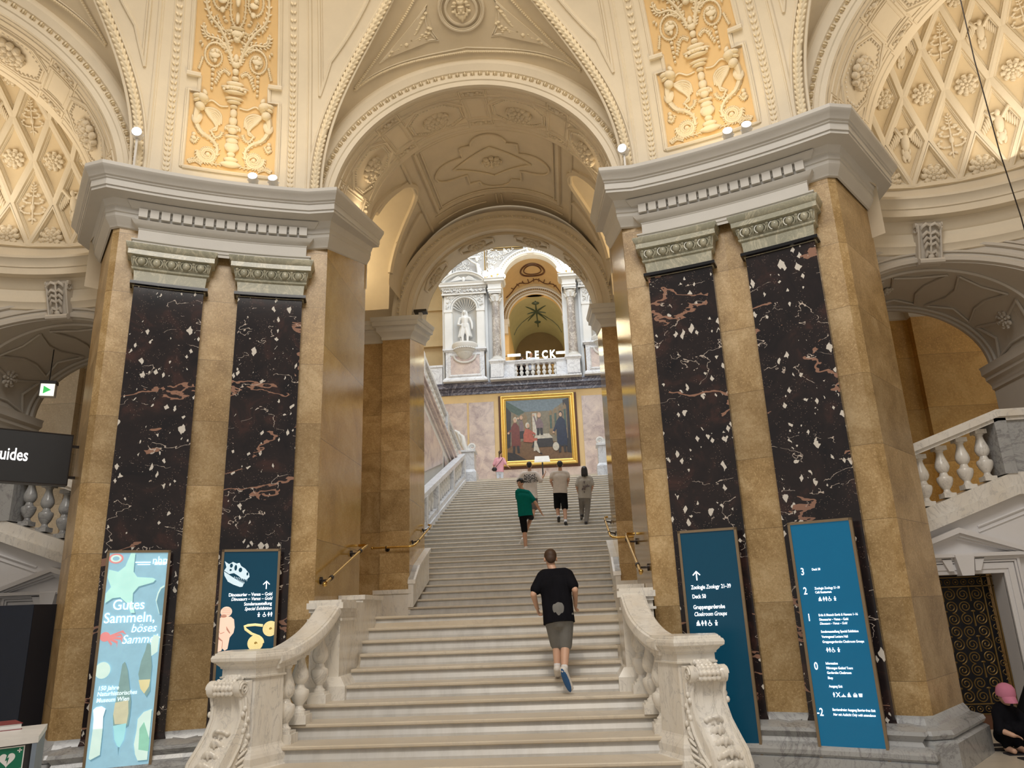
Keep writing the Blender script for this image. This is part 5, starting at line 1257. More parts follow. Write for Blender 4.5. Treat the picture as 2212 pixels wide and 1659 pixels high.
# pier strips of the cove: frames, egg mouldings and the great arabesque relief
def strip(d, full, label):
    M = rotZ(d)
    root = tag(empty('relief_panel', tuple(M @ Vector(cv(22.5, 8.6)))), label, 'relief', 'arabesque relief panels above the piers')
    P = lambda u, z, l=0: Vector(cv(22.5+u, z, l))
    def vline(u0, z0, u1, z1, w, mb, l=0): n = max(2, int((abs(z1-z0)+abs(u1-u0)*.14)/.1)); mb.tube([P(u0+(u1-u0)*k/n, z0+(z1-z0)*k/n, l) for k in range(n+1)], w, 6)
    ZT = 10.3; mb = MB()
    for q in (-1, 1):
        vline(q*7.0, 7.24, q*7.0, ZT, .030, mb); vline(q*6.75, 7.24, q*6.75, ZT, .012, mb); vline(q*7.35, 7.24, q*7.35, ZT, .02, mb, -.02)
        vline(q*5.75, 7.3, q*5.75, ZT, .010, mb, .005); vline(q*4.95, 7.3, q*4.95, ZT, .010, mb, .005)
    mb.xf(M).build('border_moulding', 'cream_plaster', root, 50)
    mb = MB(); z = 7.35
    while z < 10.1:
        for q in (-1, 1):
            for e in (-1, 1): mb.ell(P(q*5.35+e*.16, z, .006), (.018, .016, .028), 5, 4, Matrix.Rotation(e*.5, 3, 'Y'))
        z += .072
    mb.xf(M).build('egg_row', 'relief_cream', root, 60)
    # recessed ground and stepped frame with the notch
    out = [(-4.05, 7.58), (4.05, 7.58), (4.05, 8.60), (3.1, 8.60), (3.1, 8.78), (4.0, 8.78), (4.0, 10.2), (-4.0, 10.2), (-4.0, 8.78), (-3.1, 8.78), (-3.1, 8.60), (-4.05, 8.60)]
    mb = MB()
    for i in range(40):
        z0 = 7.6+(10.2-7.6)*i/40; z1 = 7.6+(10.2-7.6)*(i+1)/40; w_ = 3.05 if 8.60 < (z0+z1)/2 < 8.78 else 3.98
        mb.grid([[P(w_*(k-6)/6, zz, .004) for k in range(13)] for zz in (z0, z1)])
    mb.xf(M).build('ground', 'relief_ground', root, 40)
    mb = MB()
    for k_, w_ in ((1.0, .026), (1.045, .014)):
        pts = []; o2 = [(u*k_, z) for u, z in out]; o2.append(o2[0])
        for i in range(len(o2)-1):
            (u0, z0), (u1, z1) = o2[i], o2[i+1]; n = max(1, int((abs(z1-z0)+abs(u1-u0)*.14)/.12))
            for k in range(n): pts.append(P(u0+(u1-u0)*k/n, z0+(z1-z0)*k/n, .015))
        pts.append(pts[0]); mb.tube(pts, w_, 6)
    for q in (-1, 1): mb.tube([P(q*3.05, 8.79, .03), P(q*4.3, 8.79, .03)], .035, 6); 
    mb.xf(M).build('stepped_frame', 'cream_plaster', root, 50)
    if not full: return root
    mb = MB(); U = 1/6.9
    def R3(pt): # orientation of the relief at a point
        return Matrix.Rotation(-radians(22.5+pt[0]), 3, 'Z')
    def stroke(pts, w0, w1, leaf=0, n=26, m=True):
        # Catmull-Rom
        ps = [pts[0]]+list(pts)+[pts[-1]]; C = []
        for i in range(1, len(ps)-2):
            for k in range(max(3, n//len(pts))):
                t = k/max(3, n//len(pts)); a, b, c, d_ = ps[i-1], ps[i], ps[i+1], ps[i+2]
                C.append(tuple(.5*((2*b[q])+(-a[q]+c[q])*t+(2*a[q]-5*b[q]+4*c[q]-d_[q])*t*t+(-a[q]+3*b[q]-3*c[q]+d_[q])*t**3) for q in (0, 1)))
        C.append(pts[-1])
        for sg in ((-1, 1) if m else (1,)):
            N_ = len(C); mb.tube([P(sg*u, z, .018) for u, z in C], [w0+(w1-w0)*i/(N_-1) for i in range(N_)], 6)
            if leaf:
                for i in range(1, N_-1, 2):
                    dx = (C[i+1][0]-C[i-1][0])/6.9; dz = C[i+1][1]-C[i-1][1]; L = max(1e-4, hypot(dx, dz)); nx, nz = -dz/L, dx/L
                    for e in (-1, 1):
                        u = C[i][0]+e*nx*leaf*6.9*.8; z = C[i][1]+e*nz*leaf*.8; ang = atan2(dz, dx*sg)+e*sg*.7
                        mb.ell(P(sg*u, z, .018), (leaf*.85, .016, leaf*.36), 6, 4, Matrix.Rotation(-radians(22.5), 3, 'Z') @ Matrix.Rotation(-ang, 3, 'Y'))
    def spiral(cu, cz, r, turns, a0, w0=.016, dirn=1, leaf=0):
        pts = []
        for k in range(int(16*turns)+1):
            t = k/16; rr_ = r*(1-.72*t/turns); a = a0+dirn*2*pi*t; pts.append((cu+rr_*cos(a)*6.9, cz+rr_*sin(a)))
        stroke(pts, w0, w0*.5, leaf, len(pts)*3)
    def dot(u, z, a, b, rot=0, m=True, lift=.02, th=.03):
        for sg in ((-1, 1) if m and abs(u) > 1e-6 else (1,)): mb.ell(P(sg*u, z, lift), (a, th, b), 9, 6, Matrix.Rotation(-radians(22.5), 3, 'Z') @ Matrix.Rotation(-rot*sg, 3, 'Y'))
    # candelabrum on the axis
    for z, a, b in ((7.70, .14, .05), (7.77, .10, .04), (7.84, .06, .04), (7.95, .10, .09), (8.03, .085, .05), (8.09, .11, .022), (8.17, .065, .05), (8.22, .10, .03), (8.30, .06, .07), (8.40, .05, .07), (8.48, .055, .02), (8.54, .10, .02), (8.58, .13, .02), (8.66, .15, .022), (8.71, .19, .03), (8.76, .12, .035), (8.82, .05, .03), (8.90, .045, .05), (8.98, .06, .05), (9.05, .035, .06), (9.35, .10, .018), (9.30, .08, .05), (9.24, .05, .04), (9.45, .03, .10), (9.6, .035, .1), (9.75, .08, .04), (9.85, .10, .05), (10.0, .05, .1)): dot(0, z, a, b, 0, False, .03, .045)
    for k in range(7): dot(.0+(-3+k)*.32, 8.68+.012*(9-(k-3)**2)/3, .022, .022, 0, False, .06, .02)
    for u in (.16, .42, .62): dot(u, 8.20, .02, .035, .2); dot(u*.8, 8.10, .014, .02)
    # lower scrolls, griffins
    spiral(2.05, 7.80, .125, 1.6, pi*.1, .02, -1, .028); dot(2.0, 7.80, .035, .035); stroke([(2.9, 7.81), (2.4, 7.72), (1.4, 7.68), (.5, 7.70)], .018, .008, .025); stroke([(3.6, 7.66), (3.0, 7.70), (2.4, 7.66)], .015, .01, .028); dot(3.3, 8.00, .04, .03, .5)
    stroke([(1.25, 7.80), (1.25, 7.92), (1.8, 8.02), (2.6, 8.08), (3.1, 8.18), (3.25, 8.30), (3.05, 8.42), (2.6, 8.50)], .022, .052, .030, 34)
    dot(3.15, 8.28, .07, .11, .15); dot(2.95, 8.42, .07, .06, .5, True, .05, .06); dot(2.75, 8.53, .085, .055, .3, True, .06, .07); dot(3.25, 8.54, .06, .028, -.2, True, .07, .05); dot(3.25, 8.49, .05, .018, -.35, True, .06, .04); dot(2.6, 8.60, .03, .045, -.5, True, .05, .03)
    for k in range(7): stroke([(2.65-.08*k, 8.40-.012*k), (1.75-.12*k*.2, 8.42-.030*k), (1.1+.05*k, 8.36-.034*k), (1.0+.17*k, 8.24-.018*k)], .022, .010)
    stroke([(1.9, 8.14), (1.5, 8.05), (1.05, 8.08), (.9, 8.14)], .016, .01, .022); stroke([(2.8, 8.44), (2.0, 8.52), (1.2, 8.47), (.5, 8.48)], .016, .012); dot(3.3, 8.05, .03, .03); stroke([(3.5, 7.98), (3.2, 7.94), (2.9, 8.02)], .014, .008, .02)
    # hanging husks beside the bowl
    for k in range(5): dot(2.05, 8.88-.055*k, .028-.002*k, .02, 0); dot(1.35+.1*k, 8.86-.03*k, .03, .016, .7)
    stroke([(.5, 8.86), (1.0, 8.90), (1.6, 8.84)], .014, .01, .022)
    # big scrolls
    spiral(1.95, 9.03, .150, 1.7, pi*.75, .016, -1, .014); dot(1.95, 9.05, .07, .055); dot(1.9, 9.0, .03, .05); dot(2.15, 9.08, .03, .03); dot(1.75, 9.09, .03, .03)
    stroke([(.25, 8.98), (.8, 9.12), (1.6, 9.21), (2.6, 9.22), (3.0, 9.26), (3.1, 9.33)], .022, .014, .032, 30); stroke([(3.0, 9.0), (3.15, 8.92), (3.3, 8.86)], .012, .008, .016)
    stroke([(.35, 9.0), (.9, 9.2), (1.7, 9.33), (2.6, 9.43), (2.95, 9.56), (2.8, 9.72), (2.2, 9.80), (1.5, 9.76)], .024, .016, .034, 40)
    spiral(1.55, 9.60, .145, 1.3, pi*.5, .016, -1, .016); dot(1.5, 9.58, .06, .05); dot(1.45, 9.5, .035, .05); dot(1.7, 9.62, .03, .03)
    for u, z in ((.9, 9.10), (1.3, 9.16), (.5, 9.15), (2.9, 9.30), (3.1, 9.12), (.7, 9.28), (.5, 9.22), (1.1, 9.40), (2.4, 9.36)): dot(u, z, .032, .014, .9*(u-1)); dot(u+.18, z+.03, .024, .012, -.5)
    stroke([(.5, 9.34), (1.0, 9.30), (1.6, 9.36), (2.0, 9.44)], .012, .008, .018); stroke([(.2, 9.36), (.6, 9.44), (.7, 9.60), (.4, 9.85)], .014, .01, .02); stroke([(.5, 9.9), (1.2, 9.98), (2.4, 10.0), (3.0, 10.1)], .018, .012, .03); spiral(2.1, 9.98, .11, 1.3, 0, .015, 1, .012)
    for k in range(9): dot(-.55+.14*k, 9.235+.02*abs(k-4), .02, .024, 0, False, .04)
    mb.xf(M).build('arabesque', 'relief_cream', root, 60)
    return root
strip(-45, True, 'long plaster arabesque panel with griffins above the left pier'); strip(0, True, 'long plaster arabesque panel with griffins above the right pier')
# triangular inset mouldings between strip and garland
for d, q, lab in ((-45, -1, 'outer left'), (-45, 1, 'inner left'), (0, -1, 'inner right'), (0, 1, 'outer right')):
    M = rotZ(d); mb = MB(); a = []
    for sgn, w in ((1.0, .022), (.9, .012)):
        zc_ = 9.75; pts = [(22.5+q*7.9, 8.75), (22.5+q*7.9, 10.25), (22.5+q*(22.5-gar(.3)[0]-1.2), 10.25), (22.5+q*9.0, 9.15)]
        c_ = (sum(p[0] for p in pts)/4, sum(p[1] for p in pts)/4); pp = [(c_[0]+(p[0]-c_[0])*sgn, c_[1]+(p[1]-c_[1])*sgn) for p in pts]; pp.append(pp[0]); P_ = []
        for i in range(4):
            for k in range(12): P_.append(Vector(cv(pp[i][0]+(pp[i+1][0]-pp[i][0])*k/12, pp[i][1]+(pp[i+1][1]-pp[i][1])*k/12, .01)))
        mb.tube(P_+[P_[0]], w, 6)
    tag(mb.xf(M).build('wall_moulding', 'cream_plaster', None, 50), 'triangular fillet moulding on the vault beside the %s garland' % lab, 'moulding', 'triangular fillets of the vault')
# lunette ornaments (centre in full, sides the fillet only)
def lunette(d, full, label):
    M = rotZ(d); root = tag(empty('lunette_ornament', tuple(M @ sail_pt(0, .3))), label, 'relief', 'lunette ornaments over the arches')
    mb = MB(); be = MB()
    base = [(-.52+1.04*k/60, .045+.30*(abs(-.52+1.04*k/60)/.55)**2.2) for k in range(61)]
    left = [(-.52+.36*k/20, .345+(.62-.345)*k/20) for k in range(21)]; right = [(-t, v) for t, v in left]
    for line_ in (base, left, right):
        mb.tube([sail_pt(t, v, .01) for t, v in line_], .022, 6); mb.tube([sail_pt(t*.97, v+.02, .01) for t, v in line_], .010, 6)
        for i in range(len(line_)-1):
            for k in range(2 if line_ is base else 3):
                f_ = k/(2 if line_ is base else 3); be.ell(sail_pt(line_[i][0]+(line_[i+1][0]-line_[i][0])*f_, line_[i][1]+(line_[i+1][1]-line_[i][1])*f_, .03), (.02, .016, .016), 5, 4)
    mb.xf(M).build('fillet', 'cream_plaster', root, 50); be.xf(M).build('bead_row', 'relief_cream', root, 60)
    if not full: return
    c = sail_pt(0, .245, .0); e1 = Vector((1, 0, 0)); e2 = (sail_pt(0, .30)-sail_pt(0, .20)).normalized(); nr = e1.cross(e2); nr = nr if nr.y < 0 else -nr
    D = lambda x, z, l=0: c+e1*x+e2*z+nr*l
    mb = MB()
    for r, w in ((.22, .022), (.285, .010), (.315, .022)): mb.tube([D(r*cos(2*pi*k/48), r*sin(2*pi*k/48), .01) for k in range(49)], w, 6)
    mb.build('medallion_ring', 'cream_plaster', root, 50)
    mb = MB(); mb.add([D(.21*cos(2*pi*k/32), .21*sin(2*pi*k/32), .006) for k in range(32)], [tuple(range(32))]); mb.build('medallion_ground', 'vault_plaster', root)
    # bearded mask
    sh = []
    R3 = Matrix((e1, -nr, e2)).transposed()
    E = lambda x, z, l, a, b, t: sh.append(('e', tuple(D(x, z, l)), (a, t, b), R3))
    E(0, .01, .02, .055, .08, .04); E(0, .0, .065, .012, .03, .015); E(-.025, .025, .055, .014, .008, .01); E(.025, .025, .055, .014, .008, .01); E(0, .05, .05, .05, .014, .02)
    for q in (-1, 1):
        E(q*.03, -.035, .05, .03, .012, .015); E(q*.03, -.09, .035, .025, .05, .02); E(q*.065, -.07, .03, .03, .03, .015); E(q*.085, -.02, .03, .016, .05, .015); E(q*.10, .06, .03, .04, .014, .015); E(q*.085, .10, .03, .03, .03, .015); E(q*.115, -.02, .03, .025, .025, .02); E(q*.04, .13, .04, .012, .045, .015)
    E(0, -.12, .04, .022, .055, .02); E(0, .11, .04, .05, .03, .02); E(0, .15, .04, .014, .05, .015)
    blob_mesh(sh, .008, 'bearded_mask', 'relief_cream', root, 1)
    # triangular panels with foliage and little faces
    for q in (-1, 1):
        tri = [(q*.375, .31), (q*.125, .165), (q*.175, .405)]
        mb = MB(); pts = []
        def W2(t, v, l=0): return sail_pt(t, v, l)
        for w, kk in ((.016, 1.0), (.009, 1.13)):
            cc = (sum(p[0] for p in tri)/3, sum(p[1] for p in tri)/3); tt_ = [(cc[0]+(p[0]-cc[0])*kk, cc[1]+(p[1]-cc[1])*kk) for p in tri]; tt_.append(tt_[0]); P_ = []
            for i in range(3):
                for k in range(10):
                    f_ = k/10; bow = (.018*sin(pi*f_)) * (1 if i == 1 else 0); P_.append(W2(tt_[i][0]+(tt_[i+1][0]-tt_[i][0])*f_+q*bow, tt_[i][1]+(tt_[i+1][1]-tt_[i][1])*f_, .012))
            P_.append(P_[0]); mb.tube(P_, w, 6)
        mb.build('triangle_frame', 'cream_plaster', root, 50)
        mb = MB(); mb.add([W2(t, v, .004) for t, v in tri], [(0, 1, 2)]); mb.build('triangle_ground', 'vault_plaster', root)
        mb = MB(); cur = [(q*.335, .300), (q*.29, .285), (q*.24, .255), (q*.19, .235), (q*.158, .215), (q*.150, .235), (q*.160, .25)]
        mb.tube([W2(t, v, .02) for t, v in cur], [.008, .02, .02, .018, .015, .012, .008], 6); cur2 = [(q*.24, .255), (q*.215, .30), (q*.19, .345), (q*.175, .36)]; mb.tube([W2(t, v, .02) for t, v in cur2], [.012, .025, .022, .01], 6)
        for t, v in cur+cur2: mb.ell(W2(t, v+.012, .025), (.03, .02, .022), 6, 4); mb.ell(W2(t+q*.01, v-.008, .025), (.022, .02, .02), 6, 4)
        mb.ell(W2(q*.262, .262, .03), (.035, .03, .035)); mb.build('foliage', 'relief_cream', root, 60)
lunette(0, True, 'bearded mask medallion with leafy triangles above the central arch'); lunette(45, False, 'plain beaded fillet above the right niche arch'); lunette(-45, False, 'plain beaded fillet above the left niche arch')
# ================================================================== NEWELS, BALUSTERS, HANDRAILS of the lower flight
def spiral_pts(c, r, turns, a0, n=24, shrink=.8, dirn=1, ax=(0, 1), off=0):
    out = []
    for k in range(int(n*turns)+1):
        t = k/(n*turns); rr_ = r*(1-shrink*t); a = a0+dirn*2*pi*turns*t
        out.append((rr_*cos(a), rr_*sin(a)))
    return out
for s, nm in SIDES:
    root = tag(empty('stair_newel', (s*2.15, 7.95, .15)), 'veined white marble newel post with a great carved scroll %s of the bottom steps' % nm, 'newel post', 'scroll newels of the staircase')
    bal = tag(empty('balustrade', (s*1.9, 8.6, .45)), 'curved white marble balustrade behind the %s newel of the bottom steps' % nm, 'balustrade', 'balustrades of the bottom steps')
    def fin(mb): return mb.xf(MIR) if s < 0 else mb
    # plan of the newel: inner face / front face / outer face
    plan = [(1.99, 8.22), (1.885, 8.05), (2.045, 7.69), (2.41, 7.75), (2.45, 8.12)]
    def ring_(o): # offset outline of the post
        cx_, cy_ = 2.14, 7.98; return [(x+(x-cx_)*o/.26, y+(y-cy_)*o/.26) for x, y in plan]
    mb = MB(); rows = []
    for o, z in ((.10, .0), (.10, .30), (.085, .31), (.07, .34), (.07, .40), (.055, .43), (.03, .46), (.01, .48), (0, .50), (-.01, 1.115), (.015, 1.12), (.018, 1.135), (.0, 1.14), (0, 1.205), (.015, 1.21), (.018, 1.225), (.045, 1.25), (.05, 1.262), (.06, 1.265), (.085, 1.28), (.09, 1.31), (.08, 1.335), (.062, 1.34), (.060, 1.355), (.045, 1.358), (.043, 1.37)):
        r = ring_(o); rows.append([(x, y, z) for x, y in r]+[(r[0][0], r[0][1], z)])
    mb.grid(rows); mb.add(rows[-1][:-1], [tuple(range(5))]); fin(mb).build('post', 'white_marble', root)
    # console: S profile extruded along the front face, leaning forward at the foot
    A = Vector((2.06, 7.69, 0)); B = Vector((2.42, 7.75, 0)); W_ = (B-A).normalized(); F_ = Vector((W_.y, -W_.x, 0)); wid = (B-A).length
    # side outline in (forward, z)
    outl = [(0, 1.10), (.05, 1.09), (.10, 1.04), (.105, .96), (.085, .86), (.09, .76), (.13, .64), (.20, .52), (.275, .40), (.31, .28), (.305, .17), (.26, .09), (.18, .05), (.10, .06), (.0, .05)]
    def CP(f, w, z, splay=True):
        k = (f/.31)*.10+.02 if splay else 0
        return A+W_*(wid/2+(w-.5)*(wid-.04)*(1+k))+W_*f*.42+F_*f+Vector((0, 0, z))
    mb = MB(); rows = [[CP(f, w, z) for f, z in outl] for w in (0, .06, .10, .90, .94, 1)]
    rows2 = []
    for w, ins in ((0, 0), (.10, 0), (.12, .018), (.30, .02), (.36, .0), (.40, .02), (.60, .02), (.64, .0), (.70, .02), (.88, .018), (.90, 0), (1, 0)):
        rows2.append([CP(max(0, f-ins), w, z) for f, z in outl])
    mb.grid(rows2); n = len(outl); mb.add(rows2[0], [tuple(range(n))]); mb.add(rows2[-1], [tuple(range(n))]); con = fin(mb).build('scroll_console', 'white_marble', root, 35)
    # raised edge bands and side volutes
    mb = MB()
    for w in (.0, 1.0):
        sd = -1 if w == 0 else 1
        mb.tube([CP(f+.004, w-sd*.05, z) for f, z in outl[1:13]], .018, 6)
        P_ = spiral_pts(None, .115, 2.1, pi*.5, 22, .86, -1); mb.tube([CP(.175+x, w, .20+y, True)+W_*sd*.012 for x, y in P_], [.022-.012*i/len(P_) for i in range(len(P_))], 6)
        mb.tube([CP(f, w, z)+W_*sd*.01 for f, z in ((.07, .95), (.055, .80), (.06, .68), (.11, .52), (.19, .38), (.285, .28))], .014, 6)
        for k in range(12):
            t = k/11; f = .02+.05*(1-t)+.03*sin(k*2.1); z = .85-.55*t; mb.ell(CP(f, w, z)+W_*sd*.01, (.022, .022, .03), 6, 4)
        for q in range(5): mb.tube([CP(.03, w, .55-.06*q)+W_*sd*.012, CP(.07+.012*q, w, .52-.06*q)+W_*sd*.02, CP(.10+.02*q, w, .47-.05*q)+W_*sd*.012], [.012, .018, .008], 5)
    fin(mb).build('side_volute', 'white_marble', con, 50)
    # top roll with curled ends and leaf wrap
    mb = MB(); c0 = CP(.10, 0, 1.03, False); c1 = CP(.10, 1, 1.03, False)
    L0 = c0-W_*.015; L1 = c1+W_*.015
    pts = [L0, L0+(L1-L0)*.16, L0+(L1-L0)*.2, L0+(L1-L0)*.5, L0+(L1-L0)*.8, L0+(L1-L0)*.84, L1]
    mb.tube(pts, [.078, .078, .066, .058, .066, .078, .078], 16)
    for c_, sd in ((L0, -1), (L1, 1)):
        P_ = spiral_pts(None, .062, 2.0, 0, 18, .85); mb.tube([c_+W_*sd*.008+F_*x+Vector((0, 0, y)) for x, y in P_], [.011]*len(P_), 5)
    fin(mb).build('top_roll', 'white_marble', con, 50)
    sh = []
    for j, w in enumerate((.28, .40, .52, .64, .76)):
        for t in (-.6, .1, .8, 1.5):
            c_ = L0+(L1-L0)*w+F_*.068*cos(t)+Vector((0, 0, .068*sin(t))); sh.append(('e', tuple(c_), (.024, .018, .026)))
    for w in (.30, .42, .5, .58, .70): sh.append(('e', tuple(CP(.045, w, 1.13, False)), (.026, .022, .030))); sh.append(('e', tuple(CP(.07, w+.02, 1.115, False)), (.016, .014, .016)))
    sh.append(('e', tuple(CP(.03, .5, 1.115, False)), (.10, .03, .025)))
    if s < 0: sh = [('e', (-q[1][0], q[1][1], q[1][2]), q[2]) for q in sh]
    blob_mesh(sh, .008, 'leaf_wrap', 'white_marble', con, 1)
    # acanthus leaf running down the swelling foot
    sh = []; prof2 = [(.125, .62), (.17, .55), (.225, .46), (.28, .37), (.315, .28), (.322, .20), (.30, .12)]
    for i, (f, z) in enumerate(prof2):
        hw = (.10, .16, .21, .24, .25, .23, .17)[i]
        for w in (-1, 1):
            for k in range(4):
                u = hw*(.25+.25*k); c_ = CP(f+.012*(k < 3)-.004*k, .5+w*u, z+.02-.012*k); sh.append(('e', tuple(c_), (.022, .022, .032)))
            c_ = CP(f-.005, .5+w*(hw+.05), z-.03); sh.append(('e', tuple(c_), (.018, .018, .022)))
        sh.append(('e', tuple(CP(f+.016, .5, z)), (.016, .022, .045)))
    for k in range(7): a = -1+k/3; sh.append(('e', tuple(CP(.155-.03*abs(a), .5+a*.2, .665-.03*abs(a)**2)), (.026, .034, .024)))
    sh.append(('e', tuple(CP(.13, .5, .64)), (.06, .03, .03)))
    if s < 0: sh = [('e', (-q[1][0], q[1][1], q[1][2]), q[2]) for q in sh]
    blob_mesh(sh, .008, 'acanthus_leaf', 'white_marble', con, 1)
    # block under the scroll
    mb = MB(); base = [CP(f, w, 0) for f, w in ((-.02, -.05), (.30, -.04), (.30, 1.04), (-.02, 1.05))]; mb.prism([(p.x, p.y, 0) for p in base], (0, 0, .055)); fin(mb).build('foot_block', 'white_marble', root)
    # curved handrail
    def rail(t): return Vector((2.02-.22*t-.06*sin(pi*t), 7.95+1.22*t, 1.285+.47*t**1.45))
    sec = [(-.165, .0), (-.165, -.03), (-.15, -.05), (-.12, -.06), (-.12, -.10), (.10, -.10), (.10, -.06), (.13, -.05), (.145, -.03), (.145, 0), (.13, .045), (.11, .055), (.105, .065), (.085, .068), (-.105, .068), (-.125, .065), (-.13, .055), (-.15, .045)]
    mb = MB(); rows = []
    for k in range(25):
        t = k/24; p = rail(t); d = (rail(min(1, t+.02))-rail(max(0, t-.02))).normalized(); sx = Vector((d.y, -d.x, 0)).normalized(); uz = sx.cross(d); rows.append([p+sx*(-a)*(-1)+uz*b for a, b in sec])
    mb.grid(rows, True, True); fin(mb).build('handrail', 'white_marble', bal, 22)
    for t, k in ((.225, 1), (.42, 2), (.80, 3)):
        p = rail(t); zb = stepZ(k); h = p.z-.10-zb-.10; m = baluster_mb(p.x-.005, p.y, zb+.10, h, .92, 20, False)
        m.box(p.x-.115, p.x+.095, p.y-.10, p.y+.10, zb, zb+.09); m.box(p.x-.095, p.x+.085, p.y-.088, p.y+.088, zb+.09, zb+.115); m.box(p.x-.08, p.x+.08, p.y-.08, p.y+.08, zb+.10+h-.04, p.z-.06)
        fin(m).build('baluster', 'white_marble', bal, 40)
    # upper pedestal of the balustrade and stringer blocks
    mb = MB()
    mb.box(1.66, 2.02, 9.18, 10.02, .6, 1.80); mb.box(1.56, 2.10, 9.10, 9.86, .55, .90); mb.prism([(1.56, 9.10, .9), (2.10, 9.10, .9), (2.04, 9.16, 1.0), (1.63, 9.16, 1.0)], (0, .6, 0))
    mb.box(1.63, 2.05, 9.15, 9.76, 1.62, 1.65); mb.box(1.64, 2.03, 9.14, 9.76, 1.72, 1.76); mb.box(1.61, 2.05, 9.11, 9.79, 1.76, 1.83); mb.box(1.635, 2.03, 9.13, 9.77, 1.83, 1.86)
    mb.prism([(2.05, 9.91, 1.45), (1.70, 9.91, 1.45), (1.70, 9.95, 1.80), (2.05, 9.9, 1.80)], (0, .2, 0)); mb.box(1.70, 2.05, 10.0, 10.4, 1.0, 1.84)
    fin(mb).build('pedestal', 'white_marble', bal)
    blk = tag(empty('marble_block', (s*1.95, 10.9, 1.5)), 'grey marble plinth block at the foot of the polished %s passage wall' % nm, 'block', 'plinth blocks of the passage')
    mb = MB(); mb.box(1.72, 2.055, 10.42, 11.44, 1.2, 1.88); mb.box(1.69, 2.055, 10.40, 11.46, 1.88, 1.94); fin(mb).build('block', 'white_marble', blk)
    # brass handrails on the passage walls and far piers
    br = tag(empty('handrail', (s*1.93, 10.3, 2.3)), 'short brass handrail on the polished %s wall of the passage' % nm, 'handrail', 'brass handrails')
    mb = MB(); mb.tube([(1.92, 9.40, 2.07), (1.92, 9.46, 2.09), (1.92, 11.15, 2.63), (1.90, 11.25, 2.665), (1.94, 11.32, 2.68), (2.05, 11.34, 2.68)] if s < 0 else [(1.92, 9.30, 2.03), (1.92, 9.40, 2.07), (1.92, 11.0, 2.60), (1.93, 11.12, 2.66), (2.0, 11.15, 2.66), (2.05, 11.15, 2.66)], .021, 10); mb.ell((1.92, 9.36 if s < 0 else 9.26, 2.05), (.028, .028, .028)); fin(mb).build('bar', 'brass', br, 50)
    for y, z in ((9.62, 2.14), (10.95, 2.565)):
        m = MB(); m.tube([(1.92, y, z), (1.93, y, z-.03), (2.05, y, z-.03)], .014, 7); m.tube([(2.035, y, z-.03), (2.06, y, z-.03)], .045, 12); m.tube([(1.92, y-.03, z-.01), (1.92, y+.03, z+.01)], .029, 10); fin(m).build('bracket', 'dark_iron', br, 50)
    b2 = tag(empty('handrail', (s*1.9, 15.5, 3.1)), 'bent brass handrail turning round the %s far pier' % nm, 'handrail', 'brass handrails')
    mb = MB(); mb.tube([(2.75, 15.0, 2.95), (2.05, 14.98, 2.95), (1.96, 14.99, 2.96), (1.92, 15.06, 3.0), (1.92, 16.75, 3.52), (1.93, 16.85, 3.56), (2.0, 16.87, 3.57)], .021, 10); mb.ell((2.78, 15.0, 2.95), (.03, .03, .03)); fin(mb).build('bar', 'brass', b2, 50)
    for p, q in (((2.5, 15.0, 2.95), (2.5, 15.12, 2.92)), ((1.92, 15.35, 3.09), (2.05, 15.35, 3.06)), ((1.92, 16.5, 3.44), (2.05, 16.5, 3.41))):
        m = MB(); m.tube([p, q], .014, 7); d = (Vector(q)-Vector(p)).normalized(); m.tube([Vector(q)-d*.02, Vector(q)], .045, 12); m.ell(p, (.03, .03, .03)); fin(m).build('bracket', 'dark_iron', b2, 50)

# ================================================================== LAMPS on the cornices
def lamp(name_lab, loc, aim, tall=0.0, lit=True):
    root = tag(empty('spotlight', loc), name_lab, 'lamp', 'spotlights on the cornices'); L = Vector(loc); d = Vector(aim).normalized(); q = d.to_track_quat('Z', 'Y').to_matrix().to_4x4(); h = L+Vector((0, 0, tall+.10)); M = Matrix.Translation(h) @ q
    MB().lathe([(.001, -.07), (.055, -.07), (.062, -.06), (.065, .075), (.058, .08), (.055, .07)], 20, M).build('lamp_housing', 'white_plastic', root, 40)
    MB().lathe([(.001, .072), (.054, .072)], 20, M).build('lens', 'lamp_glow', root)
    mb = MB(); mb.tube([L, L+Vector((0, 0, tall+.03))], .016, 7); mb.box(L.x-.04, L.x+.04, L.y-.04, L.y+.04, L.z-.015, L.z+.01); mb.tube([h-q.to_3x3() @ Vector((.075, 0, 0)), L+Vector((0, 0, tall+.02)), h+q.to_3x3() @ Vector((.075, 0, 0))], .009, 5); mb.build('stand', 'white_plastic', root)
toC = (.22, -.75, .55)
for s, nm in SIDES:
    p1 = rp(20.0*s, 8.32, 7.245); p2 = rp(17.9*s, 8.32, 7.245)
    lamp('round spotlight on the %s cornice, %s one of the close pair' % (nm, 'outer' if s < 0 else 'inner'), rp((20.3 if s < 0 else 24.2)*s, 8.30, 7.25), (-.25*s, -.9, .25))
    lamp('round spotlight on the %s cornice, %s one of the close pair' % (nm, 'inner' if s < 0 else 'outer'), rp((18.5 if s < 0 else 25.8)*s, 8.30, 7.25), (-.2*s, -.9, .3))
lamp('white spotlight on a tall stand at the outer end of the left cornice', rp(-30.3, 8.33, 7.25), (.35, -.85, -.1), .42)
lamp('white spotlight on a short stand at the inner end of the right cornice', rp(14.8, 8.35, 7.25), (-.35, -.85, -.1), .22)
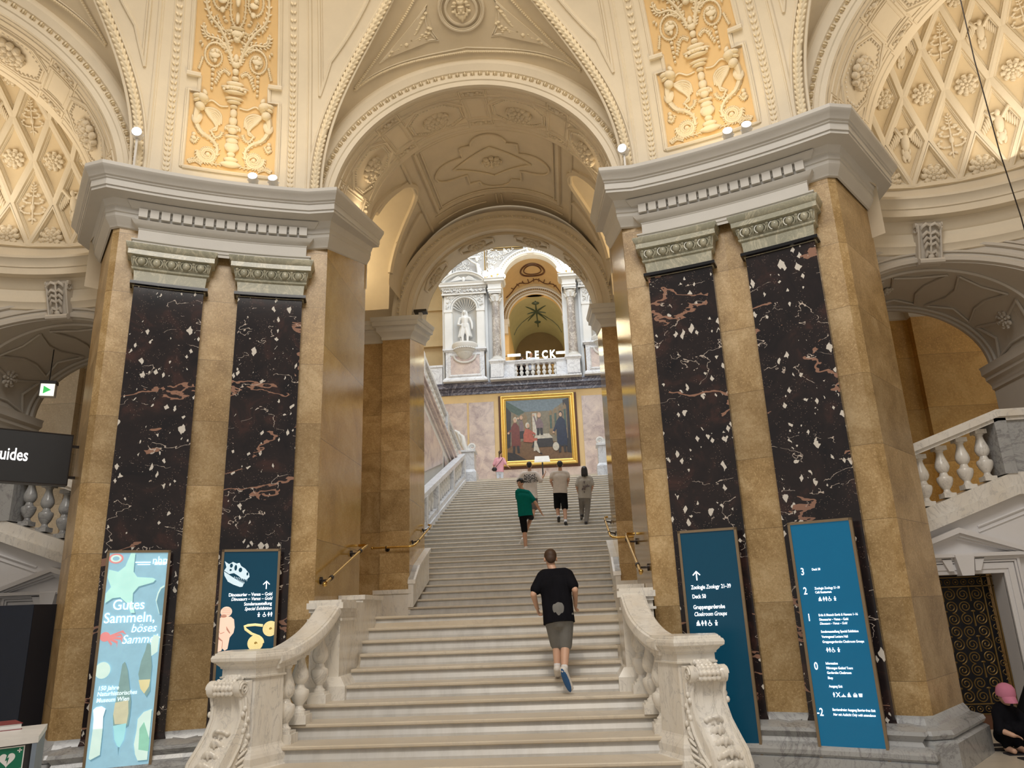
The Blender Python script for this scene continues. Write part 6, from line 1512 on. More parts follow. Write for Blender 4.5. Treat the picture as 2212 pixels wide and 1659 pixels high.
def flood(lab, loc, aim):
    root = tag(empty('floodlight', loc), lab, 'lamp'); q = Vector(aim).to_track_quat('Z', 'Y').to_matrix().to_4x4(); M = Matrix.Translation(Vector(loc)+Vector((0, 0, .12))) @ q
    MB().box(-.12, .12, -.075, .075, -.05, .03, M).build('housing', 'white_plastic', root); MB().box(-.10, .10, -.058, .058, .03, .034, M).build('lens', 'lamp_glow' if 'left end' in lab else 'black_gloss', root); mb = MB(); mb.tube([loc, Vector(loc)+Vector((0, 0, .1))], .02, 6); mb.build('bracket', 'white_plastic', root)
flood('small floodlight at the far left end of the left cornice', (-5.30, 8.82, 7.30), (-.5, -.6, .4)); flood('small dark faced floodlight on the passage cornice of the left pier', (-1.86, 9.85, 7.40), (.7, -.2, .5))
light('panel_uplight_left', 'SPOT', rp(-22.5, 7.70, 7.33), 24, (1, .74, .36), .08, rp(-22.5, 8.3, 8.4), spot=2.2, blend=.7)
light('panel_uplight_right', 'SPOT', rp(22.5, 7.70, 7.33), 24, (1, .74, .36), .08, rp(22.5, 8.3, 8.4), spot=2.2, blend=.7)
for s, nm in SIDES:
    light('niche_uplight_%s' % nm, 'AREA', (s*7.3, 8.2, 7.35), 44, (1, .86, .66), 2.2, (s*6.9, 7.9, 12))
    light('passage_uplight_%s' % nm, 'POINT', (s*1.93, 10.75, 7.74), 16, (1, .82, .56), .12)
    light('passage_side_glow_%s' % nm, 'POINT', (s*3.3, 13.2, 8.6), 40, (1, .80, .50), .4)
    light('corridor_light_%s' % nm, 'AREA', (s*7.0, 12.4, 8.6), 150 if s > 0 else 120, (1, .85, .62), 1.6, (s*7.4, 13.2, 4))

# ================================================================== SIGNS on the pilasters
def sign(s, a0, a1, ztop, mat, label, r=8.42):
    """tall framed panel standing in front of a pilaster; returns (root, matrix of the face: x right, y up, origin top-left)"""
    A = Vector(rp(a0*s, r, 0)); B = Vector(rp(a1*s, r, 0))
    if s < 0: A, B = B, A
    x = (B-A).normalized(); n = Vector((x.y, -x.x, 0)); w = (B-A).length; z0 = .06
    root = tag(empty('sign_panel', tuple((A+B)/2+Vector((0, 0, z0)))), label, 'sign', 'tall sign panels on the piers')
    M = Matrix(((x.x, 0, n.x, A.x), (x.y, 0, n.y, A.y), (0, 1, 0, ztop), (0, 0, 0, 1)))
    mb = MB(); mb.box(0, w, z0-ztop, 0, -.07, -.012, M); mb.build('case', 'bronze_frame', root)
    mb = MB(); f = .028
    for a, b, c, d in ((0, w, -f, 0), (0, w, z0-ztop, z0-ztop+f), (0, f, z0-ztop, 0), (w-f, w, z0-ztop, 0)): mb.box(a, b, c, d, -.02, .006, M)
    mb.build('frame', 'bronze_frame', root)
    mb = MB(); mb.box(f, w-f, z0-ztop+f, -f, -.014, -.008, M); mb.build('panel', mat, root)
    return root, M, w
def icons(items, M, parent, mat='letter_white', size=.05):
    mb = MB()
    for kind, x, y in items:
        S_ = size
        def poly(p): mb.prism([(x+a*S_, y+b*S_, 0) for a, b in p], (0, 0, .002))
        def disc(cx_, cy_, r): poly([(cx_+r*cos(2*pi*k/12), cy_+r*sin(2*pi*k/12)) for k in range(12)])
        if kind == 'woman': disc(.5, .9, .10); poly([(.38, .78), (.62, .78), (.78, .35), (.58, .35), (.58, 0), (.42, 0), (.42, .35), (.22, .35)])
        elif kind == 'man': disc(.5, .9, .10); poly([(.32, .78), (.68, .78), (.68, .38), (.6, .38), (.6, 0), (.4, 0), (.4, .38), (.32, .38)])
        elif kind == 'wheel': disc(.42, .9, .10); poly([(.36, .78), (.5, .78), (.52, .5), (.75, .5), (.85, .1), (.75, .08), (.66, .38), (.38, .38)]); mb.tube([(x+(.42+.3*cos(t))*S_, y+(.28+.28*sin(t))*S_, .001) for t in [1.9+k*.35 for k in range(13)]], .05*S_, 4)
        elif kind == 'baby': disc(.5, .85, .14); poly([(.2, .6), (.8, .6), (.65, .3), (.7, 0), (.55, 0), (.5, .2), (.45, 0), (.3, 0), (.35, .3)])
        elif kind == 'care': disc(.6, .88, .12); poly([(.4, .75), (.75, .7), (.85, .3), (.95, .25), (.95, .05), (.2, .05), (.2, .25), (.5, .3), (.2, .45)])
        elif kind == 'arrow': poly([(.44, 0), (.56, 0), (.56, .8), (.44, .8)]); poly([(.5, 1.0), (.92, .58), (.84, .50), (.5, .84), (.16, .50), (.08, .58)])
        elif kind == 'cross': poly([(0, 0), (.2, 0), (1, 1), (.8, 1)]); poly([(.8, 0), (1, 0), (.2, 1), (0, 1)])
        elif kind == 'cup': poly([(.1, .8), (.9, .8), (.8, .1), (.2, .1)])
        elif kind == 'bag': poly([(.1, .6), (.9, .6), (.9, .05), (.1, .05)]); mb.tube([(x+(.5+.22*cos(t))*S_, y+(.6+.3*sin(t))*S_, .001) for t in [k*pi/8 for k in range(9)]], .04*S_, 4)
        elif kind == 'hanger': poly([(.5, .5), (1, .15), (1, .05), (0, .05), (0, .15)]); poly([(.46, .5), (.54, .5), (.54, .7), (.46, .7)])
    return mb.xf(M).build('pictogram', mat, parent)
B_ = dict(bold=.012); I_ = dict(bold=.006, shear=.25)
def SM(M, x, y, sc=1): return M @ Matrix.Translation((x, y, .0)) @ Matrix.Scale(sc, 4)
# right pier, inner: directions
r_, M, w = sign(1, 16.2, 20.7, 2.47, 'sign_teal_dark', 'dark teal sign with an arrow, Zoologie Zoology and Deck 50, on the inner right pilaster')
icons([('arrow', .115, -.56)], SM(M, 0, 0), r_, size=.105)
join_text([('Zoologie', .062, .135, -.655, B_), ('Zoology', .062, .375, -.655, I_), ('21–39', .062, .615, -.655, B_)], SM(M, 0, 0, 1) @ Matrix.Diagonal((.69, 1, 1, 1)), 'letter_white', r_)
join_text([('Deck 50', .062, .133, -.755, B_), ('Gruppengarderobe', .062, .133, -.87, B_), ('Cloakroom Groups', .062, .133, -.945, I_)], SM(M, 0, 0, 1) @ Matrix.Diagonal((.72, 1, 1, 1)), 'letter_white', r_)
icons([('care', .10, -1.05), ('woman', .15, -1.05), ('man', .185, -1.05), ('wheel', .235, -1.05), ('baby', .30, -1.05)], M, r_, size=.058)
# right pier, outer: floor directory
r_, M, w = sign(1, 24.45, 28.9, 2.47, 'sign_teal', 'bright teal floor directory sign numbered 3 to -2 on the outer right pilaster')
SX = Matrix.Diagonal((.73, 1, 1, 1)); t = .034
rows = [('3', -.56, [('Deck 50', -.52, B_)]), ('2', -.76, [('Zoologie Zoology 21–39', -.715, B_), ('Café Restaurant', -.755, B_)]), ('1', -1.03, [('Erde & Mensch Earth & Humans 1–16', -.985, B_), ('Dinosaurier – Venus – Gold', -1.03, B_), ('Dinosaurs – Venus – Gold', -1.07, I_), ('Sonderausstellung Special Exhibition', -1.15, B_), ('Vortragssaal Lecture Hall', -1.20, B_), ('Gruppengarderobe Cloakroom Groups', -1.25, B_)]),
        ('0', -1.51, [('Information', -1.46, B_), ('Führungen Guided Tours', -1.505, B_), ('Garderobe Cloakroom', -1.55, B_), ('Shop', -1.60, B_), ('Ausgang Exit', -1.68, B_)]), ('-2', -1.95, [('Barrierefreier Ausgang Barrier-free Exit', -1.90, B_), ('Nur mit Aufsicht Only with attendance', -1.945, I_)])]
it = []
for num, y, lines in rows:
    it.append((num, .105, .095 if num != '-2' else .045, y, dict(bold=.01)))
    for tx, yy, kw in lines: it.append((tx, t, .255, yy, kw))
join_text(it, M @ SX, 'letter_white', r_)
icons([('care', .20, -.835), ('woman', .24, -.835), ('man', .265, -.835), ('wheel', .30, -.835), ('baby', .35, -.835), ('woman', .20, -1.34), ('man', .225, -1.34), ('wheel', .26, -1.34), ('baby', .31, -1.34), ('man', .20, -1.77), ('cross', .24, -1.77), ('hanger', .29, -1.77), ('care', .34, -1.77), ('bag', .40, -1.77), ('cup', .45, -1.77)], M, r_, size=.045)
# left pier, inner
for nm, c, es in (('ink_bone', (.62, .78, .88), .55), ('ink_venus', (.90, .66, .52), .55), ('ink_venus_dark', (.60, .30, .22), .3), ('ink_gold', (.86, .72, .34), .6), ('ink_gold_dark', (.45, .30, .08), .2)): flat(nm, c, .4, 0, es)
r_, M, w = sign(-1, 16.2, 20.7, 2.47, 'sign_teal_dark', 'dark teal sign with dinosaur skull, figurine and gold spiral on the inner left pilaster')
DK = Matrix.Translation((0, 0, -.006))
def art(parent, M, polys, name='picture_print'):
    mats = []; mb = MB(); fm = []; d = 0
    for mt, pts in polys:
        if mt not in mats: mats.append(mt)
        d += .0003; mb.add([(x, y, d) for x, y in pts], [tuple(range(len(pts)))]); fm.append(mats.index(mt))
    mb.xf(M); me = bpy.data.meshes.new(name); me.from_pydata(mb.v, [], mb.f)
    for q in mats: me.materials.append(MATS[q])
    for p, k in zip(me.polygons, fm): p.material_index = k
    o = bpy.data.objects.new(name, me); COL.objects.link(o); o.parent = parent; o.matrix_parent_inverse = parent.matrix_world.inverted(); return o
def ov(cx_, cy_, a, b, n=20, rot=0): return [(cx_+a*cos(t)*cos(rot)-b*sin(t)*sin(rot), cy_+a*cos(t)*sin(rot)+b*sin(t)*cos(rot)) for t in [2*pi*k/n for k in range(n)]]
sx, sy = w/.66, 1.0
def V(px, py): return (.030+(px-215)/(1000-215)*(w-.06), -.03-(py-130)/1180.0*1.02)
bone = [('ink_bone', [V(*p) for p in ((225, 250), (290, 290), (345, 262), (400, 285), (440, 275), (470, 320), (530, 355), (590, 420), (598, 465), (560, 500), (480, 480), (440, 450), (370, 410), (300, 420), (225, 375), (255, 330))]),
        ('ink_bone', [V(*p) for p in ((225, 385), (300, 430), (400, 490), (470, 530), (522, 550), (505, 592), (470, 595), (370, 560), (290, 520), (235, 440))])]
for c, a, b in (((325, 310), 22, 28), ((390, 340), 20, 38), ((460, 370), 26, 30), ((565, 425), 14, 22), ((318, 368), 16, 14)): bone.append(('sign_teal_dark', [V(c[0]+a*cos(t), c[1]+b*sin(t)) for t in [2*pi*k/14 for k in range(14)]]))
for k in range(8): x = 375+26*k; bone.append(('ink_bone', [V(x, 455+6*k), V(x+12, 458+6*k), V(x+5, 490+5*k)])); x = 400+17*k; bone.append(('ink_bone', [V(x, 505+6*k), V(x+12, 510+6*k), V(x+8, 478+6*k)]))
art(r_, M @ DK, bone)
ven = [('ink_venus', ov(*V(298, 910), .063, .058)), ('ink_venus', [V(*p) for p in ((175, 985), (240, 970), (370, 975), (415, 1010), (432, 1110), (420, 1180), (370, 1240), (350, 1380), (310, 1400), (275, 1370), (265, 1400), (215, 1412), (190, 1370), (165, 1230), (160, 1120))]), ('ink_venus_dark', ov(*V(265, 965), .035, .016)), ('ink_venus_dark', [V(*p) for p in ((310, 1090), (340, 1130), (375, 1180), (365, 1190), (320, 1140))]), ('ink_venus_dark', [V(*p) for p in ((165, 1220), (230, 1240), (275, 1275), (270, 1285), (215, 1255), (165, 1240))]), ('ink_venus_dark', [V(*p) for p in ((270, 1285), (278, 1285), (276, 1370), (268, 1370))])]
for k in range(4): y = 870+22*k; ven.append(('ink_venus_dark', [V(235, y), V(360, y+3), V(360, y+6), V(235, y+4)]))
ven.append(('ink_venus_dark', [V(190, 1150), V(235, 1180), V(290, 1165), (V(290, 1172)), V(235, 1188), V(188, 1158)]))
ven = [(m, [(max(p[0], .03), p[1]) for p in pts]) for m, pts in ven]; art(r_, M @ DK, ven)
mb = MB()
def goldspiral(cx_, cy_, r):
    P_ = []
    for k in range(int(5*24)): t = k/(5*24); P_.append((cx_+r*(1-.85*t)*cos(2*pi*5*t), cy_+r*(1-.85*t)*sin(2*pi*5*t), 0)); 
    P_ = [(min(p[0], w-.03), p[1], p[2]) for p in P_]
    mb.tube(P_, r*.085, 5, True, .25, (0, 0, 1))
c1_ = V(742, 1325); c2_ = V(945, 1150)
goldspiral(c1_[0], c1_[1], .088); goldspiral(min(c2_[0], w-.055), c2_[1], .085)
P_ = [V(*p) for p in ((835, 1105), (720, 1090), (620, 1095), (575, 1105), (590, 1140), (680, 1200), (790, 1240), (830, 1290))]; mb.tube([(x, y, 0) for x, y in P_], .016, 5, True, .3, (0, 0, 1))
mb.xf(M @ DK @ Matrix.Translation((0, 0, .002))); mb.build('gold_spiral_print', 'ink_gold', r_)
art(r_, M @ DK, [('ink_gold_dark', ov(c1_[0], c1_[1], .085, .085)), ('ink_gold_dark', ov(min(c2_[0], w-.055)-.0, c2_[1], .024+.0, .082))])
icons([('arrow', w-.19, V(0, 630)[1])], M, r_, size=.095)
ys = [V(0, q)[1] for q in (715, 772, 838, 900)]
join_text([('Dinosaurier – Venus – Gold', .053, (w-.07)/.80, ys[0], dict(align='RIGHT', **B_)), ('Dinosaurs – Venus – Gold', .053, (w-.07)/.80, ys[1], dict(align='RIGHT', **I_)), ('Sonderausstellung', .053, (w-.07)/.80, ys[2], dict(align='RIGHT', **B_)), ('Special Exhibition', .053, (w-.07)/.80, ys[3], dict(align='RIGHT', **I_))], M @ Matrix.Diagonal((.80, 1, 1, 1)), 'letter_white', r_)
icons([('baby', w-.235, V(0, 990)[1]), ('wheel', w-.17, V(0, 990)[1]), ('woman', w-.125, V(0, 990)[1]), ('man', w-.095, V(0, 990)[1])], M, r_, size=.052)
# left pier, outer: backlit poster
for nm, c, es in (('poster_blue', (.28, .50, .62), .62), ('poster_star', (.50, .86, .80), .55), ('poster_white', (.80, .95, .98), .8), ('poster_red', (.80, .30, .30), .5), ('poster_shadow', (.18, .36, .46), .45), ('poster_feather', (.28, .46, .46), .35), ('poster_tan', (.62, .62, .44), .5), ('poster_turq', (.35, .72, .78), .6), ('poster_green', (.30, .64, .50), .5), ('poster_yellow', (.75, .70, .40), .5), ('poster_pale', (.62, .82, .76), .6)): flat(nm, c, .25, 0, es, None, .10)
r_, M, w = sign(-1, 24.45, 28.9, 2.47, 'poster_blue', 'glowing light blue poster Gutes Sammeln, böses Sammeln on the outer left pilaster')
H_ = 2.36
def Q(px, py):      # coordinates on the two detail views, as fractions of the poster
    # poster edges lean: left edge 445@90 -> 250@1650 ; right edge 1270@90 -> 1130@1650
    l = 445-(py-90)*.125; r = 1270-(py-90)*.088; return (.03+(px-l)/(r-l)*(w-.06), -.03-(py-90)/6.638/414*H_)
def Q2(px, py):
    X = 170+px/6.942; Y = 1420+py/6.942; return Q((X-170)*6.638, (Y-1180)*6.638)
star = [('poster_star', [Q(*p) for p in ((740, 90), (800, 90), (775, 330), (830, 400), (1060, 415), (1095, 435), (1060, 470), (850, 520), (770, 600), (765, 720), (800, 850), (740, 850), (700, 740), (590, 650), (480, 660), (375, 720), (385, 600), (460, 520), (410, 400), (430, 300), (560, 330), (660, 260))])]
sh_ = [('poster_shadow', [(x+.012, y-.016) for x, y in star[0][1]])]
crab = [('poster_red', ov(*Q(380, 1130), .05, .05))]
for a0, L in ((.25, 1.9), (0, 1.6), (-.35, 1.7), (-.75, 1.5), (-1.2, 1.3)):
    c = Q(400, 1140); e = (c[0]+.09*L*cos(a0+.2), c[1]+.07*L*sin(a0+.2)); f_ = (e[0]+.05*cos(a0-.9), e[1]+.06*sin(a0-.9)); crab.append(('poster_red', [(c[0], c[1]+.012), (e[0], e[1]+.012), f_, (e[0]-.01, e[1]-.010), (c[0], c[1]-.014)]))
ring = [('poster_red', ov(*Q(530, 160), .075, .055)), ('poster_pale', ov(*Q(530, 160), .055, .040)), ('poster_blue', ov(*Q(530, 160), .035, .024))]
ven2 = [('poster_pale', [Q(*p) for p in ((1165, 540), (1220, 510), (1235, 640), (1225, 720), (1195, 870), (1150, 870), (1130, 800), (1100, 700), (1130, 600))])]
b1 = [('poster_feather', [Q(*p) for p in ((985, 1230), (1030, 1235), (1060, 1500), (1045, 1660), (1040, 1800), (985, 1870), (900, 1750), (865, 1600), (900, 1450), (960, 1320))]), ('poster_yellow', [Q2(*p) for p in ((910, 80), (1090, 80), (1070, 170), (1000, 255), (940, 190))])]
b2 = [('poster_feather', [Q2(*p) for p in ((660, -130), (700, -160), (740, -60), (800, 330), (785, 500), (760, 620), (720, 640), (540, 640), (530, 500), (570, 320), (620, 80))]), ('poster_tan', [Q2(*p) for p in ((560, 340), (760, 320), (765, 480), (740, 610), (560, 600), (535, 480))]), ('poster_turq', [Q2(*p) for p in ((535, 620), (735, 600), (725, 690), (700, 800), (640, 885), (600, 860), (560, 780), (550, 680))]), ('poster_shadow', [Q2(*p) for p in ((612, 880), (640, 880), (622, 980))])]
rest = [('poster_white', [Q2(*p) for p in ((235, 410), (280, 380), (360, 372), (420, 405), (385, 500), (380, 640), (235, 640), (245, 520))]), ('poster_pale', [Q2(*p) for p in ((235, 640), (380, 640), (345, 950), (200, 1000), (180, 980))]),
        ('poster_pale', [Q2(*p) for p in ((1125, 450), (1000, 480), (910, 560), (895, 700), (860, 860), (880, 980), (920, 1060), (1070, 1060))]), ('poster_green', [Q2(*p) for p in ((940, 680), (1010, 600), (1100, 820), (1085, 960), (930, 930))]),
        ('poster_pale', ov(*Q(350, 1530), .075, .085)), ('poster_pale', [Q(*p) for p in ((1080, 1130), (1165, 1150), (1140, 1340), (1050, 1390), (1040, 1230))]),
        ('poster_tan', ov(*Q2(245, 1245), .042, .042)), ('poster_tan', ov(*Q2(365, 1350), .038, .044)), ('poster_shadow', [Q2(*p) for p in ((460, 1275), (820, 1240), (790, 1500), (445, 1530))]), ('poster_turq', [Q2(*p) for p in ((475, 1290), (805, 1255), (795, 1370), (465, 1410))]), ('poster_white', [Q2(*p) for p in ((465, 1412), (795, 1372), (780, 1490), (455, 1515))]), ('poster_tan', ov(*Q2(520, 1345), .036, .036)), ('poster_tan', ov(*Q2(700, 1365), .036, .036)), ('poster_tan', ov(*Q2(732, 1440), .034, .034)),
        ('poster_shadow', [Q2(*p) for p in ((1045, 1360), (980, 1380), (930, 1480), (930, 1640), (1030, 1655))])]+[('poster_yellow', ov(*Q2(985, 1465+75*k), .028, .018)) for k in range(3)]
sh2 = [('poster_shadow', [(x+.010, y-.014) for x, y in pts]) for m, pts in (b1[:1]+b2[:1]+ven2+rest[:3])]
art(r_, M @ DK, sh_+star+ring+ven2+crab+sh2+b1+b2+rest)
tx = lambda tt_, size, p, kw: (tt_, size, p[0]/.86, p[1], kw)
join_text([tx('Gutes', .155, Q(475, 805), dict(bold=.008)), tx('Sammeln,', .155, Q(352, 965), dict(bold=.008)), tx('böses', .130, Q(740, 1090), dict(bold=.002, shear=.22)), tx('Sammeln', .130, Q(612, 1225), dict(bold=.002, shear=.22)), tx('150 Jahre', .062, Q2(295, 180), dict(bold=.012, shear=.1)), tx('Naturhistorisches', .062, Q2(285, 250), dict(bold=.012, shear=.1)), tx('Museum Wien', .062, Q2(275, 325), dict(bold=.012, shear=.1)), tx('nhm', .125, Q(1040, 235), dict(bold=.0))], M @ Matrix.Diagonal((.86, 1, 1, 1)), 'poster_white', r_)
mb = MB()
for k in range(3): x, y = Q(1075+58*k, 248); mb.box(x, x+.034, y, y+.034, 0, .002)
for y_, a_, b_ in ((212, 800, 1020), (240, 830, 1015)): x0_, y0_ = Q(a_, y_); x1_, _ = Q(b_, y_); mb.box(x0_, x1_, y0_-.006, y0_+.006, 0, .002)
mb.xf(M).build('logo_bars', 'poster_white', r_)

# ================================================================== NICHE FURNITURE: door walls, side stairs, gates
for s, nm in SIDES:
    def fin(mb): return mb.xf(MIR) if s < 0 else mb
    mb = MB(); dx0, dx1, dz = 5.68, 6.70, 1.90
    zt = lambda x: 2.16+.355*(x-5.0) if x < 7.05 else 2.16+.355*2.05
    mb.quad((4.85, 10.55, 0), (dx0, 10.55, 0), (dx0, 10.55, zt(dx0)), (4.85, 10.55, zt(4.85))); mb.quad((dx0, 10.55, dz), (dx1, 10.55, dz), (dx1, 10.55, zt(dx1)), (dx0, 10.55, zt(dx0)))
    mb.quad((dx1, 10.55, 0), (7.05, 10.55, 0), (7.05, 10.55, zt(7.05)), (dx1, 10.55, zt(dx1))); mb.quad((7.05, 10.55, 0), (8.3, 10.55, 0), (8.3, 10.55, zt(8)), (7.05, 10.55, zt(7.05)))
    for x in (dx0, dx1): mb.quad((x, 10.55, 0), (x, 10.85, 0), (x, 10.85, dz), (x, 10.55, dz))
    mb.quad((dx0, 10.55, dz), (dx1, 10.55, dz), (dx1, 10.85, dz), (dx0, 10.85, dz)); struct(fin(mb).build('wall_door_%s' % nm, 'white_paint'))
    # door surround with pediment
    ds = tag(empty('door_surround', (s*6.24, 10.5, 0)), 'white moulded door surround with triangular pediment and keystone in the %s niche' % nm, 'door frame', 'door surrounds of the niches')
    mb = MB(); cx_ = 6.19
    for k, (o, d) in enumerate(((.0, .03), (.055, .045), (.14, .06), (.17, .075))):
        o2 = (.055, .13, .165, .20)[k]; mb.box(dx1+o, dx1+o2, 10.55-d, 10.56, 0, dz+o2); mb.box(dx0-o2, dx0-o, 10.55-d, 10.56, 0, dz+o2); mb.box(dx0-o, dx1+o, 10.55-d, 10.56, dz+o, dz+o2)
    mb.build('architrave', 'white_paint', None) if False else None
    fin(mb).build('architrave', 'white_paint', ds)
    mb = MB(); mb.box(cx_-.86, cx_+.86, 10.42, 10.56, 2.115, 2.16); mb.box(cx_-.80, cx_+.80, 10.46, 10.56, 2.09, 2.115)
    for o, y in ((0, 10.40), (-.06, 10.45), (-.10, 10.49)):
        for q in (-1, 1): mb.prism([(cx_+q*(.92+o), y, 2.16), (cx_+q*(.92+o)-q*.16, y, 2.16), (cx_, y, 2.42+o*.7), (cx_, y, 2.49+o*.7)], (0, .15, 0))
    fin(mb).build('pediment', 'white_paint', ds)
    mb = MB(); mb.prism([(cx_-.075, 10.40, 1.88), (cx_+.075, 10.40, 1.88), (cx_+.12, 10.40, 2.14), (cx_-.12, 10.40, 2.14)], (0, .15, 0))
    for q in (-1, 1): mb.prism([(cx_+q*.13, 10.46, 1.94), (cx_+q*.20, 10.46, 1.94), (cx_+q*.27, 10.46, 2.10), (cx_+q*.15, 10.46, 2.10)], (0, .1, 0))
    fin(mb).build('keystone', 'white_paint', ds)
    mb = MB()
    for o, w_ in ((0, .018), (.07, .01)): mb.tube([(7.15-o, 10.54, 2.36), (7.15+.95, 10.54, 2.36)], w_, 5) ; mb.tube([(6.5, 10.54, 2.50-o), (7.15, 10.54, 2.72-o), (8.2, 10.54, 2.72-o)], w_, 5)
    fin(mb).build('wall_moulding', 'white_paint', ds)
    # gate
    gt = tag(empty('gate', (s*6.2, 10.84, 0)), 'wrought iron gate of gilt scrolls in the doorway of the %s niche' % nm, 'gate', 'scroll gates of the niches')
    mb = MB(); mb.quad((dx0, 10.98, 0), (dx1, 10.98, 0), (dx1, 10.98, dz), (dx0, 10.98, dz)); fin(mb).build('dark_backing', 'near_black', gt)
    mb = MB()
    for x in (dx0+.02, dx1-.02, dx0+.15, dx1-.15): mb.box(x-.008, x+.008, 10.83, 10.85, .04, dz-.01)
    for z in (.30, .18, dz-.03, dz-.15): mb.box(dx0, dx1, 10.83, 10.85, z-.007, z+.007)
    fin(mb).build('gate_frame', 'gilt_dull', gt)
    mb = MB(); mb.box(dx0, dx1, 10.82, 10.87, .0, .17); fin(mb).build('kick_plate', 'dark_wood', gt)
    mb = MB(); nx, nz = 4, 9; cw = (dx1-dx0-.32)/nx; ch = (dz-.17-.31)/nz
    for j in range(nz):
        for i in range(nx):
            cx2 = dx0+.16+cw*(i+.5); cz = .31+ch*(j+.5); q = 1 if (i+j) % 2 == 0 else -1; up_ = 1 if (j//1) % 2 == 0 else -1
            P_ = []
            for k in range(40):
                t = k/39; rr_ = cw*.46*(1-.82*t); a = pi/2*up_+q*2*pi*1.9*t; P_.append((cx2+rr_*cos(a), 10.84, cz+rr_*sin(a)*.98))
            mb.tube(P_, .008, 5)
            if i % 2 == 0 and j % 2 == 0: mb.tube([(cx2+cw*.5, 10.835, cz-.09), (cx2+cw*.5, 10.835, cz+.09)], [.014, .006], 5); mb.ell((cx2+cw*.5, 10.83, cz+.1), (.03, .01, .014), 6, 4)
        mb.tube([(dx0+.16, 10.84, .31+ch*j), (dx0+.16+.03, 10.84, .31+ch*j)], .006, 4)
    fin(mb).build('scrollwork', 'gilt_dull', gt, 50)
    mb = MB()
    for x in (dx0+.085, dx1-.085):
        for j in range(11):
            z = .36+j*.14; mb.tube([(x+.035*cos(t), 10.84, z+.035*sin(t)) for t in [2*pi*k/12 for k in range(13)]] if j % 2 else [(x+.028*sin(pi*2*k/8), 10.84, z-.06+.12*k/8) for k in range(9)], .006, 4); mb.ell((x, 10.835, z), (.012, .006, .012), 6, 4)
    for i in range(7):
        x = dx0+.22+i*.105
        for z in (dz-.09, .24): mb.tube([(x+.035*cos(t), 10.84, z+.035*sin(t)) for t in [2*pi*k/12 for k in range(13)]], .006, 4); mb.ell((x, 10.835, z), (.014, .006, .014), 6, 4)
    fin(mb).build('border_scrolls', 'gilt_dull', gt, 50)
    # side stair string, balusters, rail
    bs = tag(empty('side_balustrade', (s*6.5, 10.6, 2.8)), 'grey veined marble balustrade climbing to a landing above the %s niche door' % nm, 'balustrade', 'side stair balustrades')
    mb = MB()
    for y0_, dz0, dz1 in ((10.40, .0, .13), (10.44, .13, .30)):
        mb.prism([(4.9, y0_, zt(4.9)+dz0), (7.05, y0_, zt(7.05)+dz0), (7.05, y0_, zt(7.05)+dz1), (4.9, y0_, zt(4.9)+dz1)], (0, .4, 0)); mb.prism([(7.05, y0_, zt(8)+dz0), (8.3, y0_, zt(8)+dz0), (8.3, y0_, zt(8)+dz1), (7.05, y0_, zt(8)+dz1)], (0, .4, 0))
    fin(mb).build('string', 'white_marble', bs)
    mb = MB(); R0 = 1.02
    for y0_, y1_, a, b in ((10.42, 10.84, R0, R0+.05), (10.38, 10.88, R0+.05, R0+.13), (10.42, 10.84, R0+.13, R0+.16)):
        mb.prism([(4.9, y0_, zt(4.9)+a), (7.0, y0_, zt(7.0)+a), (7.0, y0_, zt(7.0)+b), (4.9, y0_, zt(4.9)+b)], (0, y1_-y0_, 0)); mb.prism([(7.0, y0_, zt(7.0)+a), (8.3, y0_, zt(8)+a), (8.3, y0_, zt(8)+b), (7.0, y0_, zt(7.0)+b)], (0, y1_-y0_, 0))
    fin(mb).build('handrail', 'white_marble', bs, 30)
    mb = MB(); mb.box(6.98, 8.2, 10.46, 10.80, zt(8)+.28, zt(8)+R0+.02); mb.box(6.94, 7.10, 10.42, 10.84, zt(8)+.28, zt(8)+R0+.02); fin(mb).build('solid_panel', 'grey_marble', bs)
    for x in (5.10, 5.38, 5.66, 5.95, 6.24, 6.53, 6.81):
        z = zt(x)+.33; m = baluster_mb(x, 10.62, z, .67, .95, 14); fin(m).build('baluster', 'white_marble' if s > 0 else 'grey_marble', bs, 40)
    # corridor walls behind
    mb = MB(); mt = 'orange_wall' if s > 0 else 'tan_wall'
    mb.quad((4.4, 13.2, 0), (10.5, 13.2, 0), (10.5, 13.2, 6.6), (4.4, 13.2, 6.6)); mb.box(8.0 if s < 0 else 7.40, 10.5, 13.05, 13.2, 0, 6.5)
    struct(fin(mb).build('wall_corridor_%s' % nm, mt))
    m = sweep([(4.4, 13.2), (7.40 if s > 0 else 8.0, 13.2), (7.40 if s > 0 else 8.0, 13.05), (10.5, 13.05)], [(0, 6.42), (.03, 6.44), (.05, 6.52), (.10, 6.58), (.12, 6.66), (.12, 6.8), (.16, 6.85), (.16, 7.0), (0, 7.02)]); struct(fin(m).build('trim_corridor_%s' % nm, 'cream_plaster', None, 30))
    mb = MB(); mb.quad((4.4, 11.9, 7.4), (10.5, 11.9, 7.4), (10.5, 13.3, 7.4), (4.4, 13.3, 7.4)); mb.quad((4.4, 13.22, 6.6), (10.5, 13.22, 6.6), (10.5, 13.22, 7.4), (4.4, 13.22, 7.4)); struct(fin(mb).build('ceiling_corridor_%s' % nm, 'cream_plaster'))
    mb = MB(); mb.prism([(4.9, 10.85, 0), (8.3, 10.85, 0), (8.3, 10.85, 2.7), (7.05, 10.85, 2.7), (4.9, 10.85, 2.0)], (0, 2.3, 0)) if False else mb.quad((4.9, 10.9, 2.1), (7.05, 10.9, 2.85), (7.05, 13.1, 2.85), (4.9, 13.1, 2.1)); mb.quad((7.05, 10.9, 2.85), (9.5, 10.9, 2.85), (9.5, 13.1, 2.85), (7.05, 13.1, 2.85)); struct(fin(mb).build('floor_side_stair_%s' % nm, 'stair_marble'))
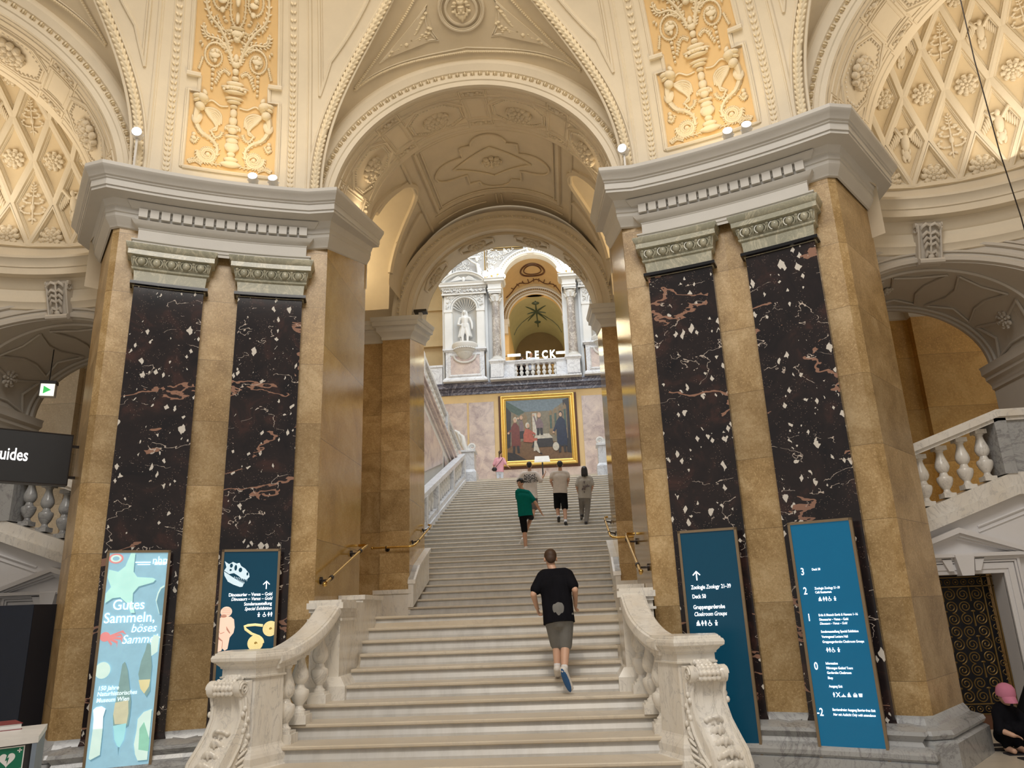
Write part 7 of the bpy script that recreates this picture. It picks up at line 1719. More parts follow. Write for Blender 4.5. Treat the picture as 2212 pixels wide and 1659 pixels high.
# brass rail seen between the right balusters
hb = tag(empty('handrail', (6.3, 13.0, 3.9)), 'dark brass wall rail seen behind the right side balusters', 'handrail'); mb = MB(); mb.tube([(5.6, 12.95, 3.4), (7.1, 12.95, 3.95)], .03, 8); mb.build('bar', 'brass', hb, 50)
for x in (5.8, 6.95): m = MB(); m.tube([(x, 12.95, 3.4+(x-5.6)*.367), (x, 13.2, 3.38+(x-5.6)*.367)], .02, 6); m.build('bracket', 'dark_iron', hb)

# ================================================================== LEFT FOREGROUND
# hanging black sign
gs = tag(empty('hanging_sign', (-5.5, 8.75, 3.37)), 'black box sign lettered Guides projecting from the left pier', 'sign')
e0 = Vector((-5.16, 9.02, 0)); e1 = Vector((-6.45, 7.83, 0)); ex = (e0-e1).normalized(); en = Vector((ex.y, -ex.x, 0)); L_ = (e0-e1).length
M = Matrix(((ex.x, 0, en.x, e1.x), (ex.y, 0, en.y, e1.y), (0, 1, 0, 3.37), (0, 0, 0, 1)))
MB().box(0, L_, 0, .65, -.16, 0, M).build('box', 'black_plastic', gs)
mb = MB()
for a, b, c, d in ((0, L_, 0, .012), (0, L_, .638, .65), (L_-.012, L_, 0, .65)): mb.box(a, b, c, d, -.002, .006, M)
mb.build('rim', 'dark_iron', gs)
mb = MB(); mb.box(L_, L_+.14, .5, .53, -.1, -.06, M); mb.box(L_, L_+.14, .10, .13, -.1, -.06, M); mb.build('bracket', 'dark_iron', gs)
place_text('Audioguides', .215, 'letter_white', M @ Matrix.Translation((L_-.46, .27, .004)) @ Matrix.Diagonal((.66, 1, 1, 1)), gs, 'lettering', bold=.012, align='RIGHT')
# green exit sign
es_ = tag(empty('exit_sign', (-7.0, 11.0, 5.2)), 'small hanging exit sign with a green arrow in the left opening', 'sign')
M = Matrix.Translation((-7.18, 11.0, 5.20)) @ Matrix.Rotation(.35, 4, 'Z')
MB().box(0, .21, -.06, .06, 0, .21, M).build('box', 'white_plastic', es_); mb = MB(); mb.box(-.01, .22, -.07, .07, .21, .26, M); mb.box(-.008, 0, -.07, .07, 0, .21, M); mb.tube([M @ Vector((.10, 0, .26)), M @ Vector((.10, 0, 1.0))], .008, 5); mb.build('top_rail', 'black_plastic', es_)
flat('exit_face', (.9, .92, .8), .4, 0, 1.0, None, 0); flat('exit_green', (.05, .55, .12), .4, 0, .7, None, 0)
MB().box(.008, .205, -.064, -.06, .008, .205, M).build('face', 'exit_face', es_); MB().prism([(.05, -.066, .04), (.05, -.066, .17), (.16, -.066, .105)], (0, -.001, 0)).xf(M).build('arrow', 'exit_green', es_)
# desk with book and AED notice
A = Vector((-2.09, 4.62)); Bc = Vector((-2.43, 5.19)); e = Vector((-.68, -.73)); C_ = A+e*1.3; D_ = Bc+e*1.3
dkk = tag(empty('reception_desk', (-2.6, 4.6, 0)), 'dark reception desk with a white top at the lower left corner', 'desk')
def pr(pts, z0, z1): return MB().prism([(p.x, p.y, z0) for p in pts], (0, 0, z1-z0))
pr([A, Bc, D_, C_], 1.015, 1.05).build('desk_top', 'white_plastic', dkk)
fl = (A-C_).normalized(); nn = Vector((fl.y, -fl.x)); ins = [A-fl*.02-nn*.02, Bc-fl*.02, D_, C_-nn*.02]; pr(ins, 0, 1.012).build('body', 'black_plastic', dkk)
sidev = (Bc-A).normalized(); P_ = [A-fl*.02-nn*.012, A+fl*.0, Bc+fl*.0, Bc-fl*.02]; pr([A-fl*.005, Bc-fl*.005, Bc-fl*.03, A-fl*.03], 0, 1.013).build('side_panel', 'steel_blue', dkk)
MF = Matrix(((fl.x, 0, nn.x, C_.x), (fl.y, 0, nn.y, C_.y), (0, 1, 0, 0), (0, 0, 0, 1)))
LF = (A-C_).length
flat('grey_soft', (.30, .30, .31), .5); MB().box(LF-.62, LF-.22, .2, .82, -.02, .0, MF).build('glass_front', 'grey_soft', dkk)
ae = tag(empty('notice', tuple(MF @ Vector((LF-.12, .92, .01)))), 'green and white heart defibrillator notice on the desk front', 'notice')
flat('aed_green', (.0, .16, .085), .5, 0, 0, None, .02); flat('paper', (.8, .8, .8), .6, 0, 0, None, .02)
MN = MF @ Matrix.Translation((LF-.195, .835, -.018))
MB().box(0, .135, 0, .172, -.003, .0, MN).build('paper', 'paper', ae); mb = MB(); mb.box(.006, .129, .054, .166, 0, .001, MN); mb.box(.006, .129, .022, .048, 0, .001, MN); mb.build('green_field', 'aed_green', ae)
hp = [];
for k in range(32): t = 2*pi*k/32; hp.append((.052+.0026*16*sin(t)**3*.95, .108+.0026*(13*cos(t)-5*cos(2*t)-2*cos(3*t)-cos(4*t)), .0012))
mb = MB(); mb.add(hp, [tuple(range(32))]); mb.box(.098, .122, .146, .152, .001, .0015); mb.box(.107, .113, .137, .161, .001, .0015); mb.xf(MN).build('heart', 'paper', ae)
mb = MB(); mb.add([(.050, .135, .002), (.058, .135, .002), (.052, .115, .002), (.062, .118, .002), (.054, .082, .002), (.052, .104, .002), (.043, .101, .002)], [tuple(range(7))]); mb.xf(MN).build('bolt', 'aed_green', ae)
join_text([('DEFIBRILLATOR', .0165, .010, .029, dict(bold=.01, extrude=.0005)) ], MN @ Matrix.Translation((0, 0, .002)) @ Matrix.Diagonal((.88, 1, 1, 1)), 'paper', ae)
join_text([('Notruf 144', .012, .035, .006, dict(extrude=.0005))], MN @ Matrix.Translation((0, 0, .002)), 'letter_black', ae)
bk = tag(empty('book', (-2.52, 4.95, 1.05)), 'thick red covered book lying on the white desk top', 'book')
flat('book_red', (.22, .025, .03), .4); MBk = Matrix.Translation((-2.60, 4.93, 1.05)) @ Matrix.Rotation(.80, 4, 'Z')
mb = MB(); mb.box(-.17, .13, -.11, .13, .0, .004, MBk); mb.box(-.17, .13, -.11, .13, .034, .038, MBk); mb.box(-.172, -.165, -.11, .13, 0, .038, MBk); mb.build('cover', 'book_red', bk); MB().box(-.165, .125, -.105, .125, .004, .034, MBk).build('pages', 'paper', bk)
# dark booth behind the desk
bt = tag(empty('ticket_booth', (-6.2, 9.4, 0)), 'tall dark navy booth left of the left pier', 'booth')
MB().box(-8.0, -5.36, 9.0, 9.9, 0, 1.94).build('cabinet', 'navy_panel', bt); MB().prism([(-5.355, 9.0, 0), (-5.355, 9.0, 1.94), (-5.05, 9.75, 1.94), (-5.05, 9.75, 0)], (-.02, .02, 0)).build('side_panel', 'near_black', bt)
# low stroller with child at the lower right, striped mat
sm = tag(empty('floor_mat', (6.2, 9.4, 0)), 'dark striped mat on the floor in front of the right gate', 'mat')
for k in range(4): MB().box(5.6, 7.2, 8.85+.27*k, 8.98+.27*k, 0, .012).build('stripe', 'near_black', sm)
# wire hanging at the right
wr = tag(empty('cable', (4.6, 6.0, 9)), 'thin steel cable crossing the right niche opening', 'cable')
mb = MB()
mb.tube([tuple(at(2068, -30, 6.6)), tuple(at(2105, 130, 6.7)), tuple(at(2160, 330, 6.8)), tuple(at(2206, 470, 6.9)), tuple(at(2230, 560, 7.0))], .006, 5); mb.build('wire', 'dark_iron', wr)
# ================================================================== PEOPLE
flat('skin', (.62, .38, .27), .5, 0, 0, None, .05); flat('skin_tan', (.50, .28, .18), .5, 0, 0, None, .05); flat('hair_brown', (.055, .028, .015), .6); flat('hair_dark', (.012, .009, .008), .55); flat('shirt_black', (.006, .006, .009), .85, 0, 0, None, .2)
flat('shorts_grey', (.20, .20, .195), .85); flat('shirt_teal', (.0, .13, .105), .8); flat('shorts_black', (.006, .006, .007), .85); flat('shirt_white', (.66, .58, .52), .85); flat('shirt_pale', (.55, .47, .40), .85); flat('shirt_grey', (.38, .34, .29), .85); flat('trousers_grey', (.20, .18, .16), .85)
flat('shirt_pink', (.80, .42, .50), .8); flat('trousers_white', (.70, .76, .88), .8); flat('shoe_white', (.72, .69, .66), .6); flat('shoe_blue', (.02, .10, .27), .5); flat('shoe_black', (.015, .013, .013), .5); flat('cap_pink', (.60, .22, .33), .8); flat('sock_white', (.75, .74, .76), .8); flat('print_brown', (.15, .12, .11), .8); flat('orange_grip', (.50, .17, .04), .45)
def lerp(a, b, t): return Vector(a)+(Vector(b)-Vector(a))*t
def hand(w, d, side, sc=1.0, curl=.6, palm_n=None):
    """palm, four curled fingers and a thumb as capsules; w wrist, d direction of the hand, side = towards the thumb"""
    w = Vector(w); d = Vector(d).normalized(); sd = Vector(side); sd = (sd-d*sd.dot(d)).normalized(); n = d.cross(sd).normalized(); sh = []
    pe = w+d*.075*sc
    for k in (-1.2, -.4, .4, 1.2): sh.append(('c', tuple(w+sd*k*.010*sc), .015*sc, tuple(pe+sd*k*.0165*sc), .0125*sc))
    for k, L in ((1.45, .062), (.5, .07), (-.45, .066), (-1.4, .052)):
        b = pe+sd*k*.0165*sc; m = b+(d*cos(curl*.6)+n*sin(curl*.6)).normalized()*L*.5*sc; e = m+(d*cos(curl*1.8)+n*sin(curl*1.8)).normalized()*L*.5*sc
        sh += [('c', tuple(b), .0095*sc, tuple(m), .0088*sc), ('c', tuple(m), .0088*sc, tuple(e), .0072*sc)]
    tb = w+d*.022*sc+sd*.022*sc; tm = tb+(d*.6+sd*.8).normalized()*.034*sc; te = tm+(d*.9+sd*.25+n*.3).normalized()*.028*sc
    sh += [('c', tuple(tb), .0125*sc, tuple(tm), .0105*sc), ('c', tuple(tm), .0105*sc, tuple(te), .0085*sc)]
    return sh
def person(label, J, face, look, sc=1.0, vox=.014, skin='skin', shirt='shirt_white', bottom='shorts_black', hair='hair_dark', hair_kind='short', shoe='shoe_white', sole=None, shorts=True, legs=True, sleeve=.85, baggy=1.0, socks=None, shirt_len=0.0):
    """J joints: head neck shL shR elL elR wrL wrR hip knL knR anL anR toL toR ; face = body forward ; look = head forward"""
    for k in J: J[k] = Vector(J[k])
    f = Vector(face).normalized(); up_ = Vector((0, 0, 1)); lk = Vector(look).normalized()
    right = (J['shR']-J['shL']).normalized(); base = J['hip'].copy(); base.z = min(J[k].z for k in J)-.03
    root = tag(empty('person', tuple(base)), label, 'person')
    S_ = sc; sh = []
    chest = lerp(J['neck'], J['hip'], .33); belly = lerp(J['neck'], J['hip'], .68)
    hl = J['hip']-right*.085*S_; hr = J['hip']+right*.085*S_
    # torso
    sh += [('c', tuple(chest-right*.075*S_), .105*S_, tuple(belly-right*.055*S_), .095*S_), ('c', tuple(chest+right*.075*S_), .105*S_, tuple(belly+right*.055*S_), .095*S_), ('c', tuple(belly), .10*S_, tuple(J['hip']), .115*S_), ('c', tuple(hl), .10*S_, tuple(hr), .10*S_), ('c', tuple(lerp(J['neck'], J['shL'], .75)), .06*S_, tuple(lerp(J['neck'], J['shR'], .75)), .06*S_),
           ('c', tuple(J['neck']-up_*.03*S_), .058*S_, tuple(J['head']-up_*.07*S_), .052*S_)]
    # head with face
    hd = J['head']; hr_ = lk.cross(up_).normalized(); hu = hr_.cross(lk).normalized()
    R = Matrix((hr_, lk, hu)).transposed()
    hp = lambda x, y, z: tuple(hd+(hr_*x+lk*y+hu*z)*S_)
    sh += [('e', hp(0, -.012, .022), (.074*S_, .092*S_, .088*S_), R), ('e', hp(0, .022, -.035), (.056*S_, .066*S_, .068*S_), R), ('e', hp(0, .062, -.078), (.026*S_, .024*S_, .022*S_), R), ('c', hp(0, .082, .018), .010*S_, hp(0, .104, -.018), .014*S_), ('e', hp(0, .086, -.050), (.026*S_, .010*S_, .009*S_), R), ('e', hp(0, .075, .030), (.05*S_, .018*S_, .012*S_), R)]
    for q in (-1, 1): sh += [('e', hp(q*.078, -.005, -.008), (.012*S_, .022*S_, .032*S_), R)]
    for q, a in (('L', -1), ('R', 1)):
        sh += [('c', tuple(J['sh'+q]), .052*S_, tuple(J['el'+q]), .040*S_), ('c', tuple(J['el'+q]), .040*S_, tuple(J['wr'+q]), .026*S_)]
        hdir = (J['wr'+q]-J['el'+q]).normalized(); sh += hand(J['wr'+q], hdir, f-right*a*.2, S_)
        if legs:
            hj = hl if q == 'L' else hr
            sh += [('c', tuple(hj), .088*S_, tuple(J['kn'+q]), .058*S_), ('c', tuple(lerp(J['kn'+q], J['an'+q], 0)), .055*S_, tuple(lerp(J['kn'+q], J['an'+q], .3)), .056*S_), ('c', tuple(lerp(J['kn'+q], J['an'+q], .3)), .056*S_, tuple(J['an'+q]), .036*S_), ('c', tuple(J['an'+q]), .036*S_, tuple(J['to'+q]), .028*S_)]
    blob_mesh(sh, vox*.62, 'body', skin, root, 2)
    # eyes and brows
    mb = MB()
    for q in (-1, 1): mb.ell(hp(q*.029, .084, .010), (.011*S_, .007*S_, .007*S_), 8, 6, R)
    mb.build('eyes', 'hair_dark', root, 60)
    # hair
    hs = []
    if hair_kind == 'short':
        hs = [('e', hp(0, -.020, .036), (.082*S_, .094*S_, .088*S_), R), ('e', hp(0, -.052, -.005), (.070*S_, .058*S_, .070*S_), R), ('e', hp(0, .035, .085), (.055*S_, .045*S_, .030*S_), R)]
    elif hair_kind == 'curly':
        rn = random.Random(5); hs = [('e', hp(0, -.015, .045), (.088*S_, .098*S_, .088*S_), R)]
        for k in range(34): a = rn.uniform(0, 2*pi); e = rn.uniform(.1, 1.5); hs.append(('e', hp(.085*cos(a)*cos(e), -.015+.095*sin(a)*cos(e), .05+.085*sin(e)), (.026*S_,)*3))
    elif hair_kind == 'long':
        hs = [('e', hp(0, -.018, .034), (.088*S_, .098*S_, .092*S_), R), ('c', hp(0, -.055, .02), .075*S_, hp(0, -.075, -.15), .062*S_), ('c', hp(-.055, -.03, .0), .04*S_, hp(-.06, -.05, -.15), .04*S_), ('c', hp(.055, -.03, .0), .04*S_, hp(.06, -.05, -.15), .04*S_)]
    elif hair_kind == 'tail':
        hs = [('e', hp(0, -.018, .034), (.084*S_, .096*S_, .088*S_), R), ('c', hp(0, -.10, .02), .035*S_, hp(0, -.15, -.22), .02*S_)]
    elif hair_kind == 'bald': hs = []
    if hs: blob_mesh(hs, .010 if vox < .02 else .014, 'hair', hair, root, 1)
    # shirt
    th = .020*baggy; s2 = [('c', tuple(chest-right*.075*S_), (.105+th)*S_, tuple(belly-right*.07*S_), (.10+th)*S_), ('c', tuple(chest+right*.075*S_), (.105+th)*S_, tuple(belly+right*.07*S_), (.10+th)*S_), ('c', tuple(belly-right*.075*S_), (.10+th)*S_, tuple(J['hip']-right*.07*S_-up_*(.02+shirt_len)*S_), (.10+th)*S_), ('c', tuple(belly+right*.075*S_), (.10+th)*S_, tuple(J['hip']+right*.07*S_-up_*(.02+shirt_len)*S_), (.10+th)*S_), ('c', tuple(lerp(J['neck'], J['shL'], .8)), (.062+th)*S_, tuple(lerp(J['neck'], J['shR'], .8)), (.062+th)*S_), ('c', tuple(J['neck']-up_*.05*S_), .07*S_, tuple(chest), .12*S_)]
    tdir = (J['hip']-J['neck']).normalized(); hem = J['hip']-up_*(.06+shirt_len)*S_
    s2 += [('c', tuple(chest), (.11+th)*S_, tuple(hem+tdir*.1*S_), (.125+th)*S_), ('c', tuple(belly-right*.07*S_), (.10+th)*S_, tuple(hem-right*.062*S_+tdir*.1*S_), (.118+th)*S_), ('c', tuple(belly+right*.07*S_), (.10+th)*S_, tuple(hem+right*.062*S_+tdir*.1*S_), (.118+th)*S_)]
    for q in 'LR': s2.append(('c', tuple(J['sh'+q]), (.056+th)*S_, tuple(lerp(J['sh'+q], J['el'+q], sleeve)), (.052+th)*S_))
    blob_mesh(s2, vox*.8, 'shirt', shirt, root, 3, [(tuple(hem), tuple(tdir))])
    if legs:
        s3 = [('c', tuple(J['hip']+up_*.08*S_), .128*S_, tuple(J['hip']-up_*.04*S_), .128*S_), ('c', tuple(hl+right*.012*S_), .112*S_, tuple(hr-right*.012*S_), .112*S_)]
        for q in 'LR':
            hj = hl if q == 'L' else hr
            if shorts: s3.append(('c', tuple(hj), .108*S_, tuple(lerp(hj, J['kn'+q], 1.0)), .083*S_*baggy))
            else: s3 += [('c', tuple(hj), .108*S_, tuple(J['kn'+q]), .078*S_), ('c', tuple(J['kn'+q]), .078*S_, tuple(lerp(J['kn'+q], J['an'+q], 1.0)), .062*S_)]
        blob_mesh(s3, vox*.8, 'shorts' if shorts else 'trousers', bottom, root, 3)
        for q in 'LR':
            a = J['an'+q]; t = J['to'+q]; d = (t-a).normalized()
            if socks: blob_mesh([('c', tuple(lerp(a, J['kn'+q], .02)), .043*S_, tuple(lerp(a, J['kn'+q], .22)), .043*S_)], vox*.7, 'sock', socks, root, 1)
            heel = a-d*.03*S_-up_*.0
            o = blob_mesh([('c', tuple(heel), .047*S_, tuple(lerp(a, t, .6)), .044*S_), ('c', tuple(lerp(a, t, .6)), .044*S_, tuple(t), .040*S_), ('c', tuple(a), .045*S_, tuple(lerp(a, J['kn'+q], .08)), .043*S_)], vox*.7, 'shoe', shoe, root, 1)
            if sole and q == 'R':
                sn = (J['kn'+q]-a).normalized()*-1; sn = (sn-d*sn.dot(d)).normalized()
                M = Matrix((d.cross(sn).normalized(), d, sn)).transposed()
                blob_mesh([('e', tuple(lerp(heel, t, .5)+sn*.034*S_), (.044*S_, (t-heel).length*.5+.045*S_, .016*S_), M)], vox*.6, 'sole', sole, o, 1)
    return root
A_ = at
# boy in black
Y = 8.98
boy = person('boy in a black T-shirt and grey shorts running up the lowest steps', dict(head=at(1189, 1207, Y+.13), neck=at(1196, 1232, Y+.10), shL=at(1172, 1246, Y+.08), shR=at(1226, 1242, Y+.08), elL=at(1152, 1284, Y-.02), wrL=at(1160, 1313, Y+.10), elR=at(1242, 1274, Y-.05), wrR=at(1243, 1308, Y+.20), hip=at(1207, 1330, Y), knL=at(1203, 1390, Y+.16), knR=at(1221, 1392, Y+.10),
    anL=at(1204, 1446, Y+.10), toL=at(1205, 1459, Y+.28), anR=at(1219, 1452, Y-.06), toR=at(1232, 1486, Y-.0)), (0, 1, .1), (-.12, 1, -.25), .92, .014, 'skin', 'shirt_black', 'shorts_grey', 'hair_brown', 'short', 'shoe_white', 'shoe_blue', True, True, .72, 1.05, 'sock_white', .03)
# boy in teal turning round
Y = 19.5
person('curly haired boy in a teal T-shirt leaping up the stairs while looking back', dict(head=at(1124, 1045, Y), neck=at(1129, 1057, Y), shL=at(1119, 1063, Y-.05), shR=at(1142, 1067, Y+.02), elL=at(1119, 1082, Y+.12), wrL=at(1124, 1098, Y+.25), elR=at(1158, 1088, Y-.05), wrR=at(1169, 1107, Y-.02), hip=at(1135, 1108, Y), knL=at(1133, 1146, Y+.02), knR=at(1147, 1118, Y+.42), anL=at(1136, 1186, Y-.06), toL=at(1133, 1199, Y-.0), anR=at(1128, 1168, Y+.12), toR=at(1123, 1176, Y+.22)), (.5, 1, 0), (-.45, -.8, .05), 1.0, .02, 'skin_tan', 'shirt_teal', 'shorts_black', 'hair_dark', 'curly', 'shoe_white', None, True, True, .62, 1.0, None, .02)
# boy with raised hand and printed shirt
Y = 22.6
p_ = person('boy in a white T-shirt printed ADIDAS on the back raising his right hand', dict(head=at(1143.5, 1006, Y), neck=at(1144, 1018, Y), shL=at(1129, 1026, Y), shR=at(1158, 1025, Y), elL=at(1119, 1040, Y+.05), wrL=at(1126, 1053, Y+.2), elR=at(1168, 1038, Y-.02), wrR=at(1176, 1025, Y+.05), hip=at(1146, 1064, Y), knL=at(1143, 1092, Y+.2), knR=at(1154, 1094, Y+.05), anL=at(1146, 1116, Y+.3), toL=at(1146, 1121, Y+.5), anR=at(1150, 1122, Y-.05), toR=at(1147, 1127, Y+.12)), (0, 1, 0), (.1, 1, 0), 1.02, .022, 'skin_tan', 'shirt_white', 'print_brown', 'hair_dark', 'short', 'shoe_white', None, True, True, .95, 1.5, None, .12)
c = at(1143.5, 1030, Y-.22)
join_text([('ADIDAS', .125, -.215, .0, dict(bold=.045)), ('BEYOND', .125, -.215, -.105, dict(bold=.045)), ('MAZE 1973', .110, -.215, -.20, dict(bold=.04))], Matrix.Translation(c) @ Matrix.Rotation(pi/2, 4, 'X') @ Matrix.Diagonal((.78, .85, 1, 1)), 'letter_black', p_, 'shirt_lettering')
Y = 21.8
person('boy in a pale T-shirt and long black shorts climbing in the middle of the group', dict(head=at(1209.5, 1005, Y), neck=at(1210, 1017, Y), shL=at(1194, 1025, Y), shR=at(1224, 1024, Y), elL=at(1190, 1039, Y-.03), wrL=at(1194, 1050, Y+.2), elR=at(1228, 1036, Y-.03), wrR=at(1226, 1046, Y+.2), hip=at(1210, 1061, Y), knL=at(1204, 1095, Y+.22), knR=at(1220, 1096, Y+.05), anL=at(1207, 1120, Y+.05), toL=at(1207, 1127, Y+.2), anR=at(1222, 1131, Y-.2), toR=at(1224, 1135, Y-.0)), (0, 1, 0), (0, 1, -.1), 1.06, .022, 'skin_tan', 'shirt_pale', 'shorts_black', 'hair_dark', 'short', 'shoe_black', None, True, True, .45, 1.15, 'sock_white', .0)
Y = 21.7
p_ = person('long haired boy in a grey printed T-shirt and grey trousers', dict(head=at(1262, 1016, Y), neck=at(1263, 1027, Y), shL=at(1251, 1035, Y), shR=at(1275, 1034, Y), elL=at(1246, 1052, Y-.03), wrL=at(1249, 1064, Y+.2), elR=at(1280, 1050, Y-.03), wrR=at(1277, 1062, Y+.2), hip=at(1263, 1071, Y), knL=at(1257, 1099, Y+.2), knR=at(1269, 1102, Y+.02), anL=at(1257, 1115, Y+.1), toL=at(1256, 1121, Y+.25), anR=at(1266, 1130, Y-.12), toR=at(1266, 1135, Y+.06)), (0, 1, 0), (0, 1, -.1), .98, .022, 'skin_tan', 'shirt_grey', 'trousers_grey', 'hair_dark', 'long', 'shoe_black', None, False, True, .75, 1.1, None, .02)
mb = MB(); c = at(1264, 1052, Y-.15)
rn = random.Random(9)
for k in range(26): a = rn.uniform(0, 2*pi); r = rn.uniform(0, .13); mb.ell((c.x+r*cos(a), c.y-.01, c.z+r*1.2*sin(a)), (rn.uniform(.015, .035), .012, rn.uniform(.012, .03)), 6, 4)
mb.build('shirt_print', 'print_brown', p_, 60)
Y = 32.6
p_ = person('woman in a pink top and white trousers with a shoulder bag below the painting', dict(head=at(1081, 979, Y), neck=at(1080, 987, Y), shL=at(1071, 993, Y), shR=at(1088, 993, Y), elL=at(1067, 1004, Y), wrL=at(1067, 1013, Y+.05), elR=at(1092, 1002, Y-.05), wrR=at(1098, 1008, Y-.1), hip=at(1079, 1017, Y), knL=(at(1075, 1017, Y).x, Y, 7.38), knR=(at(1084, 1017, Y).x, Y, 7.38), anL=(at(1075, 1017, Y).x, Y, 7.0), anR=(at(1084, 1017, Y).x, Y, 7.0), toL=(at(1075, 1017, Y).x, Y+.15, 6.95), toR=(at(1084, 1017, Y).x, Y+.15, 6.95)), (.2, 1, 0), (.5, 1, .1), .96, .024, 'skin', 'shirt_pink', 'trousers_white', 'hair_brown', 'tail', 'shoe_white', None, False, True, .95, 1.0)
bg_ = tag(empty('handbag', tuple(at(1068, 1014, Y-.12))), 'small black shoulder bag at the hip of the woman in pink', 'bag'); blob_mesh([('e', tuple(at(1068, 1014, Y-.12)), (.12, .06, .09)), ('e', tuple(at(1068, 1012, Y-.12)), (.10, .06, .06))], .02, 'pouch', 'black_plastic', bg_, 1); mb = MB(); mb.tube([at(1071, 1009, Y-.16), at(1079, 1000, Y-.19), at(1086, 990, Y-.12)], .012, 5); mb.build('strap', 'black_plastic', bg_)
# visitors at the gallery balustrade
Y = 34.25
def bust(lab, px, py, shirt, skin, hair, hk, look):
    h = at(px, py, Y); d = lambda x, y, z: h+Vector((x, y, z)); return person(lab, dict(head=h, neck=d(0, 0, -.17), shL=d(.17, 0, -.24), shR=d(-.17, 0, -.24), elL=d(.27, -.08, -.48), elR=d(-.27, -.08, -.48), wrL=d(.20, -.28, -.50), wrR=d(-.20, -.28, -.50), hip=d(0, .05, -.72), knL=d(.08, .05, -1.05), knR=d(-.08, .05, -1.05), anL=(h.x+.08, Y+.05, 12.08), anR=(h.x-.08, Y+.05, 12.08), toL=(h.x+.08, Y-.08, 12.06), toR=(h.x-.08, Y-.08, 12.06)), (0, -1, 0), look, 1.0, .026, skin, shirt, 'trousers_grey', hair, hk, 'shoe_black', None, False, True, .8, 1.1)
bust('bald man in a white T-shirt leaning on the gallery balustrade under the glowing sign', 1147, 766.5, 'trousers_white', 'skin_tan', 'hair_dark', 'bald', (0, -1, -.2))
bust('dark haired visitor half hidden behind the gallery balustrade left of the bald man', 1127, 776, 'shirt_black', 'skin', 'hair_dark', 'long', (.8, -.6, -.2))
# stroller and child with the pink cap
st_ = tag(empty('stroller', (6.05, 9.3, 0)), 'black folding stroller with an orange handle at the lower right edge', 'stroller')
bx, by = 6.12, 9.15
mb = MB(); mb.tube([(bx-.25, by-.3, .08), (bx-.1, by+.1, .45), (bx+.12, by+.4, .86)], .014, 7); mb.tube([(bx+.22, by-.3, .08), (bx+.28, by+.1, .45), (bx+.42, by+.4, .86)], .014, 7); mb.tube([(bx-.2, by+.4, .1), (bx-.08, by-.05, .5)], .012, 6); mb.tube([(bx+.3, by+.4, .1), (bx+.26, by-.05, .5)], .012, 6); mb.build('chassis', 'dark_iron', st_, 50)
mb = MB(); mb.tube([(bx+.16, by+.1, .70), (bx+.2, by+.05, .78), (bx+.32, by+.05, .82), (bx+.46, by+.1, .80)], .028, 8); mb.build('handle', 'orange_grip', st_, 50)
blob_mesh([('c', (bx-.05, by+.25, .30), .14, (bx+.2, by+.25, .30), .14), ('c', (bx-.05, by+.33, .35), .12, (bx+.2, by+.40, .72), .12), ('c', (bx-.05, by+.1, .26), .12, (bx+.15, by-.05, .26), .12)], .02, 'seat', 'shorts_black', st_, 2)
for x, y in ((bx-.27, by-.3), (bx+.24, by-.3), (bx-.2, by+.42), (bx+.32, by+.42)):
    m = MB(); m.tube([(x-.018, y, .085), (x+.018, y, .085)], .085, 18); m.tube([(x-.022, y, .085), (x+.022, y, .085)], .03, 10); m.build('wheel', 'black_plastic', st_, 40)
h = at(2172, 1497, 9.2)
ch = tag(empty('person', (h.x, h.y, 0)), 'small child dressed in black with a pink cap leaning over the stroller', 'person')
body = [('e', tuple(h+Vector((0, .01, -.03))), (.075, .085, .09)), ('e', tuple(h+Vector((.0, -.075, -.06))), (.014, .016, .014)), ('c', tuple(h+Vector((0, .04, -.10))), .04, tuple(h+Vector((.01, .07, -.18))), .05), ('c', tuple(h+Vector((-.02, .08, -.2))), .09, tuple(h+Vector((-.02, .12, -.42))), .10)]
body += [('c', tuple(h+Vector((-.1, .06, -.2))), .04, tuple(h+Vector((-.16, -.05, -.36))), .033), ('c', tuple(h+Vector((-.16, -.05, -.36))), .033, tuple(h+Vector((-.08, -.15, -.40))), .025), ('c', tuple(h+Vector((.08, .06, -.2))), .04, tuple(h+Vector((.15, -.02, -.3))), .033), ('c', tuple(h+Vector((.15, -.02, -.3))), .033, tuple(h+Vector((.24, -.03, -.2))), .024)]
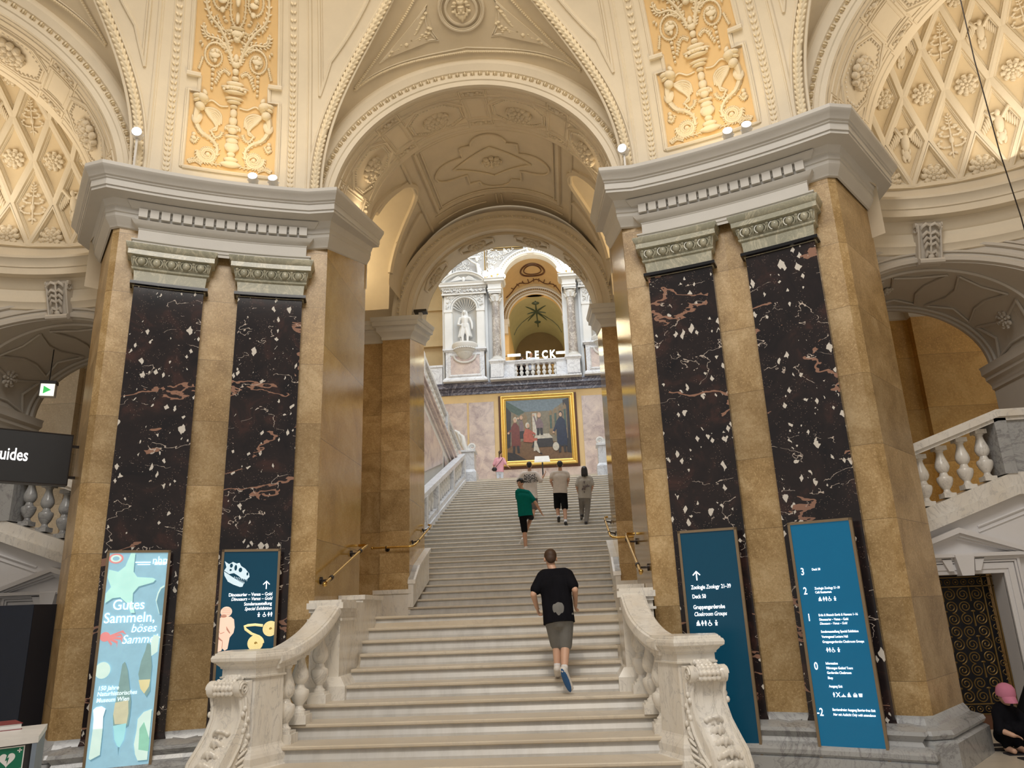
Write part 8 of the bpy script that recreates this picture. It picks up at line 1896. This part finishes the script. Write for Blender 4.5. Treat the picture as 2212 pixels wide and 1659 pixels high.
body += hand(h+Vector((.24, -.03, -.2)), (.5, 0, .8), (0, -1, 0), .7)+hand(h+Vector((-.08, -.15, -.40)), (.7, -.5, -.2), (0, -1, .3), .7)
for q in (-.07, .05): body += [('c', tuple(h+Vector((q, .12, -.44))), .065, (h.x+q, h.y-.02, .24), .05), ('c', (h.x+q, h.y-.02, .24), .05, (h.x+q, h.y+.06, .06), .035), ('c', (h.x+q, h.y+.06, .045), .035, (h.x+q, h.y-.07, .04), .03)]
blob_mesh(body, .012, 'body', 'skin', ch, 2)
cl = [('c', tuple(h+Vector((-.02, .08, -.19))), .105, tuple(h+Vector((-.02, .12, -.42))), .12), ('c', tuple(h+Vector((-.1, .06, -.2))), .06, tuple(h+Vector((-.16, -.05, -.36))), .05), ('c', tuple(h+Vector((.08, .06, -.2))), .06, tuple(h+Vector((.15, -.02, -.3))), .05)]
for q in (-.07, .05): cl += [('c', tuple(h+Vector((q, .12, -.44))), .085, (h.x+q, h.y-.02, .24), .068), ('c', (h.x+q, h.y-.02, .24), .068, (h.x+q, h.y+.05, .09), .055)]
blob_mesh(cl, .014, 'clothing', 'shirt_black', ch, 2)
mb = MB(); mb.lathe([(.001, .105), (.03, .102), (.065, .085), (.09, .05), (.098, .0), (.096, -.02)], 20, Matrix.Translation(h+Vector((0, 0, .0))) @ Matrix.Rotation(.25, 4, 'X'))
mb.grid([[tuple(h+Vector((.085*sin(t), -.085*cos(t), -.02)))for t in [(-1.1+2.2*k/12) for k in range(13)]], [tuple(h+Vector((.075*sin(t), -.13*cos(t)-.02, -.085)))for t in [(-1.1+2.2*k/12) for k in range(13)]], [tuple(h+Vector((.075*sin(t), -.128*cos(t)-.02, -.092)))for t in [(-1.1+2.2*k/12) for k in range(13)]], [tuple(h+Vector((.085*sin(t), -.080*cos(t), -.03)))for t in [(-1.1+2.2*k/12) for k in range(13)]]])
mb.ell(tuple(h+Vector((0, .03, .10))), (.01, .01, .006), 6, 4); mb.build('cap', 'cap_pink', ch, 60)
